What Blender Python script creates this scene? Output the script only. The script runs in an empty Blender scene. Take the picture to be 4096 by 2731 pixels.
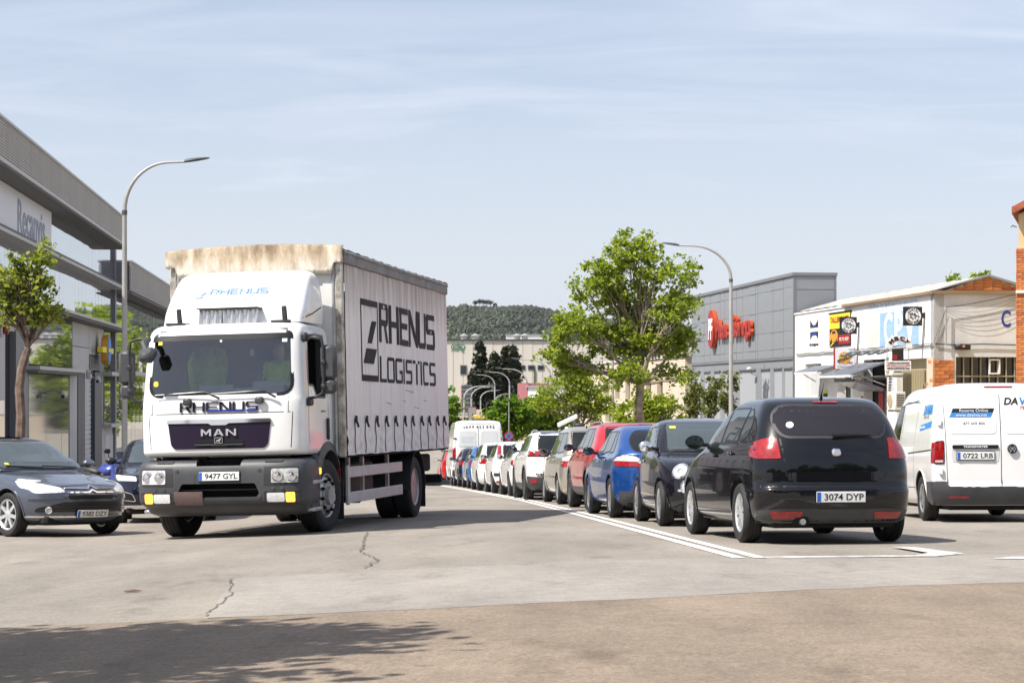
import bpy, bmesh, math, random
import numpy as np
from mathutils import Vector, Matrix
from mathutils.bvhtree import BVHTree
R = math.radians
scene = bpy.context.scene
col = scene.collection

# ------------------------------------------------------------ camera, sky, sun, exposure
CAM_Z = 0.853
cam_d = bpy.data.cameras.new('camera'); cam = bpy.data.objects.new('camera', cam_d); col.objects.link(cam)
cam.location = (0, 0, CAM_Z); cam.rotation_euler = (R(90), 0, 0)
cam_d.sensor_width = 36; cam_d.lens = 70; cam_d.shift_y = 0.0493
cam_d.clip_start = 0.1; cam_d.clip_end = 12000
cam_d.dof.use_dof = True; cam_d.dof.focus_distance = 26; cam_d.dof.aperture_fstop = 10
scene.camera = cam
SUN_EL, SUN_AZ_X, SUN_AZ_Y = R(54.5), -0.88, -0.475          # direction towards the sun: left, a little behind the camera
world = bpy.data.worlds.new('World'); scene.world = world; world.use_nodes = True
def make_world():
    nt = world.node_tree; nt.nodes.clear(); N = nt.nodes.new; L = nt.links.new
    out = N('ShaderNodeOutputWorld'); bg = N('ShaderNodeBackground'); bg.inputs['Strength'].default_value = 0.093
    sky = N('ShaderNodeTexSky'); sky.sky_type = 'NISHITA'; sky.sun_disc = False
    sky.sun_elevation = SUN_EL; sky.sun_rotation = math.atan2(SUN_AZ_X, SUN_AZ_Y)
    sky.altitude = 100; sky.air_density = 1.0; sky.dust_density = 1.6; sky.ozone_density = 1.6
    # thin high cirrus: streaky noise laid on a flat layer far above
    tc = N('ShaderNodeTexCoord'); sep = N('ShaderNodeSeparateXYZ'); L(tc.outputs['Generated'], sep.inputs[0])
    mx = N('ShaderNodeMath'); mx.operation = 'MAXIMUM'; mx.inputs[1].default_value = 0.03; L(sep.outputs['Z'], mx.inputs[0])
    ad = N('ShaderNodeMath'); ad.operation = 'ADD'; ad.inputs[1].default_value = 0.10; L(mx.outputs[0], ad.inputs[0])
    dv = N('ShaderNodeVectorMath'); dv.operation = 'DIVIDE'; L(tc.outputs['Generated'], dv.inputs[0])
    cmb = N('ShaderNodeCombineXYZ')
    for i in range(3): L(ad.outputs[0], cmb.inputs[i])
    L(cmb.outputs[0], dv.inputs[1])
    mp = N('ShaderNodeMapping'); mp.inputs['Scale'].default_value = (1.3, 3.2, 0.0); mp.inputs['Rotation'].default_value = (0, 0, R(12)); L(dv.outputs[0], mp.inputs[0])
    n1 = N('ShaderNodeTexNoise'); n1.inputs['Scale'].default_value = 0.9; n1.inputs['Detail'].default_value = 9; n1.inputs['Roughness'].default_value = 0.6; n1.inputs['Distortion'].default_value = 0.8
    L(mp.outputs[0], n1.inputs['Vector'])
    rp = N('ShaderNodeValToRGB'); rp.color_ramp.elements[0].position = 0.36; rp.color_ramp.elements[1].position = 0.72
    rp.color_ramp.elements[0].color = (0.30, 0.30, 0.30, 1); rp.color_ramp.elements[1].color = (0.68, 0.68, 0.68, 1)
    L(n1.outputs['Fac'], rp.inputs['Fac'])
    hz = N('ShaderNodeMapRange'); hz.inputs['From Min'].default_value = 0.0; hz.inputs['From Max'].default_value = 0.30
    hz.inputs['To Min'].default_value = 0.75; hz.inputs['To Max'].default_value = 0.0; L(sep.outputs['Z'], hz.inputs['Value'])
    mxx = N('ShaderNodeMath'); mxx.operation = 'MAXIMUM'; L(rp.outputs['Color'], mxx.inputs[0]); L(hz.outputs[0], mxx.inputs[1])
    mix = N('ShaderNodeMixRGB'); mix.inputs['Color2'].default_value = (5.85, 6.22, 7.1, 1)
    tn = N('ShaderNodeMixRGB'); tn.blend_type = 'MULTIPLY'; tn.inputs[0].default_value = 1; tn.inputs[2].default_value = (1.02, .955, .96, 1); L(sky.outputs['Color'], tn.inputs[1])
    L(mxx.outputs[0], mix.inputs['Fac']); L(tn.outputs[0], mix.inputs['Color1'])
    L(mix.outputs['Color'], bg.inputs['Color']); L(bg.outputs[0], out.inputs[0])
make_world()
sun_d = bpy.data.lights.new('sun', 'SUN'); sun = bpy.data.objects.new('sun', sun_d); col.objects.link(sun)
sun_d.energy = 4.6; sun_d.angle = R(0.55); sun_d.color = (1.0, 0.95, 0.87)
_v = Vector((SUN_AZ_X * math.cos(SUN_EL), SUN_AZ_Y * math.cos(SUN_EL), math.sin(SUN_EL)))
sun.rotation_euler = _v.to_track_quat('Z', 'Y').to_euler(); sun.location = _v * 60
scene.view_settings.view_transform = 'Standard'; scene.view_settings.look = 'None'
scene.view_settings.exposure = 0.68; scene.view_settings.gamma = 1.0; scene.view_settings.use_curve_mapping = False
scene.render.engine = 'CYCLES'
cy = scene.cycles
cy.use_denoising = True; cy.max_bounces = 8; cy.diffuse_bounces = 3; cy.glossy_bounces = 4; cy.transmission_bounces = 6; cy.transparent_max_bounces = 12
cy.caustics_reflective = False; cy.caustics_refractive = False; cy.sample_clamp_indirect = 6

# ------------------------------------------------------------ helpers
random.seed(7)
def gz(x, y):
    """height of the street surface: falls away from the camera, cambered towards the left kerb"""
    s = 0.9946 * y - 0.1034 * x
    if s < 125: z = -0.036 * max(s, -12)
    elif s < 165:
        t = (s - 125) / 40; z = -4.5 - 0.036 * 40 * (t - t * t / 2)
    else: z = -5.22
    q = x + 0.104 * y
    c = min(max(2.6 - q, 0), 5.4); c = c - min(c, 1.5) * 0.35
    return z - 0.036 * c * max(0, min(1, (140 - y) / 60))
def gnormal(x, y, e=0.8):
    return Vector((gz(x - e, y) - gz(x + e, y), gz(x, y - e) - gz(x, y + e), 2 * e)).normalized()
def frame(x, y, hx, hy, pitch=0.0):
    """matrix: local x = heading on the sloping ground, z = ground normal"""
    n = gnormal(x, y); f = Vector((hx, hy, 0)); f = (f - n * f.dot(n)).normalized(); l = n.cross(f)
    m = Matrix((f, l, n)).transposed().to_4x4(); m.translation = (x, y, gz(x, y))
    return m @ Matrix.Rotation(pitch, 4, 'Y')

MATS = {}
def M(name, base=(.5, .5, .5), rough=.5, metal=0.0, spec=.5, coat=0.0, noise=None, bump=None, emit=None, estr=1.0, ior=None, rnoise=None, dark=None, coords='Object', trans=None):
    if name in MATS: return MATS[name]
    m = bpy.data.materials.new(name); MATS[name] = m; m.use_nodes = True
    nt = m.node_tree; b = nt.nodes['Principled BSDF']; N = nt.nodes.new; L = nt.links.new
    b.inputs['Base Color'].default_value = (*base, 1); b.inputs['Roughness'].default_value = rough
    b.inputs['Metallic'].default_value = metal; b.inputs['Specular IOR Level'].default_value = spec
    if coat: b.inputs['Coat Weight'].default_value = coat; b.inputs['Coat Roughness'].default_value = 0.04
    if ior: b.inputs['IOR'].default_value = ior
    if emit: b.inputs['Emission Color'].default_value = (*emit, 1); b.inputs['Emission Strength'].default_value = estr
    tc = None
    if noise or bump or rnoise:
        tc = N('ShaderNodeTexCoord')
    if noise:
        sc, am = noise[0], noise[1]
        n = N('ShaderNodeTexNoise'); n.inputs['Scale'].default_value = sc; n.inputs['Detail'].default_value = 6; n.inputs['Roughness'].default_value = .62
        L(tc.outputs[coords], n.inputs['Vector'])
        r = N('ShaderNodeValToRGB'); e = r.color_ramp.elements
        lo = dark if dark else tuple(c * (1 - am) for c in base); hi = tuple(min(1, c * (1 + am * .7)) for c in base)
        e[0].position = .33; e[1].position = .67; e[0].color = (*lo, 1); e[1].color = (*hi, 1)
        L(n.outputs['Fac'], r.inputs['Fac']); L(r.outputs['Color'], b.inputs['Base Color'])
    if rnoise:
        n = N('ShaderNodeTexNoise'); n.inputs['Scale'].default_value = rnoise[0]; n.inputs['Detail'].default_value = 5
        L(tc.outputs[coords], n.inputs['Vector'])
        mr = N('ShaderNodeMapRange'); mr.inputs['To Min'].default_value = rough; mr.inputs['To Max'].default_value = rnoise[1]; mr.inputs['From Min'].default_value = .35; mr.inputs['From Max'].default_value = .7
        L(n.outputs['Fac'], mr.inputs['Value']); L(mr.outputs[0], b.inputs['Roughness'])
    if bump:
        n = N('ShaderNodeTexNoise'); n.inputs['Scale'].default_value = bump[0]; n.inputs['Detail'].default_value = 6
        L(tc.outputs[coords], n.inputs['Vector'])
        bp = N('ShaderNodeBump'); bp.inputs['Strength'].default_value = bump[1]; bp.inputs['Distance'].default_value = bump[2] if len(bump) > 2 else .01
        L(n.outputs['Fac'], bp.inputs['Height']); L(bp.outputs['Normal'], b.inputs['Normal'])
    if trans: b.inputs['Transmission Weight'].default_value = trans
    return m
def paint(name, base, metal=0.0, rough=.3, dirt=.12):
    return M(name, base, rough, metal, .08 if max(base) < .1 else .4, 1.0, noise=(2.2, dirt))
def glass_clear(name, tint=(.75, .8, .8), dens=.35):
    """thin pane: mostly see-through, mirror-like at a slant"""
    if name in MATS: return MATS[name]
    m = bpy.data.materials.new(name); MATS[name] = m; m.use_nodes = True
    nt = m.node_tree; nt.nodes.clear(); N = nt.nodes.new; L = nt.links.new
    o = N('ShaderNodeOutputMaterial'); t = N('ShaderNodeBsdfTransparent'); t.inputs[0].default_value = (*[c * (1 - dens) for c in tint], 1)
    g = N('ShaderNodeBsdfGlossy'); g.inputs['Roughness'].default_value = .01; g.inputs[0].default_value = (1, 1, 1, 1)
    f = N('ShaderNodeFresnel'); f.inputs['IOR'].default_value = 2.1
    mx = N('ShaderNodeMixShader'); L(f.outputs[0], mx.inputs[0]); L(t.outputs[0], mx.inputs[1]); L(g.outputs[0], mx.inputs[2]); L(mx.outputs[0], o.inputs[0])
    return m

class MB:
    def __init__(s): s.v = []; s.f = []; s.m = []; s.cur = 0
    def add(s, vs, fs):
        o = len(s.v); s.v += [tuple(v) for v in vs]; s.f += [tuple(i + o for i in f) for f in fs]; s.m += [s.cur] * len(fs); return s
    def box(s, c, d, rot=None):
        x, y, z = d[0] / 2, d[1] / 2, d[2] / 2
        vs = [Vector(p) for p in ((-x, -y, -z), (x, -y, -z), (x, y, -z), (-x, y, -z), (-x, -y, z), (x, -y, z), (x, y, z), (-x, y, z))]
        if rot: vs = [rot @ v for v in vs]
        return s.add([v + Vector(c) for v in vs], [(0, 3, 2, 1), (4, 5, 6, 7), (0, 1, 5, 4), (1, 2, 6, 5), (2, 3, 7, 6), (3, 0, 4, 7)])
    def cbox(s, c, d, b=.01, rot=None):
        """box with chamfered edges"""
        hx, hy, hz = [max(k / 2, b * 1.01) for k in d]; vs = []; idx = {}
        for ix in (-1, 1):
            for iy in (-1, 1):
                for iz in (-1, 1):
                    for a in range(3):
                        p = [ix * (hx - b), iy * (hy - b), iz * (hz - b)]; p[a] = (ix * hx, iy * hy, iz * hz)[a]
                        idx[(ix, iy, iz, a)] = len(vs); vs.append(Vector(p))
        fs = []
        sg = (-1, 1)
        for a in range(3):
            o = [k for k in range(3) if k != a]
            for t in sg:
                q = []
                for u, w in ((-1, -1), (1, -1), (1, 1), (-1, 1)):
                    k = [0, 0, 0]; k[a] = t; k[o[0]] = u; k[o[1]] = w; q.append(idx[(*k, a)])
                if (t > 0) != (a != 1): q.reverse()
                fs.append(tuple(q))
        for a in range(3):
            o = [k for k in range(3) if k != a]
            for u in sg:
                for w in sg:
                    k0 = [0, 0, 0]; k1 = [0, 0, 0]; k0[a] = -1; k1[a] = 1
                    for k in (k0, k1): k[o[0]] = u; k[o[1]] = w
                    fs.append((idx[(*k0, o[0])], idx[(*k1, o[0])], idx[(*k1, o[1])], idx[(*k0, o[1])]))
        for ix in sg:
            for iy in sg:
                for iz in sg: fs.append(tuple(idx[(ix, iy, iz, a)] for a in range(3)))
        if rot: vs = [rot @ v for v in vs]
        s.fix = True
        return s.add([v + Vector(c) for v in vs], fs)
    def quad(s, a, b, c, d): return s.add([a, b, c, d], [(0, 1, 2, 3)])
    def prism(s, poly, d0, d1, fn):
        """poly: 2D outline, fn(u, v, depth) -> 3D"""
        n = len(poly); vs = [fn(u, v, d0) for u, v in poly] + [fn(u, v, d1) for u, v in poly]
        s.fix = True
        return s.add(vs, [tuple(range(n)), tuple(range(2 * n - 1, n - 1, -1))] + [(i, i + n, (i + 1) % n + n, (i + 1) % n) for i in range(n)])
    def tube(s, pts, r, n=8, cap=True):
        pts = [Vector(p) for p in pts]; k = len(pts); rs = r if isinstance(r, (list, tuple)) else [r] * k
        vs = []; up = None
        for i, p in enumerate(pts):
            t = (pts[min(i + 1, k - 1)] - pts[max(i - 1, 0)]).normalized()
            if up is None or abs(up.dot(t)) > .98: up = Vector((0, 0, 1)) if abs(t.z) < .9 else Vector((1, 0, 0))
            a = t.cross(up).normalized(); b = a.cross(t).normalized(); up = b
            for j in range(n):
                w = 2 * math.pi * j / n; vs.append(p + (a * math.cos(w) + b * math.sin(w)) * rs[i])
        fs = [(i * n + j, i * n + (j + 1) % n, (i + 1) * n + (j + 1) % n, (i + 1) * n + j) for i in range(k - 1) for j in range(n)]
        if cap: fs += [tuple(range(n - 1, -1, -1)), tuple((k - 1) * n + j for j in range(n))]
        return s.add(vs, fs)
    def lathe(s, prof, c, axis='y', n=24, close=False):
        """prof: (radius, along) pairs"""
        vs = []
        for r, h in prof:
            for j in range(n):
                w = 2 * math.pi * j / n; a, b = r * math.cos(w), r * math.sin(w)
                vs.append(Vector(c) + Vector({'y': (a, h, b), 'x': (h, a, b), 'z': (a, b, h)}[axis]))
        k = len(prof)
        fs = [(i * n + j, i * n + (j + 1) % n, (i + 1) * n + (j + 1) % n, (i + 1) * n + j) for i in range(k - 1) for j in range(n)]
        if close: fs += [((k - 1) * n + j, (k - 1) * n + (j + 1) % n, (j + 1) % n, j) for j in range(n)]
        else: fs += [tuple(range(n)), tuple((k - 1) * n + j for j in range(n))]
        s.fix = True
        return s.add(vs, fs)
    def mesh(s, name, mats, smooth=None):
        me = bpy.data.meshes.new(name); me.from_pydata(s.v, [], s.f)
        mats = mats if isinstance(mats, (list, tuple)) else [mats]
        for m in mats: me.materials.append(MATS[m] if isinstance(m, str) else m)
        if len(mats) > 1: me.polygons.foreach_set('material_index', s.m)
        if getattr(s, 'fix', False):
            bm = bmesh.new(); bm.from_mesh(me); bmesh.ops.recalc_face_normals(bm, faces=bm.faces); bm.to_mesh(me); bm.free()
        finish(me, smooth)
        return me
    def build(s, name, mats, parent=None, smooth=None, mw=None):
        return link(name, s.mesh(name, mats, smooth), parent, mw)
def finish(me, smooth):
    if smooth is not None:
        me.polygons.foreach_set('use_smooth', [True] * len(me.polygons)); me.set_sharp_from_angle(angle=R(smooth))
    me.update()
def link(name, me, parent=None, mw=None):
    o = bpy.data.objects.new(name, me); col.objects.link(o)
    if parent is not None: o.parent = parent
    if mw is not None: o.matrix_basis = mw
    return o
def tag(o, label, cat, group=None):
    o['label'] = label; o['category'] = cat
    if group: o['group'] = group
    return o
def thing(name, label, cat, mw=None, group=None):
    o = bpy.data.objects.new(name, None); col.objects.link(o); o.empty_display_size = .2
    if mw is not None: o.matrix_world = mw
    return tag(o, label, cat, group)
def struct(o, kind='structure'): o['kind'] = kind; return o
def T(x, y, z): return Matrix.Translation((x, y, z))
def RZ(a): return Matrix.Rotation(a, 4, 'Z')

def pchip(xs, ys, xq):
    xs = np.asarray(xs, float); ys = np.asarray(ys, float); xq = np.asarray(xq, float)
    h = np.diff(xs); d = np.diff(ys) / h; n = len(xs); m = np.zeros(n)
    for i in range(1, n - 1):
        if d[i - 1] * d[i] > 0:
            w1 = 2 * h[i] + h[i - 1]; w2 = h[i] + 2 * h[i - 1]; m[i] = (w1 + w2) / (w1 / d[i - 1] + w2 / d[i])
    m[0] = d[0]; m[-1] = d[-1]
    k = np.clip(np.searchsorted(xs, xq, 'right') - 1, 0, n - 2); t = (xq - xs[k]) / h[k]
    return ((1 + 2 * t) * (1 - t) ** 2 * ys[k] + t * (1 - t) ** 2 * h[k] * m[k] + t * t * (3 - 2 * t) * ys[k + 1] + t * t * (t - 1) * h[k] * m[k + 1])

def text_mesh(body, size=1, mat=None, ext=.002, sx=1.0, bold=0.0, align='CENTER', shear=0.0, space=1.0):
    cu = bpy.data.curves.new('t', 'FONT'); cu.body = body; cu.size = size; cu.extrude = ext; cu.offset = bold
    cu.align_x = align; cu.align_y = 'CENTER'; cu.shear = shear; cu.resolution_u = 3; cu.space_character = space
    ob = bpy.data.objects.new('t', cu); col.objects.link(ob)
    dg = bpy.context.evaluated_depsgraph_get(); me = bpy.data.meshes.new_from_object(ob.evaluated_get(dg))
    bpy.data.objects.remove(ob); bpy.data.curves.remove(cu)
    me.materials.clear(); me.materials.append(MATS[mat])
    if sx != 1: me.transform(Matrix.Diagonal((sx, 1, 1, 1)))
    return me
def fit_text(body, width, height, mat, ext=.002, bold=0.0, shear=0.0, space=1.0):
    """lettering scaled to a width and height, centred"""
    me = text_mesh(body, 1, mat, ext, 1, bold, 'CENTER', shear, space)
    c = np.empty(len(me.vertices) * 3); me.vertices.foreach_get('co', c); c = c.reshape(-1, 3)
    lo, hi = c.min(0), c.max(0)
    c[:, 0] = (c[:, 0] - (lo[0] + hi[0]) / 2) * width / max(1e-6, hi[0] - lo[0])
    c[:, 1] = (c[:, 1] - (lo[1] + hi[1]) / 2) * height / max(1e-6, hi[1] - lo[1])
    me.vertices.foreach_set('co', c.ravel()); me.update()
    return me
def plane_basis(o, right, up):
    r = Vector(right).normalized(); u = Vector(up); u = (u - r * u.dot(r)).normalized(); n = r.cross(u)
    m = Matrix((r, u, n)).transposed().to_4x4(); m.translation = o
    return m

# stroke lettering (wide technical capitals), each glyph in a 1 x 1 box as filled polygons
def stroke_glyph(ch, w=.16):
    h = w * .72
    P = []
    def bar(x0, y0, x1, y1): P.append([(x0, y0), (x1, y0), (x1, y1), (x0, y1)])
    if ch in 'RP': bar(0, 0, w, 1); bar(w, 1 - h, .86, 1); bar(w, .42, .86, .42 + h); P.append([(.86, 1), (1, .9), (1, .52), (.86, .42), (1 - w, .42 + h), (1 - w, 1 - h)])
    if ch == 'R': P.append([(.5, .42), (.5 + w * 1.15, .42), (1, 0), (1 - w * 1.2, 0)])
    if ch == 'H': bar(0, 0, w, 1); bar(1 - w, 0, 1, 1); bar(w, .43, 1 - w, .43 + h)
    if ch == 'E': bar(0, 0, w, 1); bar(w, 0, 1, h); bar(w, .44, .92, .44 + h); bar(w, 1 - h, 1, 1)
    if ch == 'N': bar(0, 0, w, 1); bar(1 - w, 0, 1, 1); P.append([(w, 1), (w, 1 - h * 1.9), (1 - w, 0), (1 - w, h * 1.9)])
    if ch == 'U': bar(0, .12, w, 1); bar(1 - w, .12, 1, 1); P.append([(0, .12), (.12, 0), (.88, 0), (1, .12), (1 - w, h), (w, h)])
    if ch == 'S':
        P.append([(.1, 1), (0, .9), (0, .52), (.1, .43), (w, .43 + h), (w, 1 - h)]); bar(.1, 1 - h, .97, 1)
        bar(.1, .43, .9, .43 + h); P.append([(.9, .43 + h), (1, .47), (1, .1), (.9, 0), (1 - w, h), (1 - w, .43)]); bar(.03, 0, .9, h)
    if ch == 'L': bar(0, 0, w, 1); bar(w, 0, 1, h)
    if ch in 'OGC':
        bar(0, .12, w, .88); P.append([(0, .88), (.12, 1), (.88, 1), (1, .88), (1, 1 - h), (w, 1 - h)]); P.append([(0, .12), (w, h), (1, h), (1, .12), (.88, 0), (.12, 0)])
    if ch == 'O': bar(1 - w, h, 1, 1 - h)
    if ch == 'G': bar(1 - w, h, 1, .52); bar(.55, .52 - h, 1 - w, .52)
    if ch == 'I': bar(.5 - w / 2, 0, .5 + w / 2, 1)
    if ch == 'T': bar(.5 - w / 2, 0, .5 + w / 2, 1 - h); bar(0, 1 - h, 1, 1)
    if ch == 'M': bar(0, 0, w, 1); bar(1 - w, 0, 1, 1); P.append([(w, 1), (w, .62), (.5, .12), (.5, .5)]); P.append([(1 - w, 1), (.5, .5), (.5, .12), (1 - w, .62)])
    if ch == 'A': P.append([(0, 0), (w * 1.2, 0), (.5 + w * .4, 1), (.5 - w * .6, 1)]); P.append([(1, 0), (1 - w * 1.2, 0), (.5 - w * .4, 1), (.5 + w * .6, 1)]); bar(.26, .24, .74, .24 + h)
    return P
def chop(poly, step):
    """cut a convex outline into columns no wider than step"""
    lo, hi = min(p[0] for p in poly), max(p[0] for p in poly); n = max(1, math.ceil((hi - lo) / step)); out = []
    def clip(ps, c, keep_less):
        r = []
        for i, p in enumerate(ps):
            q = ps[(i + 1) % len(ps)]; a, b = (p[0] <= c) == keep_less or p[0] == c, (q[0] <= c) == keep_less or q[0] == c
            if a: r.append(p)
            if a != b and p[0] != q[0]: t = (c - p[0]) / (q[0] - p[0]); r.append((c, p[1] + (q[1] - p[1]) * t))
        return r
    for i in range(n):
        q = clip(clip(poly, lo + (hi - lo) * (i + 1) / n, True), lo + (hi - lo) * i / n, False) if n > 1 else poly
        if len(q) > 2: out.append(q)
    return out
def stroke_text(body, x0, x1, z0, z1, fn, gap=.16, w=.16, narrow='I', th=.004, step=.25):
    """MB of lettering laid on a surface through fn(u, v, out)"""
    mb = MB(); ws = [(.34 if c in narrow else 1.0) for c in body]; tot = sum(ws) + gap * (len(body) - 1); k = (x1 - x0) / tot; x = x0
    for c, cw in zip(body, ws):
        for poly in stroke_glyph(c, w / (cw if cw < 1 else 1)):
            for q in chop([(x + u * cw * k, z0 + v * (z1 - z0)) for u, v in poly], step): mb.prism(q, 0, th, fn)
        x += (cw + gap) * k
    return mb
def round_poly(pts, r=.03, n=4):
    out = []; k = len(pts)
    for i in range(k):
        p = Vector(pts[i][:2]); a = Vector(pts[i - 1][:2]); b = Vector(pts[(i + 1) % k][:2])
        rr = pts[i][2] if len(pts[i]) > 2 else r
        da = (a - p); db = (b - p); rr = min(rr, da.length * .48, db.length * .48)
        if rr < 1e-4: out.append((p.x, p.y)); continue
        p0 = p + da.normalized() * rr; p1 = p + db.normalized() * rr
        for j in range(n + 1):
            t = j / n; q = p0 * (1 - t) ** 2 + p * 2 * t * (1 - t) + p1 * t * t; out.append((q.x, q.y))
    return out
def grow(poly, d):
    n = len(poly); ar = sum(poly[i][0] * poly[(i + 1) % n][1] - poly[(i + 1) % n][0] * poly[i][1] for i in range(n)); sg = 1 if ar > 0 else -1
    out = []
    for i in range(n):
        p = Vector(poly[i]); a = Vector(poly[i - 1]); b = Vector(poly[(i + 1) % n])
        e0 = (p - a); e1 = (b - p)
        if e0.length < 1e-9 or e1.length < 1e-9: out.append(tuple(p)); continue
        n0 = Vector((e0.y, -e0.x)).normalized(); n1 = Vector((e1.y, -e1.x)).normalized(); m = (n0 + n1)
        if m.length < .2: m = n0
        m.normalize(); out.append(tuple(p + m * d * sg / max(.5, m.dot(n0))))
    return out
def boolean(me, cutters):
    """subtract closed cutter meshes (MB lists) from a closed mesh"""
    base = bpy.data.objects.new('b', me); col.objects.link(base); objs = []
    for c in cutters:
        o = bpy.data.objects.new('c', c); col.objects.link(o); objs.append(o)
        md = base.modifiers.new('d', 'BOOLEAN'); md.operation = 'DIFFERENCE'; md.solver = 'EXACT'; md.object = o
        try: md.material_mode = 'TRANSFER'
        except Exception: pass
    dg = bpy.context.evaluated_depsgraph_get(); r = bpy.data.meshes.new_from_object(base.evaluated_get(dg))
    bpy.data.objects.remove(base)
    for o in objs: bpy.data.objects.remove(o)
    return r

# ------------------------------------------------------------ common materials
M('rubber', (.018, .018, .019), .75, noise=(9, .3))
M('black_plastic', (.028, .028, .031), .55, noise=(6, .2))
M('grey_plastic', (.055, .057, .062), .5, noise=(5, .2), bump=(220, .1, .002))
M('trim_black', (.008, .008, .009), .35)
M('underbody', (.008, .008, .008), .9)
M('alloy', (.55, .56, .57), .3, .85, noise=(12, .15))
M('alloy_dark', (.16, .16, .17), .35, .7, noise=(12, .2))
M('wheel_cover', (.62, .63, .64), .3, .55, noise=(14, .12))
M('chrome', (.82, .82, .84), .08, 1.0)
M('mirror_glass', (.35, .38, .4), .03, 1.0)
M('lamp_red', (.30, .006, .008), .12, coat=1.0, noise=(16, .45))
M('lamp_red_lit', (.5, .01, .01), .15, emit=(1, .05, .02), estr=.35, coat=1.0)
M('lamp_clear', (.72, .73, .72), .08, .25, coat=1.0, noise=(26, .4))
M('lamp_white', (.85, .85, .86), .1, .1, coat=1.0, noise=(30, .15))
M('lamp_orange', (.6, .2, .02), .2, coat=1.0)
M('lamp_orange_lit', (.9, .35, .03), .2, emit=(1, .42, .05), estr=1.6, coat=1.0)
M('plate_white', (.72, .73, .72), .4, noise=(20, .06))
M('plate_blue', (.02, .12, .5), .4)
M('ink_black', (.012, .012, .014), .5)
M('ink_grey', (.22, .22, .23), .5)
M('ink_white', (.8, .8, .8), .5)
M('ink_red', (.45, .03, .03), .5)
M('ink_blue', (.03, .22, .55), .5)
M('car_glass', (.010, .012, .014), .03, ior=1.5, spec=.5)
M('car_glass_tint', (.020, .018, .023), .04, spec=.45)
M('car_glass_light', (.05, .065, .07), .03, spec=.8, ior=1.6)
# ------------------------------------------------------------ vehicle kit
# local axes: x forward, y left, z up. s = distance back from the front bumper, x = X0 - s
def loft_mesh(keys, X0, tf=.06, tr=.05, sub=4, nq=12, ns=18, mats=('underbody',), lower_z=None):
    """keys rows: z, sF, sR, half width, front corner length, front power, rear corner length, rear power"""
    K = np.array(keys, float); n = len(K); t = np.arange(n); tq = np.linspace(0, n - 1, (n - 1) * sub + 1)
    C = [pchip(t, K[:, i], tq) for i in range(K.shape[1])]
    L = K[:, 2].max(); sm = L * .5; rings = []
    for z, sF, sR, hw, lF, nF, lR, nR in zip(*C):
        half = []
        span = max(sR - sF, .02); lF = min(lF, span * .48); lR = min(lR, span * .48)
        def wid(s):
            return hw * (1 - tf * max(0, (sm - s) / sm) ** 2 - tr * max(0, (s - sm) / sm) ** 2)
        for j in range(nq + 1):
            a = math.pi / 2 * j / nq; s = sF + lF * (1 - math.cos(a) ** (2 / nF)); half.append((s, wid(s) * math.sin(a) ** (2 / nF)))
        s0, s1 = sF + lF, sR - lR
        for j in range(1, ns): s = s0 + (s1 - s0) * j / ns; half.append((s, wid(s)))
        for j in range(nq + 1):
            a = math.pi / 2 * (1 - j / nq); s = sR - lR * (1 - math.cos(a) ** (2 / nR)); half.append((s, wid(s) * math.sin(a) ** (2 / nR)))
        ring = [(X0 - s, y, z) for s, y in half] + [(X0 - s, -y, z) for s, y in half[-2:0:-1]]
        rings.append(ring)
    m = len(rings[0]); mb = MB(); vs = [p for r in rings for p in r]
    fs = [(i * m + j, i * m + (j + 1) % m, (i + 1) * m + (j + 1) % m, (i + 1) * m + j) for i in range(len(rings) - 1) for j in range(m)]
    h = m // 2
    for base, rev in ((0, True), ((len(rings) - 1) * m, False)):      # caps as strips across
        for j in range(h):
            q = (base + j, base + j + 1, base + (m - j - 1) % m, base + (m - j) % m); q = tuple(dict.fromkeys(q))
            if len(q) > 2: fs.append(q)
    mb.add(vs, fs); mb.fix = True
    if lower_z is not None:
        mb.m = [1 if sum(vs[i][2] for i in f) / len(f) < lower_z else 0 for f in fs]
    return mb
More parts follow.
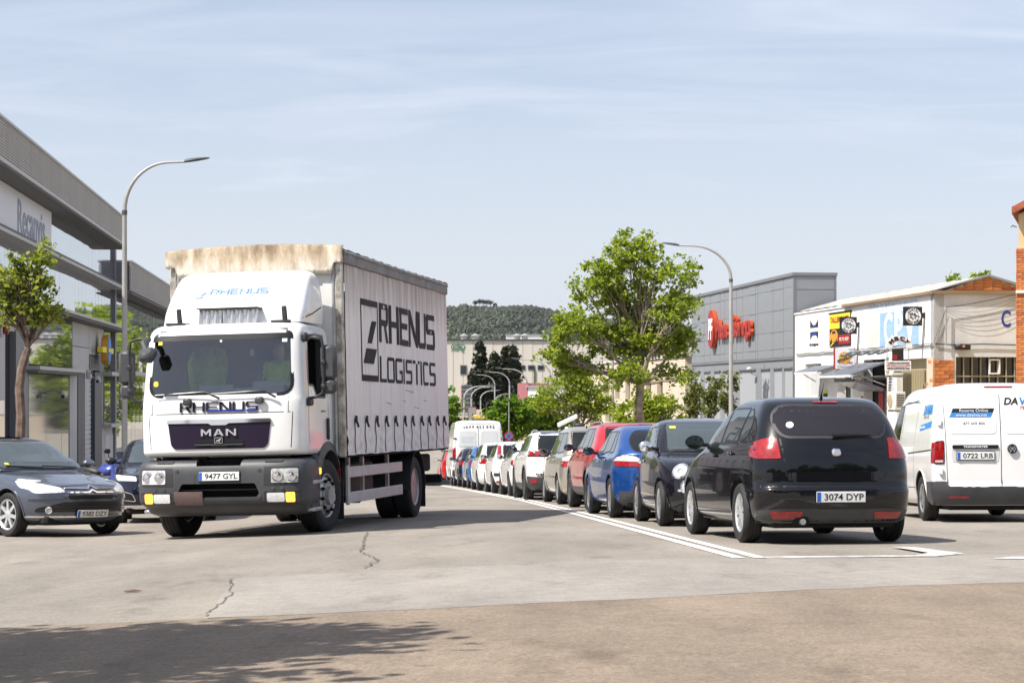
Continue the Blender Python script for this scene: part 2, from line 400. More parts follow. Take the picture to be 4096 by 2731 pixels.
class Skin:
    """a surface that panes, lamps and seams are laid on"""
    def __init__(s, mb, X0):
        s.X0 = X0; s.bvh = BVHTree.FromPolygons([Vector(v) for v in mb.v], mb.f)
    def cast(s, d, u, v):
        if d == 'L': o, r = Vector((s.X0 - u, 4, v)), Vector((0, -1, 0))
        elif d == 'R': o, r = Vector((s.X0 - u, -4, v)), Vector((0, 1, 0))
        elif d == 'F': o, r = Vector((12, u, v)), Vector((-1, 0, 0))
        elif d == 'B': o, r = Vector((-14, u, v)), Vector((1, 0, 0))
        else: o, r = Vector((s.X0 - u, v, 6)), Vector((0, 0, -1))
        h, n, _, _ = s.bvh.ray_cast(o, r); k = 0; lim = None
        if d in 'FB':                                              # do not slide past the corner onto the far side
            c, _, _, _ = s.bvh.ray_cast(Vector((o.x, 0, o.z)), r); lim = (c, .40 if d == 'B' else .85) if c is not None else None
        while k < 40 and (h is None or (lim and abs(h.x - lim[0].x) > lim[1])):
            k += 1
            if d in 'FB': o.y *= .985
            elif d in 'LR': o.x *= .985
            else: break
            h, n, _, _ = s.bvh.ray_cast(o, r)
        if h is None:
            h, n, _, _ = s.bvh.find_nearest(o + r * (4 if d in 'LRT' else 10))
        if n.dot(r) > 0: n = -n
        return h, n
    def patch(s, d, poly, off=.004, step=.07, mirror=False):
        bm = bmesh.new(); vs = [bm.verts.new((u, v, 0)) for u, v in poly]; bm.faces.new(vs)
        for ax in (0, 1):
            lo = min(p[ax] for p in poly); hi = max(p[ax] for p in poly); k = int((hi - lo) / step)
            for i in range(1, k + 1):
                c = [0, 0, 0]; nn = [0, 0, 0]; c[ax] = lo + (hi - lo) * i / (k + 1); nn[ax] = 1
                bmesh.ops.bisect_plane(bm, geom=bm.verts[:] + bm.edges[:] + bm.faces[:], plane_co=c, plane_no=nn, dist=1e-6)
        bmesh.ops.triangulate(bm, faces=bm.faces)
        bm.verts.index_update(); pos = []; inn = []
        for v in bm.verts:
            h, n = s.cast(d, v.co.x, v.co.y); pos.append(h + n * off); inn.append(h - n * .006)
        fs = [tuple(v.index for v in f.verts) for f in bm.faces]; be = [tuple(v.index for v in e.verts) for e in bm.edges if e.is_boundary]
        bm.free(); k = len(pos)
        # orient outward
        if fs:
            a, b, c = [pos[i] for i in fs[0]]; hn = s.cast(d, poly[0][0], poly[0][1])[1]
            ref = {'L': Vector((0, 1, 0)), 'R': Vector((0, -1, 0)), 'F': Vector((1, 0, 0)), 'B': Vector((-1, 0, 0)), 'T': Vector((0, 0, 1))}[d]
            tot = Vector()
            for f in fs: tot += (pos[f[1]] - pos[f[0]]).cross(pos[f[2]] - pos[f[0]])
            if tot.dot(ref) < 0: fs = [f[::-1] for f in fs]
        return MB().add(pos + inn, fs + [(a, b, b + k, a + k) for a, b in be])
    def on(s, d, u, v, off=.0, up=(0, 0, 1)):
        """frame on the surface: x to the viewer's right, y up, z out"""
        h, n = s.cast(d, u, v); r = Vector(up).cross(n).normalized(); up2 = n.cross(r)
        m = Matrix((r, up2, n)).transposed().to_4x4(); m.translation = h + n * off
        return m
def line_poly(pts, w=.008):
    """thin closed outline along an open polyline"""
    L_, R_ = [], []
    for i, p in enumerate(pts):
        a = Vector(pts[max(i - 1, 0)]); b = Vector(pts[min(i + 1, len(pts) - 1)]); t = (b - a).normalized(); n = Vector((-t.y, t.x)) * w / 2
        L_.append(tuple(Vector(p) + n)); R_.append(tuple(Vector(p) - n))
    return L_ + R_[::-1]
def merge(*mbs):
    m = MB()
    for b in mbs: m.add(b.v, b.f)
    return m

WHEELS = {}
def wheel_meshes(r, w, rimr, style, mat):
    key = (r, w, rimr, style, mat)
    if key in WHEELS: return WHEELS[key]
    t = MB(); h = w / 2; b = .25 * (r - rimr)
    prof = [(rimr, -h * .86), (rimr + .4 * (r - rimr), -h), (r - b, -h * .97), (r - .012, -h * .82), (r, -h * .6)]
    for k in (-.34, 0, .34): prof += [(r, h * (k - .09)), (r - .009, h * (k - .06)), (r - .009, h * (k + .06)), (r, h * (k + .09))]
    prof += [(r, h * .6), (r - .012, h * .82), (r - b, h * .97), (rimr + .4 * (r - rimr), h), (rimr, h * .86), (rimr - .02, h * .5), (rimr - .02, -h * .5)]
    t.lathe(prof, (0, 0, 0), 'y', 40, close=True)
    tm = t.mesh('tyre', 'rubber', 30)
    rm = MB(); y1 = h * .8                              # outer face towards +y
    rm.lathe([(rimr + .004, y1), (rimr - .012, y1 + .006), (rimr - .03, y1 - .012), (rimr - .04, -h * .6), (rimr + .004, -h * .6)], (0, 0, 0), 'y', 36, close=True)
    rm.cur = 1; rm.lathe([(rimr - .03, y1 - .09), (.01, y1 - .085)], (0, 0, 0), 'y', 24); rm.cur = 0
    if style == 'truck':
        rm.lathe([(rimr - .03, y1 - .1), (rimr - .05, y1 - .03), (rimr * .62, y1 + .0), (rimr * .6, y1 + .02), (rimr * .42, y1 + .02), (rimr * .4, y1 + .07), (rimr * .2, y1 + .075), (.01, y1 + .07)], (0, 0, 0), 'y', 32)
        rm.cur = 1
        for k in range(10):
            a = 2 * math.pi * k / 10; rm.lathe([(.022, y1), (.022, y1 + .045), (.014, y1 + .05)], (rimr * .72 * math.cos(a), 0, rimr * .72 * math.sin(a)), 'y', 8)
    elif style == 'truck_rear':
        rm.lathe([(rimr - .03, y1 - .02), (rimr - .05, y1 - .12), (rimr * .6, y1 - .19), (rimr * .4, y1 - .18), (rimr * .38, y1 - .1), (.01, y1 - .1)], (0, 0, 0), 'y', 32)
    else:
        ns, sw, taper = {'five': (5, .085, .75), 'ten': (10, .042, .9), 'cover': (9, .050, 1.45), 'seven': (7, .06, .8), 'steel': (12, .06, 1.2)}[style]
        rm.lathe([(.075, y1 - .05), (.075, y1 - .012), (.05, y1 - .004), (.01, y1 - .002)], (0, 0, 0), 'y', 20)
        for k in range(ns):
            a = 2 * math.pi * k / ns; ca, sa = math.cos(a), math.sin(a); vs = []
            for rr, ww, yy in ((.05, sw * .8, y1 - .006), (rimr * .55, sw * .8, y1 - .006), (rimr - .014, sw * taper, y1 - .006)):
                for e in (-1, 1):
                    for dy in (0, -.05): vs.append((rr * ca - e * ww / 2 * sa, yy + dy, rr * sa + e * ww / 2 * ca))
            fs = []
            for i in (0, 4): fs += [(i, i + 2, i + 6, i + 4), (i + 1, i + 5, i + 7, i + 3), (i, i + 4, i + 5, i + 1), (i + 2, i + 3, i + 7, i + 6)]
            rm.add(vs, fs)
    rm.fix = True
    rmesh = rm.mesh('rim', [mat, 'underbody'], 35)
    WHEELS[key] = (tm, rmesh); return WHEELS[key]
def add_wheel(parent, x, y, r, w, rimr, style, mat, steer=0.0, z=None, name='wheel'):
    tm, rmm = wheel_meshes(r, w, rimr, style, mat)
    m = T(x, y, r if z is None else z) @ RZ(steer + (0 if y > 0 else math.pi)) @ Matrix.Rotation(random.uniform(0, 6), 4, 'Y')
    o = link(name, tm, parent, m); link('rim', rmm, o)
    return o
def number_plate(parent, m, text, w=.52, h=.11):
    p = MB().cbox((0, 0, .006), (w, h, .012), .004).build('number_plate', 'plate_white', parent, None, m)
    MB().box((-w / 2 + .024, 0, .0128), (.042, h - .01, .002)).build('country_band', 'plate_blue', p)
    link('plate_lettering', fit_text(text, w * .80, h * .62, 'ink_black', .0006, .012), p, T(.03, 0, .0132))
    MB().box((0, 0, -.002), (w + .016, h + .016, .008)).build('plate_holder', 'trim_black', p)
    return p

def make_car(name, label, S, mw, cat='car', group=None):
    """S: dict of the shape, paint, panes, lamps of one car"""
    root = thing(name, label, cat, mw, group); L = S['L']; X0 = L / 2; hw = S['W'] / 2
    mb = loft_mesh(S['keys'], X0, S.get('tf', .06), S.get('tr', .05), S.get('sub', 4))
    sk = Skin(mb, X0); paintm = S['paint']; xf, xr = X0 - S['axles'][0], X0 - S['axles'][1]; wr = S.get('wheel', (.315, .205, .215)); r = wr[0]
    mats = [paintm, 'underbody']
    me = mb.mesh('body', mats, None); cut = []
    ar = r + S.get('arch', .045)
    for x in (xf, xr):
        for sd in (-1, 1):
            c = MB(); c.cur = 0; c.lathe([(ar, sd * (hw + .3)), (ar, sd * (hw - .27))], (x, 0, r + .01), 'y', 32)
            cm = c.mesh('c', ['underbody']); cut.append(cm)
    me = boolean(me, cut); finish(me, 40)
    body = link('body', me, root)
    for x, st in ((xf, S.get('steer', 0)), (xr, 0)):
        for sd in (1, -1): add_wheel(root, x, sd * (hw - wr[1] / 2 - .012), r, wr[1], wr[2], S.get('rim', ('five', 'alloy'))[0], S.get('rim', ('five', 'alloy'))[1], st)
    def P(nm, d, poly, mat, off=.004, step=.07, parent=root, rim=None, rimoff=.002):
        if rim:
            sk.patch(d, grow(poly, rim[0]), rimoff, step).build(nm + '_surround', rim[1], parent, 40)
        return sk.patch(d, poly, off, step).build(nm, mat, parent, 40)
    # lower cladding and arch lips
    if S.get('clad'):
        cl = loft_mesh([(z, a - .008, b + .008, w + .008, lf, nf, lr, nr) for z, a, b, w, lf, nf, lr, nr in S['clad_keys'](S['keys'])], X0, S.get('tf', .06), S.get('tr', .05), 3)
        cme = boolean(cl.mesh('cladding', [S['clad'], 'underbody'], None), [MB().lathe([(ar - .002, sd * (hw + .3)), (ar - .002, sd * (hw - .27))], (x, 0, r + .01), 'y', 32).mesh('c', ['underbody']) for x in (xf, xr) for sd in (-1, 1)]); finish(cme, 40)
        link('lower_cladding', cme, root)
    for i, x in enumerate((xf, xr)):
        for sd in (1, -1):
            lip = []
            wdt = .05 if S.get('arch_trim') else .022
            ring = []
            for k in range(25):
                a = R(-8) + R(196) * k / 24; ring.append((X0 - (x + (ar + wdt * .5) * math.cos(a)), r + .01 + (ar + wdt * .5) * math.sin(a)))
            ring = [(u, v) for u, v in ring if v > S['keys'][0][0] + .05]
            sk.patch('L' if sd > 0 else 'R', line_poly(ring, wdt), .010, .5).build('wheel_arch', S.get('arch_trim') or paintm, root, 50)
    # side panes
    for sd in ('L', 'R'):
        for w in S.get('side_panes', []):
            poly = round_poly(w, .03)
            P('side_window', sd, poly, S.get('side_glass', 'car_glass'), .004, .09, rim=(.022, 'trim_black'))
        for ln in S.get('seams', []):
            sk.patch(sd, line_poly(ln, .009), .0012, .12).build('door_gap', 'trim_black', root)
        for s, z in S.get('handles', []):
            h, n = sk.cast(sd, s, z)
            MB().cbox((0, 0, .018), (.2, .032, .03), .01).build('door_handle', S.get('handle_mat', paintm), root, 40, sk.on(sd, s, z))
        if S.get('skirt'): P('side_skirt', sd, S['skirt'], S.get('skirt_mat', 'grey_plastic'), .008, .15)
        if S.get('strip'): P('side_moulding', sd, S['strip'], S.get('strip_mat', 'trim_black'), .012, .2)
        if 'mirror' in S:
            s, z = S['mirror'][:2]; m = sk.on(sd, s, z); sg = 1 if sd == 'L' else -1
            sz = S.get('mirror_size', (.19, .135))
            arm = MB().cbox((0, 0, .05), (.07, .05, .12), .015)
            h, n = sk.cast(sd, s, z); c = Vector(h) + Vector((0, sg * .17, .03))
            arm = link('mirror_arm', MB().tube([h, Vector(h) + Vector((0, sg * .06, .0)), c - Vector((0, sg * .05, .02))], .022, 8).mesh('mirror_arm', 'trim_black', 40), root)
            prof = [(.006, .052), (sz[0] * .3, .045), (sz[0] * .46, .02), (sz[0] * .5, -.02), (sz[0] * .49, -.045)]
            mm = MB().lathe([(p, q) for p, q in prof], (0, 0, 0), 'x', 20).mesh('door_mirror', S.get('mirror_mat', paintm), 40)
            for v in mm.vertices: v.co.z *= sz[1] / sz[0]
            ho = link('door_mirror', mm, root, T(*c)); gl = MB().lathe([(sz[0] * .44, -.047), (.004, -.0475)], (0, 0, 0), 'x', 20).mesh('mirror_face', 'mirror_glass')
            for v in gl.vertices: v.co.z *= sz[1] / sz[0]
            link('mirror_face', gl, ho)
    for nm, d, poly, mat, *rest in S.get('patches', []):
        kw = rest[0] if rest else {}
        if d == 'LR' and S['L'] < 4.6 and nm in ('tail_light', 'reversing_light', 'lamp_panel'): continue   # the rear lamp already wraps the corner
        sides = [d]
        polys = [poly]
        if d == 'LR': sides = ['L', 'R']; polys = [poly, poly]
        if d in ('FF', 'BB'): sides = [d[0]] * 2; polys = [poly, [(-u, *k) for u, *k in poly][::-1]]
        for dd, pp in zip(sides, polys):
            pp = round_poly(pp, kw.get('r', .03)); o = P(nm, dd, pp, mat, kw.get('off', .005), kw.get('step', .06), rim=kw.get('rim'))
            for sn, sp, smat in kw.get('sub', []):
                spp = sp if pp[0][0] * poly[0][0] >= 0 or dd in 'LR' else [(-u, *k) for u, *k in sp][::-1]
                sk.patch(dd, round_poly(spp, .02), kw.get('off', .005) + .002, .08).build(sn, smat, o, 40)
    for d, ln, wd in S.get('lines', []):
        sk.patch(d, line_poly(ln, wd), .0014, .12).build('panel_gap', 'trim_black', root)
    if S.get('plate_rear'): number_plate(root, sk.on('B', *S['plate_rear'][1:3], off=.004), S['plate_rear'][0])
    if S.get('plate_front'): number_plate(root, sk.on('F', *S['plate_front'][1:3], off=.006), S['plate_front'][0])
    if S.get('antenna'):
        h, n = sk.cast('T', *S['antenna']); MB().tube([h, h + Vector((-.03, 0, .04)), h + Vector((-.12, 0, .16))], [.02, .008, .003], 6).build('aerial', 'trim_black', root, 40)
    if S.get('rails'):
        for sg in (1, -1):
            s0, s1, y = S['rails']; pts = []
            for k in range(9):
                s = s0 + (s1 - s0) * k / 8; h, n = sk.cast('T', s, sg * y); pts.append(h + Vector((0, 0, .045 if 0 < k < 8 else .0)))
            MB().tube(pts, .016, 8).build('roof_rail', S.get('rail_mat', 'alloy'), root, 40)
    # underfloor, exhaust
    MB().cbox((0, 0, .24), (L * .9, S['W'] * .74, .14), .04).build('underfloor', 'underbody', root)
    return root, sk
def hatch_keys(L, H, W, nose=.72, hood=.98, belt=.98, hb=1.1, roof_f=2.0, roof_r=None, tail=.0, zb=.2, rear_lean=.32, nF=2.6, lF=.55, lR=.32, nR=2.8, tumble=.76, rb=.06):
    """generic hatchback section list"""
    hw = W / 2; roof_r = roof_r or L - .75; g = H - belt
    rows = [(zb, .16, L - .16, hw * .86), (zb + .06, .06, L - .06, hw * .94), (zb + .2, .01, L - .005, hw * .985), (.56, .0, L, hw), (nose - .04, .035, L - .01, hw), (nose + .04, .14, L - .02, hw * .995),
            (nose + (hood - nose) * .45, .42, L - .035, hw * .985), (nose + (hood - nose) * .8, .8, L - .05, hw * .97), (hood, hb - .03, L - .06, hw * .95), (hood + .03, hb + .05, L - .068, hw * .925),
            (belt + g * .16 + .02, hb + .2, L - .08 - rear_lean * .12, hw * .89), (belt + g * .4, hb + (roof_f - hb) * .5, L - .1 - rear_lean * .42, hw * .84), (belt + g * .66, hb + (roof_f - hb) * .78, L - .14 - rear_lean * .8, hw * .785),
            (belt + g * .84, roof_f, L - .2 - rear_lean * 1.15, hw * .725), (belt + g * .93, roof_f + .26, L - .3 - rear_lean * 1.4, hw * .65), (belt + g * .98, roof_f + .55, L - .55 - rear_lean * 1.6, hw * .52), (H, roof_f + .85, L - .95 - rear_lean * 1.6, hw * .32)]
    out = []
    for i, (z, a, b, w) in enumerate(rows):
        f = i / (len(rows) - 1); green = z > belt
        out.append((z, a, b, w, lF if not green else lF * .8, nF if not green else 2.7, lR if not green else lR * .85, nR))
    return out
# ------------------------------------------------------------ ground
def road_mat(name, c, dark, patch_scale=.12):
    m = bpy.data.materials.new(name); MATS[name] = m; m.use_nodes = True; nt = m.node_tree; b = nt.nodes['Principled BSDF']; N = nt.nodes.new; L = nt.links.new
    b.inputs['Roughness'].default_value = .88; b.inputs['Specular IOR Level'].default_value = .3
    tc = N('ShaderNodeTexCoord')
    n1 = N('ShaderNodeTexNoise'); n1.inputs['Scale'].default_value = 38; n1.inputs['Detail'].default_value = 5; n1.inputs['Roughness'].default_value = .75; L(tc.outputs['Object'], n1.inputs[0])
    n2 = N('ShaderNodeTexNoise'); n2.inputs['Scale'].default_value = patch_scale * 4; n2.inputs['Detail'].default_value = 6; n2.inputs['Roughness'].default_value = .6
    mp = N('ShaderNodeMapping'); mp.inputs['Scale'].default_value = (1.6, .55, 1); mp.inputs['Rotation'].default_value = (0, 0, R(6)); L(tc.outputs['Object'], mp.inputs[0]); L(mp.outputs[0], n2.inputs[0])
    n3 = N('ShaderNodeTexNoise'); n3.inputs['Scale'].default_value = 7; n3.inputs['Detail'].default_value = 4; L(tc.outputs['Object'], n3.inputs[0])
    r1 = N('ShaderNodeValToRGB'); r1.color_ramp.elements[0].position = .32; r1.color_ramp.elements[1].position = .70; r1.color_ramp.elements[0].color = (*dark, 1); r1.color_ramp.elements[1].color = (*c, 1); L(n1.outputs[0], r1.inputs[0])
    r2 = N('ShaderNodeValToRGB'); r2.color_ramp.elements[0].position = .3; r2.color_ramp.elements[1].position = .7; r2.color_ramp.elements[0].color = (.74, .73, .72, 1); r2.color_ramp.elements[1].color = (1.1, 1.08, 1.05, 1); L(n2.outputs[0], r2.inputs[0])
    r3 = N('ShaderNodeValToRGB'); r3.color_ramp.elements[0].position = .3; r3.color_ramp.elements[1].position = .7; r3.color_ramp.elements[0].color = (.9, .9, .9, 1); r3.color_ramp.elements[1].color = (1.06, 1.06, 1.06, 1); L(n3.outputs[0], r3.inputs[0])
    m1 = N('ShaderNodeMixRGB'); m1.blend_type = 'MULTIPLY'; m1.inputs[0].default_value = 1; L(r1.outputs[0], m1.inputs[1]); L(r2.outputs[0], m1.inputs[2])
    m2 = N('ShaderNodeMixRGB'); m2.blend_type = 'MULTIPLY'; m2.inputs[0].default_value = 1; L(m1.outputs[0], m2.inputs[1]); L(r3.outputs[0], m2.inputs[2]); L(m2.outputs[0], b.inputs['Base Color'])
    n5 = N('ShaderNodeTexNoise'); n5.inputs['Scale'].default_value = 1.1; n5.inputs['Detail'].default_value = 8; n5.inputs['Roughness'].default_value = .7; L(mp.outputs[0], n5.inputs[0])
    r5 = N('ShaderNodeValToRGB'); r5.color_ramp.elements[0].position = .30; r5.color_ramp.elements[1].position = .44; r5.color_ramp.elements[0].color = (.72, .70, .68, 1); r5.color_ramp.elements[1].color = (1, 1, 1, 1); L(n5.outputs[0], r5.inputs[0])
    m5 = N('ShaderNodeMixRGB'); m5.blend_type = 'MULTIPLY'; m5.inputs[0].default_value = 1; L(m2.outputs[0], m5.inputs[1]); L(r5.outputs[0], m5.inputs[2]); L(m5.outputs[0], b.inputs['Base Color'])
    n4 = N('ShaderNodeTexNoise'); n4.inputs['Scale'].default_value = 90; n4.inputs['Detail'].default_value = 3; L(tc.outputs['Object'], n4.inputs[0])
    bp = N('ShaderNodeBump'); bp.inputs['Strength'].default_value = .55; bp.inputs['Distance'].default_value = .012; L(n4.outputs[0], bp.inputs['Height']); L(bp.outputs[0], b.inputs['Normal'])
    return m
road_mat('asphalt_main', (.355, .325, .285), (.20, .182, .158)); road_mat('asphalt_cross', (.345, .28, .215), (.15, .12, .095), .2); road_mat('asphalt_strip', (.37, .345, .315), (.235, .218, .198))
M('road_paint', (.80, .80, .78), .6, noise=(5, .05), dark=(.52, .50, .47)); M('road_paint_worn', (.55, .54, .51), .7, noise=(5, .4), dark=(.25, .235, .215))
M('crack', (.11, .10, .088), .9); M('pavement_tile', (.33, .31, .28), .85, noise=(3, .2), bump=(30, .2)); M('kerb_stone', (.36, .34, .30), .85, noise=(4, .25), bump=(40, .2)); M('soil', (.20, .17, .12), .95, noise=(.05, .4))
M('ground_far', (.22, .21, .17), .95, noise=(.04, .3))
def sheet(name, poly, mat, lift, step=1.0, kind='structure', skirt=0):
    """a flat-lying sheet cut to an outline in plan, draped on the street surface"""
    bm = bmesh.new(); bm.faces.new([bm.verts.new((x, y, 0)) for x, y in poly])
    for ax in (0, 1):
        lo = min(p[ax] for p in poly); hi = max(p[ax] for p in poly); k = int((hi - lo) / step)
        for i in range(1, k + 1):
            c = [0, 0, 0]; nn = [0, 0, 0]; c[ax] = lo + (hi - lo) * i / (k + 1); nn[ax] = 1
            bmesh.ops.bisect_plane(bm, geom=bm.verts[:] + bm.edges[:] + bm.faces[:], plane_co=c, plane_no=nn, dist=1e-6)
    bmesh.ops.triangulate(bm, faces=bm.faces)
    if skirt:
        be = [e for e in bm.edges if e.is_boundary]; r = bmesh.ops.extrude_edge_only(bm, edges=be)
        low = {v for v in r['geom'] if isinstance(v, bmesh.types.BMVert)}
        for v in low: v.co.z = -skirt
    for v in bm.verts: v.co.z += gz(v.co.x, v.co.y) + lift
    bmesh.ops.recalc_face_normals(bm, faces=bm.faces)
    up = sum(f.normal.z for f in bm.faces)
    if up < 0: bmesh.ops.reverse_faces(bm, faces=bm.faces)
    me = bpy.data.meshes.new(name); bm.to_mesh(me); bm.free(); me.materials.append(MATS[mat])
    o = link(name, me); o['kind'] = kind
    return o
def make_ground():
    xs = [-4000, -1500, -600, -250, -120, -70] + [i * 1.0 for i in range(-45, 46)] + [70, 120, 250, 600, 1500, 4000]
    ys = [-800, -300, -120, -60, -30] + [i * 1.0 for i in range(-15, 180)] + [200, 260, 340, 500, 900, 1600, 3000, 7000]
    mb = MB(); n = len(xs)
    mb.add([(x, y, gz(x, y)) for y in ys for x in xs], [(j * n + i, j * n + i + 1, (j + 1) * n + i + 1, (j + 1) * n + i) for j in range(len(ys) - 1) for i in range(n - 1)])
    struct(mb.build('ground', 'asphalt_main'))
    def edge(pts, d, amp=.05, seed=1):
        rn = random.Random(seed); out = []
        for (x0, y0), (x1, y1) in zip(pts[:-1], pts[1:]):
            k = max(2, int(math.hypot(x1 - x0, y1 - y0) / .35))
            for i in range(k): t = i / k; out.append((x0 + (x1 - x0) * t, y0 + (y1 - y0) * t + rn.uniform(-amp, amp)))
        return out + [pts[-1]]
    front = edge([(-30, 12.6), (-3.2, 12.05), (-.5, 12.2), (1.0, 12.55), (2.6, 13.5), (3.6, 13.85), (30, 14.6)], 0, .035)
    sheet('cross_road', front + [(30, -12), (-30, -12)], 'asphalt_cross', .012, 1.0)
    strip = edge([(-2.28, 16.35), (0, 16.95), (1.6, 17.55), (2.6, 17.5), (4.2, 18.0), (30, 19.5)], 0, .03, 2)
    low = [(x, y + .02) for x, y in front if x > -1.86]
    sheet('asphalt_strip', strip + low[::-1] + [(-1.88, 12.2)], 'asphalt_strip', .012, 1.0)
make_ground()
LINE = [(2.12, 17.75), (1.10, 34.2), (.30, 46.0), (-1.2, 62), (-3.0, 80), (-7, 118)]
def ribbon(pts, w, off=0.0):
    L_, R_ = [], []
    for i, p in enumerate(pts):
        a = Vector(pts[max(i - 1, 0)]); b = Vector(pts[min(i + 1, len(pts) - 1)]); t = (b - a).normalized(); n = Vector((-t.y, t.x)); c = Vector(p) + n * off
        L_.append(tuple(c + n * w / 2)); R_.append(tuple(c - n * w / 2))
    return L_ + R_[::-1]
def dense(pts, st=1.0):
    out = []
    for a, b in zip(pts[:-1], pts[1:]):
        k = max(1, int(math.dist(a, b) / st)); out += [(a[0] + (b[0] - a[0]) * i / k, a[1] + (b[1] - a[1]) * i / k) for i in range(k)]
    return out + [pts[-1]]
for off in (.10, -.10): sheet('lane_line', ribbon(dense(LINE), .115, off), 'road_paint', .006, 50)
sheet('stop_line', [(2.2, 17.52), (3.75, 17.62), (4.13, 18.2), (3.95, 19.6), (3.75, 19.7), (3.84, 18.35), (3.62, 17.86), (2.25, 17.74)], 'road_paint_worn', .018, .4)
sheet('lane_mark', [(4.15, 17.2), (6.5, 16.6), (6.5, 17.0), (4.4, 17.5)], 'road_paint', .018, .6)
sheet('lane_arrow', [(-3.3, 33.2), (-2.2, 33.6), (-2.25, 34.4), (-1.6, 33.4), (-2.0, 32.6), (-2.05, 33.15), (-3.3, 32.85)], 'road_paint', .008, .6)
def crack(pts, w, seed):
    rn = random.Random(seed); p = [(x + rn.uniform(-.018, .018), y) for x, y in dense(pts, .12)]
    vs = []
    for x, y in p: ww = w * rn.uniform(.2, .8); vs += [(x - ww / 2, y, gz(x, y) + .0145), (x + ww / 2, y, gz(x, y) + .0145)]
    struct(MB().add(vs, [(2 * k, 2 * k + 1, 2 * k + 3, 2 * k + 2) if p[0][1] < p[-1][1] else (2 * k + 1, 2 * k, 2 * k + 2, 2 * k + 3) for k in range(len(p) - 1)]).build('road_crack', 'crack'))
crack([(-1.55, 20.4), (-1.25, 18.6), (-1.28, 17.3)], .03, 1); 
crack([(-2.30, 16.35), (-2.02, 14.3), (-1.90, 12.3)], .03, 4); crack([(-1.9, 26), (-1.55, 20.4)], .03, 5); crack([(-5.2, 20.5), (-4.4, 24.5)], .02, 7)
# pavements with kerbs
def pavement(name, poly, lift=.13): return sheet(name, poly, 'pavement_tile', lift, 2.0, skirt=.16)
pavement('pavement_left', [(-8.1, 34.2), (-9.2, 33.6), (-22, 33.2), (-22, 46), (-28, 130), (-16.5, 130), (-12.2, 80), (-9.2, 50), (-8.2, 38)])
pavement('pavement_right', [(8.6, 40), (10.5, 38.6), (30, 40.5), (32, 60), (22, 130), (1.6, 130), (4.6, 95), (6.6, 64), (8.2, 45)])
ks = MB().cbox((0, 0, 0), (.95, .16, .19), .02).mesh('kerb_stone', 'kerb_stone')
def kerb(pts, parent):
    for i, (p, q) in enumerate(zip(pts[:-1], pts[1:])):
        L_ = math.dist(p, q); k = max(1, int(L_ / 1.0))
        for j in range(k):
            t = (j + .5) / k; x, y = p[0] + (q[0] - p[0]) * t, p[1] + (q[1] - p[1]) * t; a = math.atan2(q[1] - p[1], q[0] - p[0]); sl = math.atan2(gz(x + math.cos(a) * .5, y + math.sin(a) * .5) - gz(x - math.cos(a) * .5, y - math.sin(a) * .5), 1)
            o = link('kerb_stone', ks, parent); o.matrix_world = T(x, y, gz(x, y) + .042 + random.uniform(-.004, .004)) @ RZ(a) @ Matrix.Rotation(-sl, 4, 'Y')
kerb([(-18, 33.25), (-9.2, 33.5), (-8.05, 34.1), (-8.1, 38), (-9.1, 50), (-12.1, 80)], bpy.data.objects['pavement_left'])
kerb([(8.5, 40), (8.1, 45), (6.5, 64), (4.5, 95)], bpy.data.objects['pavement_right'])
# ------------------------------------------------------------ buildings
M('white_render', (.86, .85, .82), .8, noise=(1.2, .06), dark=(.76, .74, .70), bump=(18, .25, .01)); M('grey_render', (.62, .64, .66), .85, noise=(1.5, .12), bump=(25, .3, .01)); M('cream_render', (.62, .52, .40), .85, noise=(.7, .12), bump=(12, .2))
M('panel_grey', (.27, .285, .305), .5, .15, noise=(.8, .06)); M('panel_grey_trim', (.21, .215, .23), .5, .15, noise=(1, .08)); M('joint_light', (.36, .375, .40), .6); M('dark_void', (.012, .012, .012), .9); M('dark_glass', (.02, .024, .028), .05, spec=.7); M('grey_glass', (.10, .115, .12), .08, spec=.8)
M('ochre', (.58, .42, .22), .85, noise=(3, .2), bump=(20, .4)); M('brick_orange', (.55, .19, .055), .8, noise=(11, .3), bump=(60, .4, .004)); M('brick_dark', (.40, .125, .045), .8, noise=(11, .3), bump=(60, .4, .004)); M('mortar', (.55, .47, .36), .95, noise=(12, .2)); M('tile_red', (.36, .10, .05), .8, noise=(6, .3))
M('roof_sheet', (.40, .385, .35), .85, noise=(2.5, .25), bump=(9, .4)); M('eave_brown', (.27, .18, .11), .8, noise=(4, .3)); M('cable', (.02, .02, .02), .7); M('galv', (.36, .37, .37), .5, .4, noise=(5, .15)); M('lamp_head', (.10, .11, .12), .45, .3); M('pole_grey', (.40, .39, .37), .55, .15, noise=(3, .12))
M('sign_red', (.36, .010, .008), .4, noise=(3, .08)); M('sign_orange', (.95, .30, .03), .5); M('sign_side', (.50, .07, .010), .5); M('sign_yellow', (.85, .72, .03), .5); M('sign_blue', (.30, .47, .72), .7, noise=(6, .12)); M('sign_ghost', (.70, .66, .58), .8, noise=(3, .15)); M('sign_lilac', (.52, .60, .72), .8, noise=(8, .2)); M('deep_blue', (.02, .05, .33), .5); M('titan_orange', (.80, .40, .06), .5)
M('louvre', (.50, .49, .47), .5, .25, noise=(3, .12)); M('concrete', (.55, .54, .53), .8, noise=(1.1, .1), bump=(20, .2)); M('column_navy', (.055, .062, .085), .5, noise=(2, .15)); M('soffit_dark', (.17, .167, .162), .8); M('sign_white_panel', (.70, .71, .74), .45)
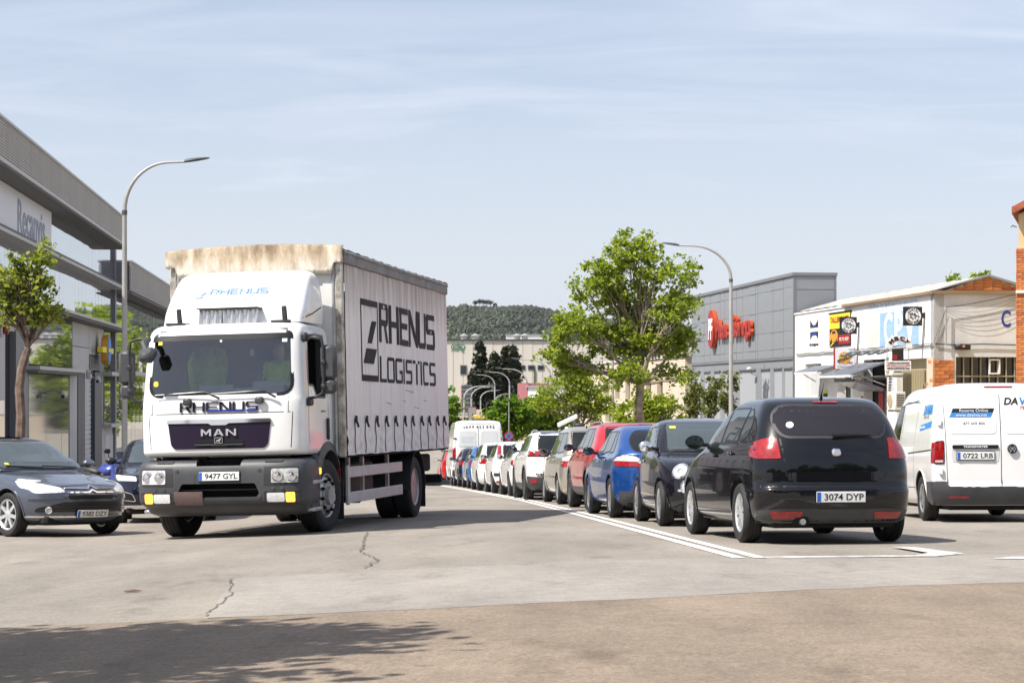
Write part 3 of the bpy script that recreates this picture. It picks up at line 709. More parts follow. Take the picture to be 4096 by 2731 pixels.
M('mirror_pane', (.60, .64, .67), .02, .88, noise=(.7, .04)); M('shutter_white', (.62, .62, .62), .6); M('shutter_tan', (.40, .34, .22), .6, noise=(4, .15)); M('ac_white', (.68, .66, .58), .6, noise=(5, .08)); M('frame_olive', (.30, .28, .22), .7); M('pale_concrete', (.58, .54, .47), .85, noise=(.35, .12), bump=(6, .15)); M('roof_black', (.04, .05, .05), .7); M('pink_sheet', (.42, .15, .16), .6, noise=(2, .1)); M('awning_steel', (.13, .145, .18), .45, .2, noise=(2, .2)); M('door_purple', (.085, .075, .10), .4, coat=.3)
UNIT = {}
def unit(mat, b=.0):
    if mat not in UNIT: UNIT[mat] = MB().box((0, 0, 0), (1, 1, 1)).mesh('panel', mat)
    return UNIT[mat]
def pbox(name, mat, parent, a, b):
    """a part: axis-aligned block between corners a and b in the parent's space"""
    c = [(p + q) / 2 for p, q in zip(a, b)]; d = [max(abs(q - p), 1e-4) for p, q in zip(a, b)]
    return link(name, unit(mat), parent, T(*c) @ Matrix.Diagonal((*d, 1)))
def wall(a0, a1, z0, z1, holes, depth=.25, y=0.0, flip=1):
    """front face with openings and their reveals, in (along, out, up)"""
    mb = MB(); xs = sorted({a0, a1, *[h[0] for h in holes], *[h[1] for h in holes]}); zs = sorted({z0, z1, *[h[2] for h in holes], *[h[3] for h in holes]})
    for i in range(len(xs) - 1):
        for j in range(len(zs) - 1):
            cx, cz = (xs[i] + xs[i + 1]) / 2, (zs[j] + zs[j + 1]) / 2
            if not any(h[0] < cx < h[1] and h[2] < cz < h[3] for h in holes): mb.quad((xs[i], y, zs[j]), (xs[i + 1], y, zs[j]), (xs[i + 1], y, zs[j + 1]), (xs[i], y, zs[j + 1]))
    for x0, x1, u, v in holes:
        yb = y - depth
        for q in (((x0, y, u), (x0, yb, u), (x0, yb, v), (x0, y, v)), ((x1, y, u), (x1, y, v), (x1, yb, v), (x1, yb, u)), ((x0, y, u), (x1, y, u), (x1, yb, u), (x0, yb, u)), ((x0, y, v), (x0, yb, v), (x1, yb, v), (x1, y, v))): mb.quad(*q)
    mb.quad((a0, y, z0), (a0, y, z1), (a0, y - depth, z1), (a0, y - depth, z0)); mb.quad((a1, y, z0), (a1, y - depth, z0), (a1, y - depth, z1), (a1, y, z1)); mb.quad((a0, y, z1), (a1, y, z1), (a1, y - depth, z1), (a0, y - depth, z1))
    return mb
def sidef(X, d, k):
    """frame of a street front: x runs away along the street, y to the left, z up from the camera's level"""
    n = math.hypot(k, 1); m = Matrix(((-k / n, -1 / n, 0, X), (1 / n, -k / n, 0, d), (0, 0, 1, CAM_Z), (0, 0, 0, 1))); return m
def lettering(name, txt, parent, mat, c, w, h, right=(-1, 0, 0), ext=.004, bold=0.0, shear=0.0, rot=0.0):
    m = plane_basis(Vector(c), right, (0, 0, 1)) @ RZ(rot); return link(name, fit_text(txt, w, h, mat, ext, bold, shear), parent, m)
def bricks(parent, org, ax, up0, ncol, nrow, bl, bh, out, off=0.5, g=.010, mats=('brick_orange', 'brick_dark'), depth=.10, first=0):
    """courses of single bricks, each an object: org corner, ax = along, out = outward"""
    ax = Vector(ax).normalized(); out = Vector(out).normalized(); ms = []
    for m in mats:
        key = ('brick', m, bl, bh, depth)
        if key not in UNIT: UNIT[key] = MB().cbox((0, 0, 0), (bl - g, depth, bh - g), .004).mesh('brick', m)
        ms.append(UNIT[key])
    rn = random.Random(int(abs(org[0]) * 100) + nrow); basis = Matrix((ax, -out, Vector((0, 0, 1)))).transposed().to_4x4()
    for r_ in range(nrow):
        sh = off * bl if r_ % 2 else 0; x = 0.0; L_ = ncol * bl
        x = -sh
        while x < L_ - .01:
            a, b = max(x, 0), min(x + bl, L_)
            if b - a > .05:
                s = (b - a) / bl; o = link('brick', ms[0 if rn.random() < .7 else 1], parent)
                p = Vector(org) + ax * ((a + b) / 2) + Vector((0, 0, r_ * bh + bh / 2)) + out * (rn.uniform(-.004, .006) - depth / 2 + .02)
                o.matrix_basis = T(*p) @ basis @ Matrix.Diagonal((s, 1, 1, 1))
            x += bl

# --- paint shop: white render, gable towards the camera
ps = thing('paint_shop', 'low white rendered paint shop with a big blue CPV panel and brick corner pier', 'building', sidef(12.27, 57.9, .1163))
G = -3.25
holes = [(12.15, 14.32, G, 1.01), (8.39, 10.1, G, .72), (4.52, 7.03, G, 1.04), (.62, 3.55, G, 1.0)]
wall(0, 15.75, G, 2.85, holes, .3).build('street_wall', 'white_render', ps)
wall(-9, 0, G, 2.85, [(-2.75, -.66, -.75, 1.02)], .3).build('gable_wall', 'grey_render', ps, None, Matrix(((0, 1, 0, 0), (1, 0, 0, 0), (0, 0, 1, 0), (0, 0, 0, 1))) @ Matrix.Diagonal((1, -1, 1, 1)))
bpy.data.objects['gable_wall'].data.flip_normals()
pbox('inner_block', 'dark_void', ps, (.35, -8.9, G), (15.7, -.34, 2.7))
pbox('eave_ledge', 'eave_brown', ps, (-.10, -9, 2.85), (.05, .10, 2.95)); pbox('eave_ledge', 'eave_brown', ps, (.05, -.05, 2.85), (9.2, .12, 2.93)); pbox('wall_coping', 'white_render', ps, (9.2, -.3, 2.85), (15.75, .04, 2.90))
rf = MB(); nr = 26
for i in range(nr):
    a, b = 0.02 + 15.6 * i / nr, .02 + 15.6 * (i + 1) / nr; w = .012 if i % 2 else -.012
    rf.quad((a, .02, 2.94 + w), (b, .02, 2.94 - w), (b, -1.62, 3.40 - w), (a, -1.62, 3.40 + w)); rf.quad((a, -1.62, 3.40 + w), (b, -1.62, 3.40 - w), (b, -3.3, 2.94 - w), (a, -3.3, 2.94 + w))
rf.build('roof', 'roof_sheet', ps); pbox('flat_roof', 'roof_sheet', ps, (.0, -9, 2.80), (15.6, -3.3, 2.94))
MB().add([(.02, -.3, 2.95), (.02, -1.62, 3.385), (.02, -3.1, 2.95), (.14, -.3, 2.95), (.14, -1.62, 3.385), (.14, -3.1, 2.95)], [(0, 1, 2), (5, 4, 3), (0, 3, 4, 1), (1, 4, 5, 2)]).build('gable_infill', 'mortar', ps)
for r_ in range(4):
    z = 2.965 + r_ * .095; hw_ = (3.385 - z - .08) / .33; y0 = -1.62 + hw_; k = int(2 * hw_ / .29)
    if k > 0: bricks(ps, (.02, -1.62 + k * .145, z), (0, -1, 0), 0, k, 1, .29, .092, (-1, 0, 0), first=r_)
for sg in (1, -1):
    y1 = .05 if sg > 0 else -3.3
    MB().add([(-.08, y1, 2.95), (-.08, -1.62, 3.43), (-.08, -1.62, 3.36), (-.08, y1 - .0, 2.88 if sg < 0 else 2.93), (.05, y1, 2.95), (.05, -1.62, 3.43), (.05, -1.62, 3.36), (.05, y1, 2.9)], [(0, 1, 2, 3), (4, 7, 6, 5), (0, 4, 5, 1), (3, 2, 6, 7)]).build('verge_board', 'panel_grey', ps)
# brick pier on the corner
pbox('pier_core', 'mortar', ps, (.03, -.60, G), (.58, .025, 1.02)); bpy.data.objects['pier_core']
bricks(ps, (.0, -.005, G + .06), (0, -1, 0), 0, 2, 38, .30, .1085, (-1, 0, 0)); bricks(ps, (.60, .0, G + .06), (-1, 0, 0), 0, 2, 38, .30, .1085, (0, 1, 0))
bricks(ps, (7.33, -.02, G + .1), (-1, 0, 0), 0, 1, 36, .28, .1085, (0, 1, 0), off=0); bricks(ps, (4.50, -.02, G + .1), (-1, 0, 0), 0, 1, 36, .10, .1085, (0, 1, 0), off=0)
# gable window with bars
gw = pbox('gable_window', 'dark_glass', ps, (.20, -2.75, -.75), (.24, -.66, 1.02))
for k in range(9): pbox('window_bar', 'frame_olive', ps, (.10, -2.75 + k * .258, -.75), (.16, -2.72 + k * .258, 1.02))
for z in (.44, -.16): pbox('window_bar', 'frame_olive', ps, (.09, -2.75, z), (.15, -.66, z + .04))
for q in (((.05, -2.02, .52), (.12, -1.98, .96)), ((.05, -1.72, .52), (.12, -1.68, .96)), ((.05, -2.02, .92), (.12, -1.68, .96)), ((.05, -2.02, .52), (.12, -1.68, .56))): pbox('vent_frame', 'ink_white', ps, *q)
# big painted panel and lettering
pbox('blue_panel', 'sign_blue', ps, (1.38, 0, 1.42), (5.23, .012, 2.49)); pbox('ghost_sign', 'sign_ghost', ps, (5.28, 0, 1.42), (6.55, .010, 2.48))
lettering('panel_lettering', 'C', ps, 'ink_white', (4.34, .014, 1.96), .86, 1.03, bold=.03); lettering('panel_lettering', 'P', ps, 'ink_white', (3.28, .014, 1.96), .80, 1.03, bold=.03); lettering('panel_lettering', 'V', ps, 'ink_white', (2.2, .014, 1.96), 1.0, 1.03, bold=.03)
lettering('title_lettering', 'CENTRAL DE PINTURES DEL VALLES S.L.', ps, 'sign_lilac', (3.98, .004, 2.67), 5.1, .24, bold=.02)
pbox('ghost_letter', 'ink_white', ps, (5.4, .01, 1.9), (6.5, .013, 1.98)); pbox('ghost_letter', 'ink_white', ps, (5.84, .01, 1.45), (5.92, .013, 2.45))
# narrow banner logo
lg = MB(); ch = []
for k in range(9): t = k / 8; ch.append((12.54 + 1.04 * t, 2.57 - .20 * math.sin(math.pi * t)))
for k in range(9): t = k / 8; ch.append((13.58 - 1.04 * t, 1.87 + .20 * math.sin(math.pi * t)))
lg.prism(ch, .003, .012, lambda u, v, d: (u, d, v)); lo = lg.build('painted_logo', 'ink_black', ps)
pbox('logo_band', 'ink_white', ps, (12.53, .012, 2.14), (13.59, .016, 2.28)); pbox('logo_band', 'deep_blue', ps, (12.70, .012, 2.33), (13.45, .015, 2.37)); pbox('logo_band', 'deep_blue', ps, (12.70, .012, 2.02), (13.45, .015, 2.09))
lettering('painted_lettering', 'Bodegues', ps, 'ink_black', (13.1, .004, 1.68), 1.2, .14, bold=.04)
lettering('gable_lettering', 'C', ps, 'deep_blue', (-.004, -2.17, 2.135), .28, .50, right=(0, -1, 0), bold=.02); lettering('gable_lettering', 'P', ps, 'deep_blue', (-.004, -2.62, 2.135), .28, .50, right=(0, -1, 0), bold=.02)
# windows, doors, shutters
pbox('side_shutter', 'shutter_white', ps, (12.15, -.22, -2.9), (14.32, -.2, 1.01))
for k in range(12): pbox('shutter_rib', 'shutter_white', ps, (12.2 + k * .175, -.2, -2.9), (12.25 + k * .175, -.17, .95))
pbox('shutter_bar', 'ink_white', ps, (12.15, -.17, -.22), (14.32, -.14, -.15)); pbox('door_wall', 'door_purple', ps, (4.6, -.32, G), (5.8, -.30, .1)); pbox('door_leaf', 'ink_red', ps, (5.8, -.30, G), (6.3, -.27, .0)); pbox('inner_wall', 'frame_olive', ps, (8.6, -.34, G), (9.6, -.32, .3))
pbox('shutter_wall', 'shutter_tan', ps, (.62, -.22, G), (3.55, -.2, 1.0))
for k in range(18): pbox('shutter_rib', 'shutter_tan', ps, (.66 + k * .16, -.2, G), (.70 + k * .16, -.16, .66))
pbox('notice_board', 'ink_white', ps, (3.62, .002, -1.6), (4.42, .012, 1.02)); lettering('notice_lettering', 'CPV', ps, 'deep_blue', (4.02, .014, .82), .55, .2, bold=.03)
for i, z in enumerate((.40, .30, .20, .12, .04, -.20, -.28, -.36, -.52, -.60)): pbox('notice_line', 'ink_grey', ps, (3.75 + .03 * (i % 3), .012, z), (4.35, .014, z + .025))
pbox('meter_box', 'sign_yellow', ps, (11.3, .0, -.04), (11.8, .03, .07)); pbox('meter_box', 'ink_black', ps, (11.35, .0, -.30), (11.75, .04, -.05))
for z in (1.40, 1.36):
    pts = []
    for k in range(60): a = 15.4 - 15.4 * k / 59; pts.append((a, .05, z + .007 * math.sin(a * 3 + z * 40) - .008 * abs(math.sin(a * 1.1))))
    MB().tube(pts, .011, 5).build('wall_cable', 'cable', ps)
MB().tube([(-.04, -.02, 1.40), (-.05, -.6, 1.37), (-.05, -1.4, 1.395), (-.05, -2.6, 1.37)], .016, 5).build('wall_cable', 'cable', ps)
pl = MB(); pl.tube([(-.10, -.33, 1.35), (-.10, -.33, 2.48)], .022, 6); pl.build('wall_mast', 'galv', ps)
for k, sag in enumerate((.05, .18, .28, .38, .5)):
    pts = [(-.10 - .004 * k, -.33 - 2.5 * t, 2.46 - .03 * k + .5 * t - sag * 4 * t * (1 - t)) for t in [i / 14 for i in range(15)]]; MB().tube(pts, .010 if k == 0 else .004, 4).build('hanging_cable', 'cable', ps)
for e in (-.10, -.18): MB().tube([(-.05, -.33, 2.40), (-.03, e + .12, 1.40)], .005, 4).build('hanging_cable', 'cable', ps)
# things fixed on the paint shop
def top(name, label, cat, group=None): o = thing(name, label, cat, ps.matrix_world.copy() if False else sidef(12.27, 57.9, .1163), group); return o
def poster():
    o = top('poster', 'yellow and red painted car repair poster on the white shop wall', 'poster'); pbox('poster_board', 'ink_black', o, (8.44, .0, 1.55), (10.99, .03, 2.68)); pbox('poster_field', 'sign_yellow', o, (8.47, .03, 2.16), (10.96, .034, 2.66)); pbox('poster_field', 'sign_red', o, (8.47, .03, 1.62), (9.85, .034, 1.93)); pbox('poster_rail', 'cable', o, (8.35, .0, 2.69), (11.1, .06, 2.72))
    lettering('poster_lettering', 'TALLER RAPID', o, 'sign_red', (9.72, .036, 2.46), 2.3, .2, bold=.04); lettering('poster_lettering', '93 712 4539', o, 'ink_white', (9.2, .036, 1.78), 1.1, .12)
    c = MB(); c.prism(round_poly([(9.95, 1.72), (10.85, 1.72), (10.9, 1.95), (10.62, 2.12), (10.2, 2.12), (9.95, 1.98)], .06), .034, .042, lambda u, v, d: (u, d, v)); co = c.build('painted_car', 'sign_orange', o); pbox('painted_car_screen', 'ink_black', co, (10.2, .042, 1.99), (10.62, .046, 2.08))
    for a in (10.1, 10.7): MB().lathe([(.08, .042), (.08, .047)], (a, 0, 1.74), 'y', 14).build('painted_car_wheel', 'ink_black', co)
    s = MB(); s.prism([(10.9, 1.57), (10.8, 1.57), (10.35, 1.70), (10.55, 1.70)], .034, .038, lambda u, v, d: (u, d, v)); s.build('painted_stripe', 'sign_yellow', o)
poster()
def hempel(a, z, label):
    o = top('projecting_sign', label, 'sign'); y = .20; s = .56     # hangs square to the wall, facing the street end
    pbox('sign_box', 'ink_black', o, (a, y - .1, z - s / 2), (a + .1, y - .1 + s, z + s / 2)); pbox('sign_arm', 'ink_black', o, (a + .02, .0, z - .06), (a + .08, y - .1, z + .10)); MB().tube([(a + .05, .02, z + .12), (a + .05, .02, z - .55)], .02, 6).build('sign_post', 'galv', o)
    cy_ = y - .1 + s / 2; fx = a - .004
    MB().lathe([(.235, 0), (.235, -.006), (.004, -.007)], (fx + .002, cy_, z), 'x', 40).build('sign_disc', 'ink_white', o)
    rg = MB(); rg.lathe([(.165, -.008), (.165, -.011), (.158, -.011), (.158, -.008)], (fx, cy_, z), 'x', 40, close=True); rg.build('sign_ring', 'ink_black', o)
    for txt, r_, a0, a1 in (('HEMPEL', .198, 140, 40), ('Estd 1915', -.198, -145, -35)):
        for i, ch_ in enumerate(txt):
            if ch_ == ' ': continue
            an = R(a0 + (a1 - a0) * i / (len(txt) - 1)); rr = abs(r_)
            m = plane_basis(Vector((fx - .008, cy_ - rr * math.cos(an), z + rr * math.sin(an))), (0, -1, 0), (0, 0, 1)) @ RZ(an - math.pi / 2 if r_ > 0 else an + math.pi / 2)
            link('sign_letter', fit_text(ch_, .042, .055, 'ink_black', .001, .03), o, m)
    mk = MB(); rn = random.Random(3)
    for k in range(7): an = k * .9; mk.prism([(cy_ + .1 * math.cos(an), z + .1 * math.sin(an)), (cy_ + .13 * math.cos(an + .5), z + .11 * math.sin(an + .5)), (cy_ + .03 * math.cos(an + .9), z + .04 * math.sin(an + .9))], fx - .007, fx - .010, lambda u, v, d: (d, u, v))
    mk.tube([(fx - .012, cy_ + .12, z + .09), (fx - .012, cy_ - .2, z - .02)], .010, 5); mo = mk.build('sign_emblem', 'ink_black', o)
hempel(7.45, 2.18, 'square black sign with a round white emblem hanging beside the yellow repair poster'); hempel(.75, 2.23, 'square black sign with a round white emblem hanging in front of the blue painted panel')
def titan():
    o = top('projecting_sign', 'white square paint brand sign with an orange disc beside the shop awnings', 'sign'); a, y0, s, z = 7.62, .12, .66, 1.10
    pbox('sign_box', 'ink_white', o, (a, y0, z - .34), (a + .14, y0 + s, z + .34)); pbox('sign_edge', 'sign_red', o, (a + .005, y0 - .02, z - .36), (a + .15, y0 + s + .02, z - .343)); pbox('sign_edge', 'sign_red', o, (a + .005, y0 + s + .003, z - .343), (a + .15, y0 + s + .02, z + .36)); pbox('sign_edge', 'sign_red', o, (a + .005, y0 - .02, z - .343), (a + .15, y0 - .003, z + .36))
    MB().lathe([(.20, 0), (.20, -.006), (.004, -.0065)], (a - .001, y0 + s / 2 + .02, z + .02), 'x', 30).build('sign_disc', 'titan_orange', o)
    lettering('sign_lettering', 'TITANLUX', o, 'ink_black', (a - .010, y0 + s / 2, z + .0), .56, .13, right=(0, -1, 0), bold=.04, rot=R(28)); lettering('sign_lettering', 'la marca de pinturas', o, 'ink_grey', (a - .006, y0 + s / 2, z - .26), .5, .05, right=(0, -1, 0)); lettering('sign_lettering', 'Titan', o, 'ink_red', (a - .006, y0 + .18, z - .12), .2, .07, right=(0, -1, 0), shear=.2)
titan()
def macy():
    o = top('projecting_sign', 'arched white Macy sign above a small distributor board near the brick corner', 'sign'); a, cy_, z0 = 1.0, .72, 1.30; ro, ri = .40, .215
    arc = [(cy_ + ro * math.cos(t), z0 + .92 * ro * math.sin(t)) for t in [math.pi * k / 16 for k in range(17)]] + [(cy_ - ri * math.cos(t), z0 + .92 * ri * math.sin(t)) for t in [math.pi * k / 16 for k in range(17)]]
    MB().prism(arc, a, a + .08, lambda u, v, d: (d, u, v)).build('sign_arch', 'ink_white', o)
    for i, ch_ in enumerate('Macy'):
        an = R(140 - 100 * i / 3); rr = .315; m = plane_basis(Vector((a - .006, cy_ - rr * math.cos(an), z0 + .92 * rr * math.sin(an))), (0, -1, 0), (0, 0, 1)) @ RZ(an - math.pi / 2); link('sign_letter', fit_text(ch_, .15, .12, 'ink_black', .002, .04), o, m)
    ur = [(cy_ - .25 * math.cos(t), z0 + .92 * .25 * math.sin(t)) for t in [R(35 + 110 * k / 10) for k in range(11)]] + [(cy_ - .232 * math.cos(t), z0 + .92 * .232 * math.sin(t)) for t in [R(145 - 110 * k / 10) for k in range(11)]]
    MB().prism(ur, a - .005, a, lambda u, v, d: (d, u, v)).build('sign_underline', 'sign_red', o)
    MB().tube([(a + .04, cy_ - .3, z0), (a + .04, cy_ - .3, .78)], .015, 6).build('sign_strut', 'galv', o); MB().tube([(a + .04, cy_ + .36, z0), (a + .04, cy_ + .36, .78)], .015, 6).build('sign_strut', 'galv', o); MB().tube([(a + .04, .0, z0 + .03), (a + .04, cy_ - .38, z0 + .03)], .02, 6).build('sign_arm', 'galv', o)
    pbox('plain_board', 'ink_black', o, (a + .02, cy_ - .14, .90), (a + .07, cy_ + .20, 1.28)); pbox('plain_board_patch', 'sign_red', o, (a + .012, cy_ + .06, .96), (a + .02, cy_ + .19, 1.1))
    pbox('board', 'ink_white', o, (a, cy_ - .36, .63), (a + .07, cy_ + .42, .92)); pbox('board_band', 'ink_red', o, (a - .004, cy_ - .33, .765), (a, cy_ + .39, .795))
    lettering('board_lettering', '"LA ESTRELLA DE LAS PINTURAS"', o, 'ink_black', (a - .005, cy_ + .03, .855), .68, .05, right=(0, -1, 0), bold=.01); lettering('board_lettering', 'DISTRIBUIDOR', o, 'ink_white', (a - .007, cy_ + .03, .78), .5, .022, right=(0, -1, 0)); lettering('board_lettering', 'CENTRAL DE PINTURAS DEL VALLES', o, 'ink_black', (a - .005, cy_ + .03, .70), .68, .05, right=(0, -1, 0), bold=.01)
macy()
def aircon(a, y, z, label, w=.8, h=.56, rot=0):
    o = thing('air_conditioner', label, 'air conditioner', sidef(12.27, 57.9, .1163) @ T(a, y, z) @ RZ(rot)); MB().cbox((0, 0, h / 2), (w, .32, h), .02).build('case', 'ac_white', o, 40); MB().lathe([(.21, .165), (.21, .18), (.19, .185), (.004, .186)], (.1, 0, h / 2), 'y', 28).build('fan_grille', 'shutter_tan', o, 40)
    for k in range(8): pbox('side_slot', 'dark_void', o, (-w / 2 - .004, -.12, .10 + k * .05), (-w / 2 + .002, .12, .125 + k * .05))
    for x in (-.28, .28): pbox('bracket', 'galv', o, (x - .02, -.3, -.05), (x + .02, .18, .0))
aircon(2.85, .30, .50, 'yellowed air conditioner on a bracket above a narrow ledge beside the notice board'); aircon(2.6, .30, -.55, 'lower air conditioner on the tan shutter beneath another unit'); aircon(-.30, -2.2, -.45, 'air conditioner hung below the barred gable window', rot=R(90))
def flood(i, a):
    o = thing('floodlight', 'small grey floodlight on a stub arm under the shop wall cables', 'floodlight', sidef(12.27, 57.9, .1163) @ T(a, 0, 1.22), 'floodlights over the paint shop doors')
    MB().tube([(0, .0, .14), (0, .35, .10), (0, .5, .03)], .018, 6).build('arm', 'galv', o, 40); MB().cbox((0, .62, .0), (.30, .34, .07), .02, Matrix.Rotation(R(-18), 3, 'X')).build('lamp_housing', 'lamp_head', o, 40); pbox('lamp_glass', 'lamp_clear', o, (-.13, .5, -.05), (.13, .74, -.045))
for i, a in enumerate((6.92, 5.95, 4.9, 3.9, 2.95)): flood(i, a)
o = thing('wall_lamp', 'black box lamp on the white gable beside the cables', 'lamp', sidef(12.27, 57.9, .1163) @ T(-.12, -.82, 1.30)); MB().cbox((0, 0, 0), (.2, .44, .15), .03).build('lamp_box', 'ink_black', o, 40); MB().cbox((-.11, 0, .02), (.03, .08, .06), .01).build('lamp_sensor', 'lamp_orange', o, 40); pbox('lamp_arm', 'ink_black', o, (.05, -.03, .05), (.12, .03, .10))
def awning(label, a0, a1, zt, zb, outl):
    o = top('awning', label, 'awning'); q = MB(); y1 = outl
    q.add([(a0, .02, zt), (a1, .02, zt), (a1, y1, zb), (a0, y1, zb), (a0, .02, zt - .05), (a1, .02, zt - .05), (a1, y1, zb - .05), (a0, y1, zb - .05)], [(0, 1, 2, 3), (7, 6, 5, 4), (0, 4, 5, 1), (1, 5, 6, 2), (2, 6, 7, 3), (3, 7, 4, 0)]); q.fix = True; q.build('awning_sheet', 'awning_steel', o)
    pbox('awning_rail', 'shutter_white', o, (a0, y1 - .02, zb - .10), (a1, y1 + .03, zb - .02))
    for a in (a0 + .1, a1 - .1): MB().tube([(a, .02, zb - .35), (a, y1 * .8, zb - .02)], .02, 6).build('awning_stay', 'galv', o)
awning('slanted steel awning over the doorway between the shutter and the paint sign', 9.9, 12.9, .93, .72, .75); awning('wide tilted steel awning over the dark main doorway of the paint shop', 4.55, 8.2, .95, .56, 1.15)
dd = top('tilting_door', 'raised purple-grey tilting door leaf hanging out of the dark main doorway', 'door'); q = MB(); q.add([(4.56, .1, .12), (7.0, .1, .12), (7.0, 1.0, .42), (4.56, 1.0, .42), (4.56, .1, .02), (7.0, .1, .02), (7.0, 1.0, .32), (4.56, 1.0, .32)], [(0, 1, 2, 3), (7, 6, 5, 4), (0, 4, 5, 1), (1, 5, 6, 2), (2, 6, 7, 3), (3, 7, 4, 0)]); q.fix = True; q.build('door_leaf', 'door_purple', dd); MB().tube([(4.7, .02, .5), (4.7, 1.3, .46)], .02, 6).build('door_arm', 'galv', dd)

# --- grey panelled supermarket
gs = thing('supermarket', 'grey metal-panelled supermarket block with a red shop name on the front', 'building', sidef(19 - .1163 * 73.7, 73.7, .1163))
g0 = -3.8; e = 15.8
cols = [0.0] + [c - e for c in (17.3, 18.9, 19.3, 21.38, 21.75, 22.99, 23.95, 25.07, 25.89, 27.3, 28.19, 29.34, 30.2, 31.46, 32.24, 33.45)] + [18.4]
rows = [1.30, 1.62, 2.27, 3.10, 3.90, 4.30]
pbox('core', 'joint_light', gs, (.05, -1.6, g0), (18.35, -.012, 4.30))
for i in range(len(cols) - 1):
    for j in range(len(rows) - 1): pbox('cladding_panel', 'panel_grey', gs, (cols[i] + .02, -.06, rows[j] + .015), (cols[i + 1] - .02, .0 + .004 * ((i * 7 + j * 3) % 3), rows[j + 1] - .015))
pbox('parapet_cap', 'panel_grey_trim', gs, (-.05, -1.65, 4.30), (18.45, .06, 4.42)); pbox('band_ledge', 'panel_grey_trim', gs, (0, -.05, 1.22), (18.4, .05, 1.29))
op = [(.2, 1.35), (1.75, 2.95), (3.6, 5.0), (5.95, 8.75), (10.1, 11.5), (12.4, 13.5), (14.4, 15.6), (16.5, 17.7)]
wall(0, 18.4, g0, 1.22, [(a, b, -3.0, .88) for a, b in op], .35).build('lower_wall', 'panel_grey', gs)
for i, (a, b) in enumerate(op):
    if i in (2, 3):
        sh = pbox('shutter', 'shutter_white', gs, (a, -.30, -3.0), (b, -.28, .88))
        sl = MB()
        for k in range(34): sl.box(((a + b) / 2, -.24, .84 - k * .058), (b - a - .02, .05, .036), Matrix.Rotation(R(25), 3, 'X'))
        struct(sl.build('shutter_slat', 'shutter_white', gs), 'stuff')
    else: pbox('window', 'grey_glass', gs, (a, -.33, -3.0), (b, -.31, .88)); pbox('window_mullion', 'panel_grey_trim', gs, (a + .55, -.31, -3.0), (a + .6, -.27, .88))
    pbox('window_hood', 'panel_grey_trim', gs, (a - .05, .0, .88), (b + .05, .06, .93))
for j, (z0, z1) in enumerate(((1.3, 2.9), (2.92, 3.78), (3.8, 4.28))): pbox('side_panel', 'panel_grey', gs, (-.01 - .001 * j, -1.52, z0), (.05, -.10, z1))
pbox('side_wall', 'panel_grey', gs, (-.005, -1.58, g0), (.05, -.02, 1.28)); pbox('corner_trim', 'panel_grey_trim', gs, (-.02, -.10, g0), (.03, .02, 4.3)); pbox('corner_trim', 'panel_grey_trim', gs, (-.02, -1.62, g0), (.03, -1.52, 4.3)); pbox('rear_hall', 'panel_grey', gs, (3, -14, g0), (18.3, -1.6, 2.6))
cm_ = thing('security_camera', 'white security camera on a bracket over the supermarket shutters', 'camera', sidef(19 - .1163 * 73.7, 73.7, .1163) @ T(5.7, 0, .85)); MB().tube([(0, .0, -.2), (0, .25, -.1), (0, .25, .05)], .02, 6).build('bracket', 'galv', cm_); MB().cbox((.1, .3, .08), (.45, .12, .12), .03).build('camera_body', 'shutter_white', cm_, 40)
sg_ = thing('shop_sign', 'red oval PF emblem with raised red shop name letters on grey panels', 'sign', sidef(19 - .1163 * 73.7, 73.7, .1163))
ov = [(13.4 + .62 * math.cos(t), 2.74 + .82 * math.sin(t)) for t in [2 * math.pi * k / 40 for k in range(40)]]
mb = MB(); mb.prism(ov, .02, .22, lambda u, v, d: (u, d, v)); ovo = mb.build('emblem_oval', 'sign_red', sg_); 
mb = MB(); mb.prism([(13.4 + .635 * math.cos(t), 2.74 + .835 * math.sin(t)) for t in [2 * math.pi * k / 40 for k in range(40)]], .03, .19, lambda u, v, d: (u, d, v)); mb.build('emblem_rim', 'sign_side', sg_)
lettering('emblem_lettering', 'PF', sg_, 'ink_white', (13.4, .226, 2.74), .82, .92, ext=.006, bold=.03)
for word, a_hi, a_lo, z0, z1 in (('Plana', 12.6, 10.2, 2.28, 3.16), ('Fàbrega', 9.9, 6.0, 2.10, 3.30)):
    n_ = len(word); wd = {'P': 1, 'l': .4, 'a': .9, 'n': .9, 'F': .85, 'à': .9, 'b': .95, 'r': .65, 'e': .9, 'g': .95}; tot = sum(wd[c] for c in word); x = a_hi
    for c in word:
        w = wd[c] / tot * (a_hi - a_lo); hh = {'P': .80, 'F': .80, 'l': .82, 'b': .82, 'à': .92, 'g': .84}.get(c, .60); zc = {'g': 2.28 + .60 - .42}.get(c, 2.28 + hh / 2)
        me = fit_text(c, w * .86, hh, 'sign_red', .06, .05); me.materials.append(MATS['sign_side'])
        for p in me.polygons: p.material_index = 0 if p.normal.z > .5 else 1
        link('sign_letter', me, sg_, plane_basis(Vector((x - w / 2, .12, zc)), (-1, 0, 0), (0, 0, 1))); x -= w

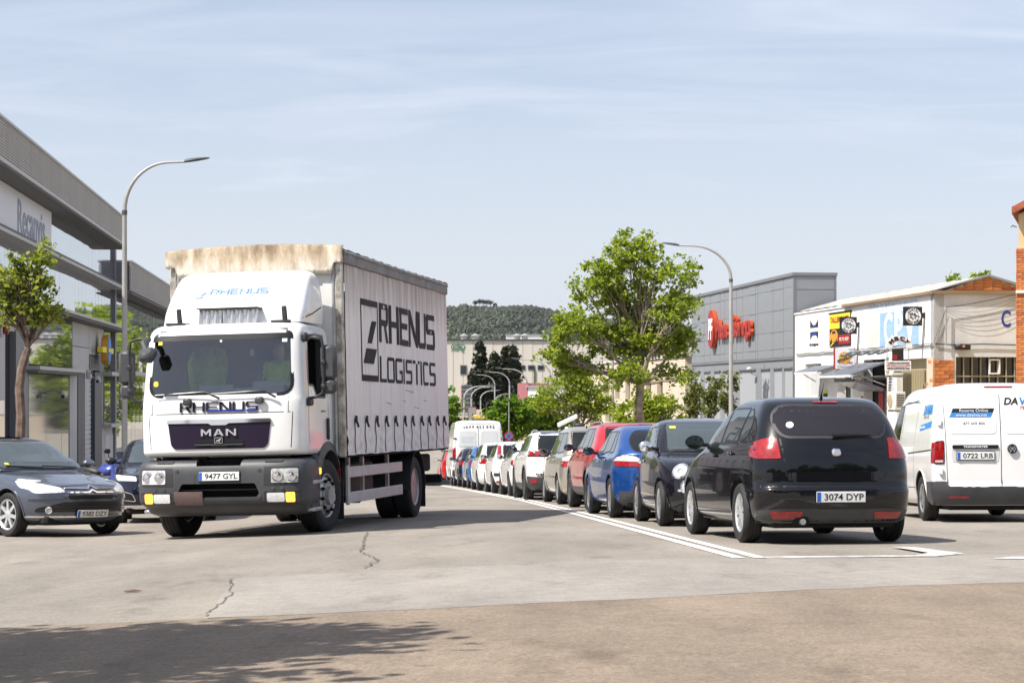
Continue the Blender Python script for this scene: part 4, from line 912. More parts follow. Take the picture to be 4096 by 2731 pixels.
# --- ochre and brick building at the right edge
ob = thing('brick_building', 'ochre rendered building with an orange brick corner pier and red tile verge', 'building', T(12.18, 48, CAM_Z) @ RZ(R(-17)))
pbox('wall', 'ochre', ob, (.03, .03, -3.0), (9, 11, 4.28)); pbox('pier_core', 'mortar', ob, (0.0, -.02, -3.0), (.30, .3, 3.49)); bricks(ob, (-.01, -.03, -2.9), (1, 0, 0), 0, 1, 106, .24, .060, (0, -1, 0), g=.008, depth=.1)
bricks(ob, (-.01, .30, -2.9), (0, -1, 0), 0, 1, 106, .24, .060, (-1, 0, 0), g=.008, depth=.06, off=.3)
pbox('white_band', 'white_render', ob, (-.03, -.10, 2.38), (2, .0, 2.44)); pbox('recess', 'mortar', ob, (.30, .0, -3.0), (2.7, .05, 3.49)); bricks(ob, (.30, .0, -2.9), (1, 0, 0), 0, 8, 42, .29, .15, (0, -1, 0), g=.012, depth=.06)
vb = MB(); vb.add([(-.12, -.25, 4.28), (4.5, -.25, 6.6), (4.5, -.25, 6.78), (-.12, -.25, 4.44), (-.12, 11.2, 4.28), (4.5, 11.2, 6.6), (4.5, 11.2, 6.78), (-.12, 11.2, 4.44)], [(0, 1, 2, 3), (7, 6, 5, 4), (0, 3, 7, 4), (3, 2, 6, 7), (0, 4, 5, 1), (1, 5, 6, 2)]); vb.fix = True; vb.build('roof', 'tile_red', ob); MB().add([(.03, .03, 4.28), (4.5, .03, 6.55), (9, .03, 4.28)], [(0, 1, 2)]).build('gable', 'ochre', ob)
MB().add([(4.5, -.25, 6.78), (9.2, -.25, 4.4), (9.2, 11.2, 4.4), (4.5, 11.2, 6.78)], [(0, 1, 2, 3)]).build('roof_slope', 'tile_red', ob)
MB().tube([(-.02, .1, 3.98), (-.12, .06, 4.02), (-.14, .0, 3.98)], .02, 6).build('cable_hook', 'galv', ob)

# --- cream workshop beyond the supermarket
cw = thing('workshop', 'long cream rendered workshop with dark windows behind the plane tree', 'building', sidef(19 - .1163 * 93.5, 93.5, .1163))
wh = [(a, a + 1.5, -.40, .62) for a in (5.5, 8.6, 11.6, 14.8, 18.2, 22.0)] + [(a, a + 2.6, -1.75, -.92) for a in (4.5, 9.2, 20.5)] + [(16.5, 17.6, -4.5, -1.6), (27, 29, -4.2, -1.5)]
wall(0, 34, -5.0, 1.66, wh, .25).build('wall', 'cream_render', cw); pbox('end_wall', 'cream_render', cw, (-.01, -9, -5), (.2, -.01, 1.66)); pbox('core', 'dark_void', cw, (.3, -9, -5), (33.9, -.3, 1.6)); pbox('coping', 'concrete', cw, (-.1, -.3, 1.66), (34.1, .08, 1.78)); pbox('string_course', 'concrete', cw, (0, .0, -.66), (34, .04, -.60))
for a, b, z0, z1 in wh: pbox('window', 'dark_glass', cw, (a, -.24, z0), (b, -.22, z1)); pbox('window_bar', 'ink_white', cw, ((a + b) / 2 - .03, -.22, z0), ((a + b) / 2 + .03, -.19, z1))
ww = thing('warehouse', 'white warehouse with a pink corrugated end further up the street', 'building', sidef(19 - .1163 * 129, 129, .1163))
pbox('wall', 'white_render', ww, (0, -12, -6), (24, 0, .35)); pbox('band', 'grey_render', ww, (0, .0, -1.2), (24, .03, -.35)); pbox('door', 'panel_grey_trim', ww, (4, .0, -6), (6.5, .05, -2.2)); pbox('door', 'ink_red', ww, (9, .0, -6), (10.5, .05, -3.0))
cs = MB()
for k in range(14): cs.box((24.06 + k * .45, .0, -2.6), (.30, .16, 6.6))
struct(cs.build('corrugated_wall', 'pink_sheet', ww), 'stuff'); pbox('corrugated_backing', 'pink_sheet', ww, (24, -10, -6), (30.3, -.02, .68))
pbox('roof', 'panel_grey', ww, (-.3, -12, .35), (24, .2, .48))

# --- precast hall closing the view
ph_ = thing('factory_hall', 'big precast concrete hall with a green logo closing the view up the street', 'building', T(-45, 335, CAM_Z) @ RZ(R(-1.5)))
x0 = -45
def hx(px): return (px - 1176) / 4573 * 335 + 45
pw = 22.8 / 4573 * 335
k0 = hx(1041.5)
core = pbox('core', 'pale_concrete', ph_, (0, .25, -7), (86, 30, 8.6))
wins = [(hx(1059), hx(1071), 840, 858), (hx(1148), hx(1160), 840, 858), (hx(1192), hx(1205), 840, 848), (hx(1214), hx(1227), 840, 848), (hx(1236), hx(1248), 840, 848), (hx(1300), hx(1312), 840, 848)]
for k in range(-14, 26):
    a = k0 + k * pw
    if a < 0 or a + pw > 86: continue
    pbox('wall_panel', 'pale_concrete', ph_, (a + .03, -.02 * (k % 2), -7), (a + pw - .03, .25, 8.6))
for a, b, y0, y1 in wins: pbox('window_frame', 'panel_grey_trim', ph_, (a - .12, -.12, (900 - y1) / 4573 * 335 - .12), (b + .12, .0, (900 - y0) / 4573 * 335 + .12)); pbox('window', 'dark_glass', ph_, (a, -.16, (900 - y1) / 4573 * 335), (b, -.13, (900 - y0) / 4573 * 335))
pbox('parapet', 'roof_black', ph_, (-.3, -.25, 8.6), (86.3, 1, 8.85)); M('logo_green', (.05, .22, .11), .6)
lc, lz = hx(1052.5), (900 - 797) / 4573 * 335
lg = MB(); lg.prism(round_poly([(lc - 1.2, lz - .36), (lc + 1.2, lz - .36), (lc + 1.2, lz + .36), (lc - 1.2, lz + .36)], .35, 6), -.06, -.10, lambda u, v, d: (u, d, v)); lo = lg.build('logo_frame', 'logo_green', ph_); lg = MB(); lg.prism(round_poly([(lc - 1.0, lz - .2), (lc + 1.0, lz - .2), (lc + 1.0, lz + .2), (lc - 1.0, lz + .2)], .18, 5), -.10, -.12, lambda u, v, d: (u, d, v)); lg.build('logo_field', 'pale_concrete', lo)
lettering('logo_lettering', 'PAYMSA', ph_, 'ink_black', (lc, -.13, lz), 1.7, .32, right=(1, 0, 0), bold=.04); lettering('logo_lettering', 'R', ph_, 'logo_green', (lc + .8, -.13, lz - .55), .55, .6, right=(1, 0, 0), bold=.05); lettering('logo_lettering', 'A', ph_, 'logo_green', (lc + .05, -.13, lz + .45), .5, .5, right=(1, 0, 0), bold=.05); lettering('logo_lettering', 'GRUP CARMISA', ph_, 'logo_green', (lc - .5, -.06, lz - .62), 1.4, .2, right=(1, 0, 0), bold=.02)
MB().tube([(hx(1228), -.15, 3.2), (hx(1227.5), -.15, 3.9), (hx(1226), -.15, 4.0)], .12, 6).build('downpipe', 'roof_black', ph_); 
MB().tube([(hx(1228), -.15, 3.2), (hx(1228), -.15, -2)], .12, 6).build('downpipe', 'roof_black', ph_)
for px in (1064, 1090, 1187, 1205): MB().lathe([(.5, 8.8), (.5, 9.4), (.8, 9.5), (.1, 9.9)], (hx(px), 3, 0), 'z', 12).build('roof_vent', 'galv', ph_)
rb = thing('roof_house', 'small white block on the horizon above the concrete hall roof', 'building', T(hx(1220) - 45, 420, CAM_Z)); pbox('wall', 'white_render', rb, (-4.5, 0, -7), (4.5, 8, 12.0)); pbox('roof', 'panel_grey', rb, (-4.7, -.2, 12.0), (4.7, 8.2, 12.2))

# --- glass-fronted showroom block on the left
lb = thing('showroom', 'long grey showroom block with louvred cornices and mirrored glazing', 'building', sidef(-8.0 - .0886 * 40, 40, .0886))
# here x runs away from d = 40, y points into the block, so the street side is -y
A = lambda d: (d - 40) * 1.0039
GL = -3.4; END = A(71.6)
pbox('core', 'concrete', lb, (A(41.5), .3, GL), (END, 14, 5.9))
def slats(z0, z1, n, a0, a1, seg):
    sl = None; L_ = (a1 - a0) / seg; hgt = (z1 - z0) / n
    key = ('slat', round(L_, 3), round(hgt, 4))
    me = MB().cbox((0, 0, 0), (L_ - .03, .09, hgt * .60), .012, Matrix.Rotation(R(-30), 3, 'X')).mesh('louvre_slat', 'louvre')
    for i in range(seg):
        for j in range(n): link('louvre_slat', me, lb, T(a0 + L_ * (i + .5), -.56, z0 + hgt * (j + .5)))
slats(5.16, 6.08, 14, A(41.5), A(69.3), 8)
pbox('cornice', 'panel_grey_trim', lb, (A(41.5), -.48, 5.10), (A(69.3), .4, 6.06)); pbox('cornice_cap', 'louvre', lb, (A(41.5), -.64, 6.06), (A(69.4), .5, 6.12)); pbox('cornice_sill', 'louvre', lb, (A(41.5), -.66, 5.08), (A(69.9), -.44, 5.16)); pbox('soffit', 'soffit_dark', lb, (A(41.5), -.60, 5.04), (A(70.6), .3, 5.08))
for z0, z1 in ((3.84, 5.04), (2.36, 3.66)):
    n_ = 34; me = MB().box((0, 0, 0), ((A(71.4) - A(42)) / n_ - .012, .02, z1 - z0)).mesh('glass_pane', 'mirror_pane')
    for k in range(n_): link('glass_pane', me, lb, T(A(42) + (A(71.4) - A(42)) * (k + .5) / n_, .0, (z0 + z1) / 2) @ RZ(random.uniform(-.004, .004)))
    pbox('glazing_frame', 'panel_grey_trim', lb, (A(41.5), .02, z0), (A(71.5), .1, z1))
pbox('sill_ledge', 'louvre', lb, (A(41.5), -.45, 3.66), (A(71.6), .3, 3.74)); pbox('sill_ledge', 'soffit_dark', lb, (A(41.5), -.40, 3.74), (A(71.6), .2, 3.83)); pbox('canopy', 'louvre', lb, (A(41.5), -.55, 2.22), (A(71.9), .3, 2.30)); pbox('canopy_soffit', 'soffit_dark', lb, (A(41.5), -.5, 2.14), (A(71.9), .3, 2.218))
pbox('name_panel', 'sign_white_panel', lb, (A(45.6), -.05, 3.86), (A(55.7), -.015, 5.02)); M('name_ink', (.30, .32, .40), .6)
lettering('name_lettering', 'Recanvis', lb, 'name_ink', (A(52.1), -.055, 4.42), 4.7, .85, right=(1, 0, 0), bold=.02); pbox('banner_panel', 'sign_lilac', lb, (A(42), -.05, 3.86), (A(45.4), -.015, 5.02))
pbox('end_post', 'panel_grey_trim', lb, (A(71.4), -.1, GL), (A(71.8), .4, 5.1))
# ground floor
pbox('wall_panel', 'concrete', lb, (A(42), .0, GL), (A(48.2), .2, 2.14)); pbox('shop_window', 'mirror_pane', lb, (A(44), -.02, GL), (A(48.0), .0, -.2)); pbox('doorway', 'dark_void', lb, (A(48.2), .12, GL), (A(49.8), .2, 1.5)); pbox('door_frame', 'panel_grey_trim', lb, (A(49.6), -.04, GL), (A(49.85), .2, 1.6)); pbox('door_head', 'concrete', lb, (A(48.2), .0, 1.5), (A(49.85), .2, 2.14)); pbox('red_lining', 'ink_red', lb, (A(48.22), .05, GL), (A(48.4), .12, .6))
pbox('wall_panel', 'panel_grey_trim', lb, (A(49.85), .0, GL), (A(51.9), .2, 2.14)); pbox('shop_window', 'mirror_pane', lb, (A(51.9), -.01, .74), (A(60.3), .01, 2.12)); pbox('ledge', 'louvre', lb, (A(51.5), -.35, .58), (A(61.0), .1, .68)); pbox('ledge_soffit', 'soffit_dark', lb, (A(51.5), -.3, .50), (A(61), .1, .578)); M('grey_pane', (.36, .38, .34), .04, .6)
for k in range(5): pbox('shop_window', 'grey_pane', lb, (A(51.9) + k * 1.55, -.01 + .003 * (k % 2), GL), (A(51.9) + k * 1.55 + 1.53, .01, .49))
pbox('pilaster', 'concrete', lb, (A(59.7), -.03, GL), (A(61.4), .2, .5)); pbox('gate_column', 'column_navy', lb, (A(61.4), -.06, GL), (A(63.1), .2, .66)); pbox('roller_shutter', 'shutter_white', lb, (A(63.1), .10, GL), (A(65.7), .14, .66)); pbox('gate_column', 'column_navy', lb, (A(65.7), -.06, GL), (A(67.7), .2, .66))
for k in range(26): pbox('shutter_lath', 'shutter_white', lb, (A(63.1), .07, GL + .02 + k * .155), (A(65.7), .11, GL + .14 + k * .155))
for k, (a, b, z0, z1) in enumerate(((60.4, 64.4, .70, 1.40), (60.4, 64.4, 1.42, 2.13), (64.45, 68.5, 1.22, 2.13))): pbox('wall_panel', 'concrete', lb, (A(a), -.02, z0), (A(b), .2, z1))
for k in range(7): pbox('vent_louvre', 'panel_grey_trim', lb, (A(64.5), -.03, .72 + k * .068), (A(68.4), .05, .76 + k * .068))
for k in range(4): pbox('bay_window', 'mirror_pane', lb, (A(68.8) + k * .68, -.01, .72), (A(68.8) + k * .68 + .66, .01, 2.12)); pbox('bay_window', 'mirror_pane', lb, (A(68.8) + k * .68, -.01, -1.1), (A(68.8) + k * .68 + .66, .01, .55))
pbox('ledge', 'louvre', lb, (A(68.6), -.3, .56), (A(71.6), .1, .70)); pbox('ledge', 'louvre', lb, (A(68.4), -.3, -1.22), (A(71.6), .1, -1.10)); pbox('wall_panel', 'concrete', lb, (A(67.7), .0, GL), (A(71.6), .2, -1.22)); pbox('wall_panel', 'panel_grey_trim', lb, (A(67.7), .02, -1.1), (A(68.8), .2, 2.13)); pbox('service_door', 'shutter_white', lb, (A(69), -.02, GL), (A(70.5), .0, -1.5)); pbox('service_door', 'shutter_white', lb, (A(70.6), -.02, GL), (A(71.5), .0, -1.5))
# lower wing
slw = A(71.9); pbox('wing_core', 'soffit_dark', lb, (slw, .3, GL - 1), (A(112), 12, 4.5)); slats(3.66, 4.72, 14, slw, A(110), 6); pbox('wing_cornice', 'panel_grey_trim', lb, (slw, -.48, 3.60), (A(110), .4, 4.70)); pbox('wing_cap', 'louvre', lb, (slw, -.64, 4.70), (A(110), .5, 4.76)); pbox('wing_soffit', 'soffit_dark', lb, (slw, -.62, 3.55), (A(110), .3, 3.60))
me = MB().box((0, 0, 0), (1.46, .02, 2.7)).mesh('glass_pane', 'mirror_pane')
for k in range(23): link('glass_pane', me, lb, T(slw + 1.5 * (k + .5), .0, 2.15) @ RZ(random.uniform(-.004, .004)))
for k in range(23): link('glass_pane', me, lb, T(slw + 1.5 * (k + .5), .0, -.7) @ RZ(random.uniform(-.004, .004)))
pbox('wing_wall', 'concrete', lb, (slw, .0, GL - 1.5), (A(110), .2, -2.05)); pbox('wing_band', 'louvre', lb, (slw, -.2, .64), (A(110), .1, .80))
# round dealer sign
rs = thing('round_sign', 'round blue sign with a yellow crossbar fixed over the white roller shutter', 'sign', sidef(-8.0 - .0886 * 66.6, 66.6, .0886)); MB().lathe([(.49, -.42), (.49, -.22), (.46, -.20), (.004, -.20)], (0, 0, 1.40), 'y', 36).build('sign_rim', 'titan_orange', rs, 40); MB().lathe([(.46, -.43), (.44, -.44), (.004, -.445)], (0, 0, 1.40), 'y', 36).build('sign_face', 'ink_blue', rs, 40)
pbox('sign_bar', 'sign_yellow', rs, (-1.6, -.40, 1.30), (-.46, -.22, 1.48)); pbox('sign_bar', 'sign_yellow', rs, (.5, -.40, 1.30), (1.5, -.22, 1.48)); pbox('sign_bar', 'sign_yellow', rs, (-.46, -.46, 1.34), (.46, -.447, 1.44)); pbox('sign_bracket', 'galv', rs, (-.1, -.22, 1.3), (.1, .0, 1.5))
def scam(d, z, label, red=False):
    o = thing('security_camera', label, 'camera', sidef(-8.0 - .0886 * d, d, .0886)); MB().tube([(0, .0, z + .12), (0, -.18, z + .05), (-.1, -.3, z)], .025, 6).build('bracket', 'galv', o); MB().cbox((-.25, -.36, z - .02), (.42, .13, .13), .03, Matrix.Rotation(R(15), 3, 'Y')).build('camera_body', 'shutter_white', o, 40); MB().lathe([(.05, 0), (.05, -.02)], (-.47, -.36, z - .08), 'x', 12).build('camera_lens', 'dark_glass', o)
scam(56.2, -.05, 'white security camera on the large shop window under the ledge'); scam(64.3, .42, 'security camera under the panels beside the roller shutter')
al = thing('alarm_box', 'red and white alarm siren box beside the roller shutter head', 'alarm', sidef(-8.0 - .0886 * 63.4, 63.4, .0886)); MB().cbox((0, -.15, .55), (.34, .16, .28), .04).build('case', 'shutter_white', al, 40); MB().cbox((.0, -.24, .62), (.3, .03, .12), .012).build('lens', 'lamp_red', al, 40)
al = thing('alarm_box', 'red alarm beacon on the wall beside the dark doorway', 'alarm', sidef(-8.0 - .0886 * 47.6, 47.6, .0886)); MB().cbox((0, -.12, 1.55), (.26, .14, .36), .05).build('lens', 'lamp_red', al, 40); MB().cbox((0, -.03, 1.55), (.34, .06, .44), .02).build('case', 'shutter_white', al, 40)

# --- buildings across the junction behind the viewpoint (seen in paint and glass)
M('plaster_brown', (.30, .24, .19), .85, noise=(.6, .15))
def back_block(label, x0, x1, y0, y1, h, mat):
    z = .3; o = thing('warehouse', label, 'building', T(x0, y0, 0)); W_, D_ = x1 - x0, y1 - y0
    pbox('wall', mat, o, (0, 0, z - 3), (W_, D_, h)); pbox('parapet', 'concrete', o, (-.15, -.15, h), (W_ + .15, D_ + .15, h + .3)); n = int(W_ / 4)
    for k in range(n):
        a = W_ * (k + .5) / n; pbox('window', 'dark_glass', o, (a - .9, D_, h * .6), (a + .9, D_ + .04, h * .82)); pbox('shutter', 'panel_grey_trim', o, (a - 1.3, D_, z - .6), (a + 1.3, D_ + .05, h * .42))
back_block('brown rendered warehouse across the junction behind the viewpoint', -34, -4, -52, -38, 8.5, 'plaster_brown'); back_block('grey warehouse across the junction behind the viewpoint', 6, 46, -50, -36, 9.5, 'panel_grey_trim')
# ------------------------------------------------------------ trees, hill
def leaf_mat(name, a, b, trans=.45):
    m = bpy.data.materials.new(name); MATS[name] = m; m.use_nodes = True; nt = m.node_tree; nt.nodes.clear(); N = nt.nodes.new; L = nt.links.new
    o = N('ShaderNodeOutputMaterial'); g = N('ShaderNodeNewGeometry'); r = N('ShaderNodeValToRGB'); r.color_ramp.elements[0].color = (*a, 1); r.color_ramp.elements[1].color = (*b, 1); L(g.outputs['Random Per Island'], r.inputs[0])
    d = N('ShaderNodeBsdfPrincipled'); d.inputs['Roughness'].default_value = .55; d.inputs['Specular IOR Level'].default_value = .35; L(r.outputs[0], d.inputs['Base Color'])
    t = N('ShaderNodeBsdfTranslucent'); mu = N('ShaderNodeMixRGB'); mu.blend_type = 'MULTIPLY'; mu.inputs[0].default_value = 1; mu.inputs[2].default_value = (1.35, 1.5, .5, 1); L(r.outputs[0], mu.inputs[1]); L(mu.outputs[0], t.inputs[0])
    mx = N('ShaderNodeMixShader'); mx.inputs[0].default_value = trans; L(d.outputs[0], mx.inputs[1]); L(t.outputs[0], mx.inputs[2]); L(mx.outputs[0], o.inputs[0])
leaf_mat('leaf_plane', (.125, .175, .022), (.39, .43, .065), .5); leaf_mat('leaf_green', (.06, .13, .015), (.20, .30, .035)); leaf_mat('leaf_dark', (.055, .075, .022), (.19, .19, .05)); leaf_mat('leaf_conifer', (.015, .026, .014), (.05, .055, .028), .12); leaf_mat('leaf_street', (.10, .14, .03), (.37, .38, .085)); leaf_mat('leaf_hill', (.020, .031, .016), (.062, .072, .036), .1)
M('bark_plane', (.30, .25, .18), .85, noise=(4, .45), dark=(.13, .10, .07)); M('bark_dark', (.06, .045, .035), .9, noise=(5, .4)); M('bark_street', (.16, .11, .08), .85, noise=(9, .4), dark=(.07, .05, .04))
def patchy(name, sc):
    """stands of lighter and darker trees over a whole wood"""
    nt = MATS[name].node_tree; N = nt.nodes.new; r = [n for n in nt.nodes if n.type == 'VALTORGB'][0]; tc = N('ShaderNodeTexCoord'); n = N('ShaderNodeTexNoise'); n.inputs['Scale'].default_value = sc; n.inputs['Detail'].default_value = 4; nt.links.new(tc.outputs['Object'], n.inputs[0])
    mr = N('ShaderNodeMapRange'); mr.inputs['From Min'].default_value = .35; mr.inputs['From Max'].default_value = .65; mr.inputs['To Min'].default_value = .55; mr.inputs['To Max'].default_value = 1.35; nt.links.new(n.outputs[0], mr.inputs[0]); m = N('ShaderNodeMixRGB'); m.blend_type = 'MULTIPLY'; m.inputs[0].default_value = 1; outs = [l.to_socket for l in r.outputs[0].links]; nt.links.new(r.outputs[0], m.inputs[1]); nt.links.new(mr.outputs[0], m.inputs[2])
    for o in outs: nt.links.new(m.outputs[0], o)
patchy('leaf_hill', .02)
def leaves_mesh(pts, size, mat, rs, flat=.35, shape='leaf'):
    """one small bent blade per point"""
    n = len(pts); P = np.asarray(pts, float); s = size * rs.uniform(.55, 1.25, n)
    a = rs.uniform(0, 2 * np.pi, n); tilt = rs.normal(0, .75, n); roll = rs.normal(0, .6, n)
    d = np.stack([np.cos(a) * np.cos(tilt), np.sin(a) * np.cos(tilt), np.sin(tilt)], 1); up = np.array([0, 0, 1.0]); w = np.cross(d, up); w /= np.maximum(np.linalg.norm(w, axis=1), 1e-5)[:, None]; nn = np.cross(w, d)
    w2 = w * np.cos(roll)[:, None] + nn * np.sin(roll)[:, None]; n2 = np.cross(w2, d)
    L_, W = s[:, None], (s * .42)[:, None]
    v = np.stack([P - d * L_ * .5, P + w2 * W + n2 * L_ * .10, P + d * L_ * .5 - n2 * L_ * .12, P - w2 * W + n2 * L_ * .10], 1).reshape(-1, 3)
    f = np.arange(4 * n).reshape(-1, 4); tri = np.concatenate([f[:, [0, 1, 2]], f[:, [0, 2, 3]]])
    me = bpy.data.meshes.new('crown'); me.vertices.add(len(v)); me.vertices.foreach_set('co', v.ravel()); me.loops.add(tri.size); me.loops.foreach_set('vertex_index', tri.ravel().astype(np.int32)); me.polygons.add(len(tri)); me.polygons.foreach_set('loop_start', np.arange(0, tri.size, 3, dtype=np.int32)); me.polygons.foreach_set('loop_total', np.full(len(tri), 3, dtype=np.int32)); me.update(calc_edges=True)
    me.materials.append(MATS[mat]); return me
def limb(mb, a, b, r0, r1, rn, k=6, bow=.12):
    a, b = Vector(a), Vector(b); L_ = (b - a).length; off = Vector((rn.uniform(-1, 1), rn.uniform(-1, 1), rn.uniform(-.2, .6))) * L_ * bow; pts = []
    for i in range(k + 1): t = i / k; pts.append(a.lerp(b, t) + off * math.sin(math.pi * t) + Vector((rn.uniform(-1, 1), rn.uniform(-1, 1), rn.uniform(-1, 1))) * L_ * .018 * (0 < i < k))
    mb.tube(pts, [r0 + (r1 - r0) * (i / k) for i in range(k + 1)], 7); return pts
def broad_tree(name, label, base, fork_h, lobes, nleaf, size, leaf, bark, tr=.2, seed=1, clump=.5, per=26, lean=(0, 0), group=None, shell=.55, twigs=3):
    """lobes: centre (x, y, z above base) and radii; leaves come in clumps near twig ends"""
    rs = np.random.RandomState(seed); rn = random.Random(seed); x, y = base; z = gz(x, y) - .05
    root = thing(name, label, 'tree', T(x, y, z), group); mb = MB(); fk = Vector((lean[0], lean[1], fork_h)); limb(mb, (0, 0, 0), fk, tr, tr * .72, rn, 8, .05)
    mb.lathe([(tr * 1.5, 0), (tr * 1.15, .15), (tr, .4)], (0, 0, 0), 'z', 10); tot = sum(l[1][0] * l[1][1] * l[1][2] for l in lobes); pts = []
    for c, rad in lobes:
        c = Vector(c); dist = (c - fk).length; end = fk.lerp(c, .85); pl = limb(mb, fk, end, tr * .5 * min(1, .4 + rad[0] / 2), .025, rn, 7, .10)
        nc = max(4, int(nleaf * rad[0] * rad[1] * rad[2] / tot / per))
        for _ in range(nc):
            v = rs.normal(size=3); v /= np.linalg.norm(v); rr = rs.uniform(shell, 1.0) ** .7; p = np.array(c) + v * rr * np.array(rad)
            if p[2] < .4: p[2] = .4
            if rs.rand() < .38:
                q = pl[rn.randint(3, len(pl) - 1)]; limb(mb, q, Vector(p), .022 + .01 * rad[0], .007, rn, 4, .12)
            m = int(per * rs.uniform(.5, 1.6)); cl = clump * rs.uniform(.6, 1.25); pts.append(p + rs.normal(size=(m, 3)) * cl * np.array([.5, .5, .36]))
    mb.build('trunk', bark, root, 50)
    link('crown', leaves_mesh(np.concatenate(pts), size, leaf, rs), root)
    return root
def px_lobes(lst, d, basepx, scale):
    """lobes given around the trunk foot: (right, up, radius right, radius up, depth offset) in metres"""
    return [((a, o, b), (ra, (ra + rb) * .5, rb)) for a, b, ra, rb, o in lst]
# big plane tree on the right pavement
broad_tree('plane_tree', 'tall spreading plane tree with yellow-green leaves in front of the cream workshop', (5.15, 76), 3.9, px_lobes([(-0.54, 9.04, 1.17, 0.76, 0), (-1.44, 8.2, 1.02, 0.76, 0.4), (0.32, 8.31, 0.92, 0.71, -0.4), (1.55, 8.1, 0.53, 0.68, 0.3), (-2.3, 7.58, 0.77, 0.52, 0), (-0.75, 7.16, 1.53, 0.85, 0.9), (1.07, 6.84, 1.02, 0.85, -0.6), (-2.68, 6.11, 1.22, 0.76, -0.5), (-1.07, 5.7, 1.27, 0.85, 0.6), (0.43, 5.59, 1.12, 0.85, 0.2), (1.44, 5.49, 0.66, 0.76, 0.5), (-3.32, 5.07, 0.87, 0.85, 0.3), (-2.35, 4.55, 1.02, 0.57, 0.8), (-0.75, 4.28, 0.92, 0.57, -0.9), (1.39, 4.13, 0.56, 0.38, -0.4), (0.96, 4.44, 0.71, 0.47, 0.8)], 76, 0, 0), 17500, .165, 'leaf_plane', 'bark_plane', .22, 3, .29, 30, (-.25, 0), shell=.25)
broad_tree('plane_tree', 'smaller plane tree with a forked trunk and thin yellow-green crown', (3.1, 92), 2.4, px_lobes([(-0.8, 4.1, 1.2, 1, 0), (0.4, 4.2, 1.2, 1.1, 0.4), (-1.7, 3.6, 0.7, 0.6, -0.3), (1.1, 3.2, 0.8, 0.7, 0), (-0.3, 3.1, 0.9, 0.5, 0.6), (-0.2, 5.1, 1, 0.8, 0.2)], 92, 0, 0), 5500, .165, 'leaf_plane', 'bark_plane', .13, 8, .29, 24, (.0, 0), shell=.3)
broad_tree('leafy_tree', 'dense dark-trunked green tree beside the no stopping sign', (-.1, 104), 1.5, px_lobes([(0, 3.55, 0.9, 0.8, 0), (0.7, 3.25, 0.8, 0.7, 0.4), (-0.6, 3.15, 0.7, 0.6, -0.3), (0.1, 2.65, 0.9, 0.5, 0)], 104, 0, 0), 3600, .22, 'leaf_green', 'bark_dark', .2, 11, .34, 24, shell=.3)
broad_tree('leafy_tree', 'dense green tree between the forked plane tree and the no stopping sign', (1.35, 106), 1.6, px_lobes([(0, 3.75, 1, 0.9, 0), (0.8, 3.35, 0.8, 0.7, 0.4), (-0.7, 3.25, 0.8, 0.7, -0.3), (0.1, 2.75, 1, 0.5, 0)], 106, 0, 0), 4200, .22, 'leaf_green', 'bark_dark', .22, 12, .34, 24, shell=.3)
broad_tree('leafy_tree', 'small light green tree behind the tall white panel van', (-.65, 112), 1.0, px_lobes([(0, 3, 0.6, 0.8, 0), (0.2, 2.2, 0.6, 0.6, 0.2)], 112, 0, 0), 1400, .22, 'leaf_plane', 'bark_dark', .12, 13, .3, 20)
broad_tree('leafy_tree', 'feathery green tree showing past the lorry box edge', (-4.05, 128), 1.6, px_lobes([(0, 5, 0.55, 0.9, 0), (0.3, 3.9, 0.6, 0.8, 0.2), (-0.3, 4.1, 0.8, 1.2, -0.2), (0.1, 2.9, 0.7, 0.6, 0)], 128, 0, 0), 1700, .26, 'leaf_green', 'bark_dark', .14, 14, .35, 18)
broad_tree('leafy_tree', 'round green bush tree behind the plane tree trunk', (5.9, 86), .6, px_lobes([(-0.5, 3, 1, 0.65, 0), (0.6, 3.1, 0.9, 0.6, 0), (0, 3.5, 0.8, 0.5, 0.2)], 86, 0, 0), 2400, .2, 'leaf_plane', 'bark_dark', .1, 15, .32, 22)
for i, (x, y, l) in enumerate(((6.55, 71.5, 'slim clipped street tree between the plane tree and the bent lamp post'), (7.1, 70.6, 'clipped street tree with a dark stem beside the bent lamp post'), (7.62, 69.6, 'clipped street tree partly behind the bent lamp post'))):
    broad_tree('street_tree', l, (x, y), 2.2, px_lobes([(0, 2.8, .30, .42, 0), (.05, 3.5 + .1 * i, .28, .45, 0), (-.08, 3.2, .3, .4, .1)], y, 0, 0), 620, .15, 'leaf_dark', 'bark_dark', .06, 20 + i, .2, 14, shell=.2)
for x, l in ((20.2, 'leafy tree top poking over the paint shop ridge beside another'), (21.6, 'leafy tree top just behind the brick gable peak')):
    broad_tree('leafy_tree', l, (x, 92), 5.0, px_lobes([(0, 9.25, .42, .4, 0), (.3, 8.3, .9, .8, 0)], 92, 0, 0), 900, .26, 'leaf_plane', 'bark_dark', .2, int(x), .35, 16)
# pavement tree at the left
broad_tree('street_tree', 'pavement tree with a ringed brown trunk and reddish-green leaves by the showroom', (-8.75, 36), 3.2, px_lobes([(-0.28, 3.87, 0.34, 0.42, 0), (0.18, 3.92, 0.4, 0.4, 0.1), (0.05, 4.47, 0.38, 0.5, 0), (-0.25, 4.52, 0.34, 0.42, -0.1), (0.48, 3.77, 0.26, 0.3, 0), (0.3, 4.87, 0.24, 0.3, 0), (-0.5, 4.12, 0.25, 0.4, 0)], 36, 0, 0), 2300, .105, 'leaf_street', 'bark_street', .105, 31, .16, 16, shell=.25)
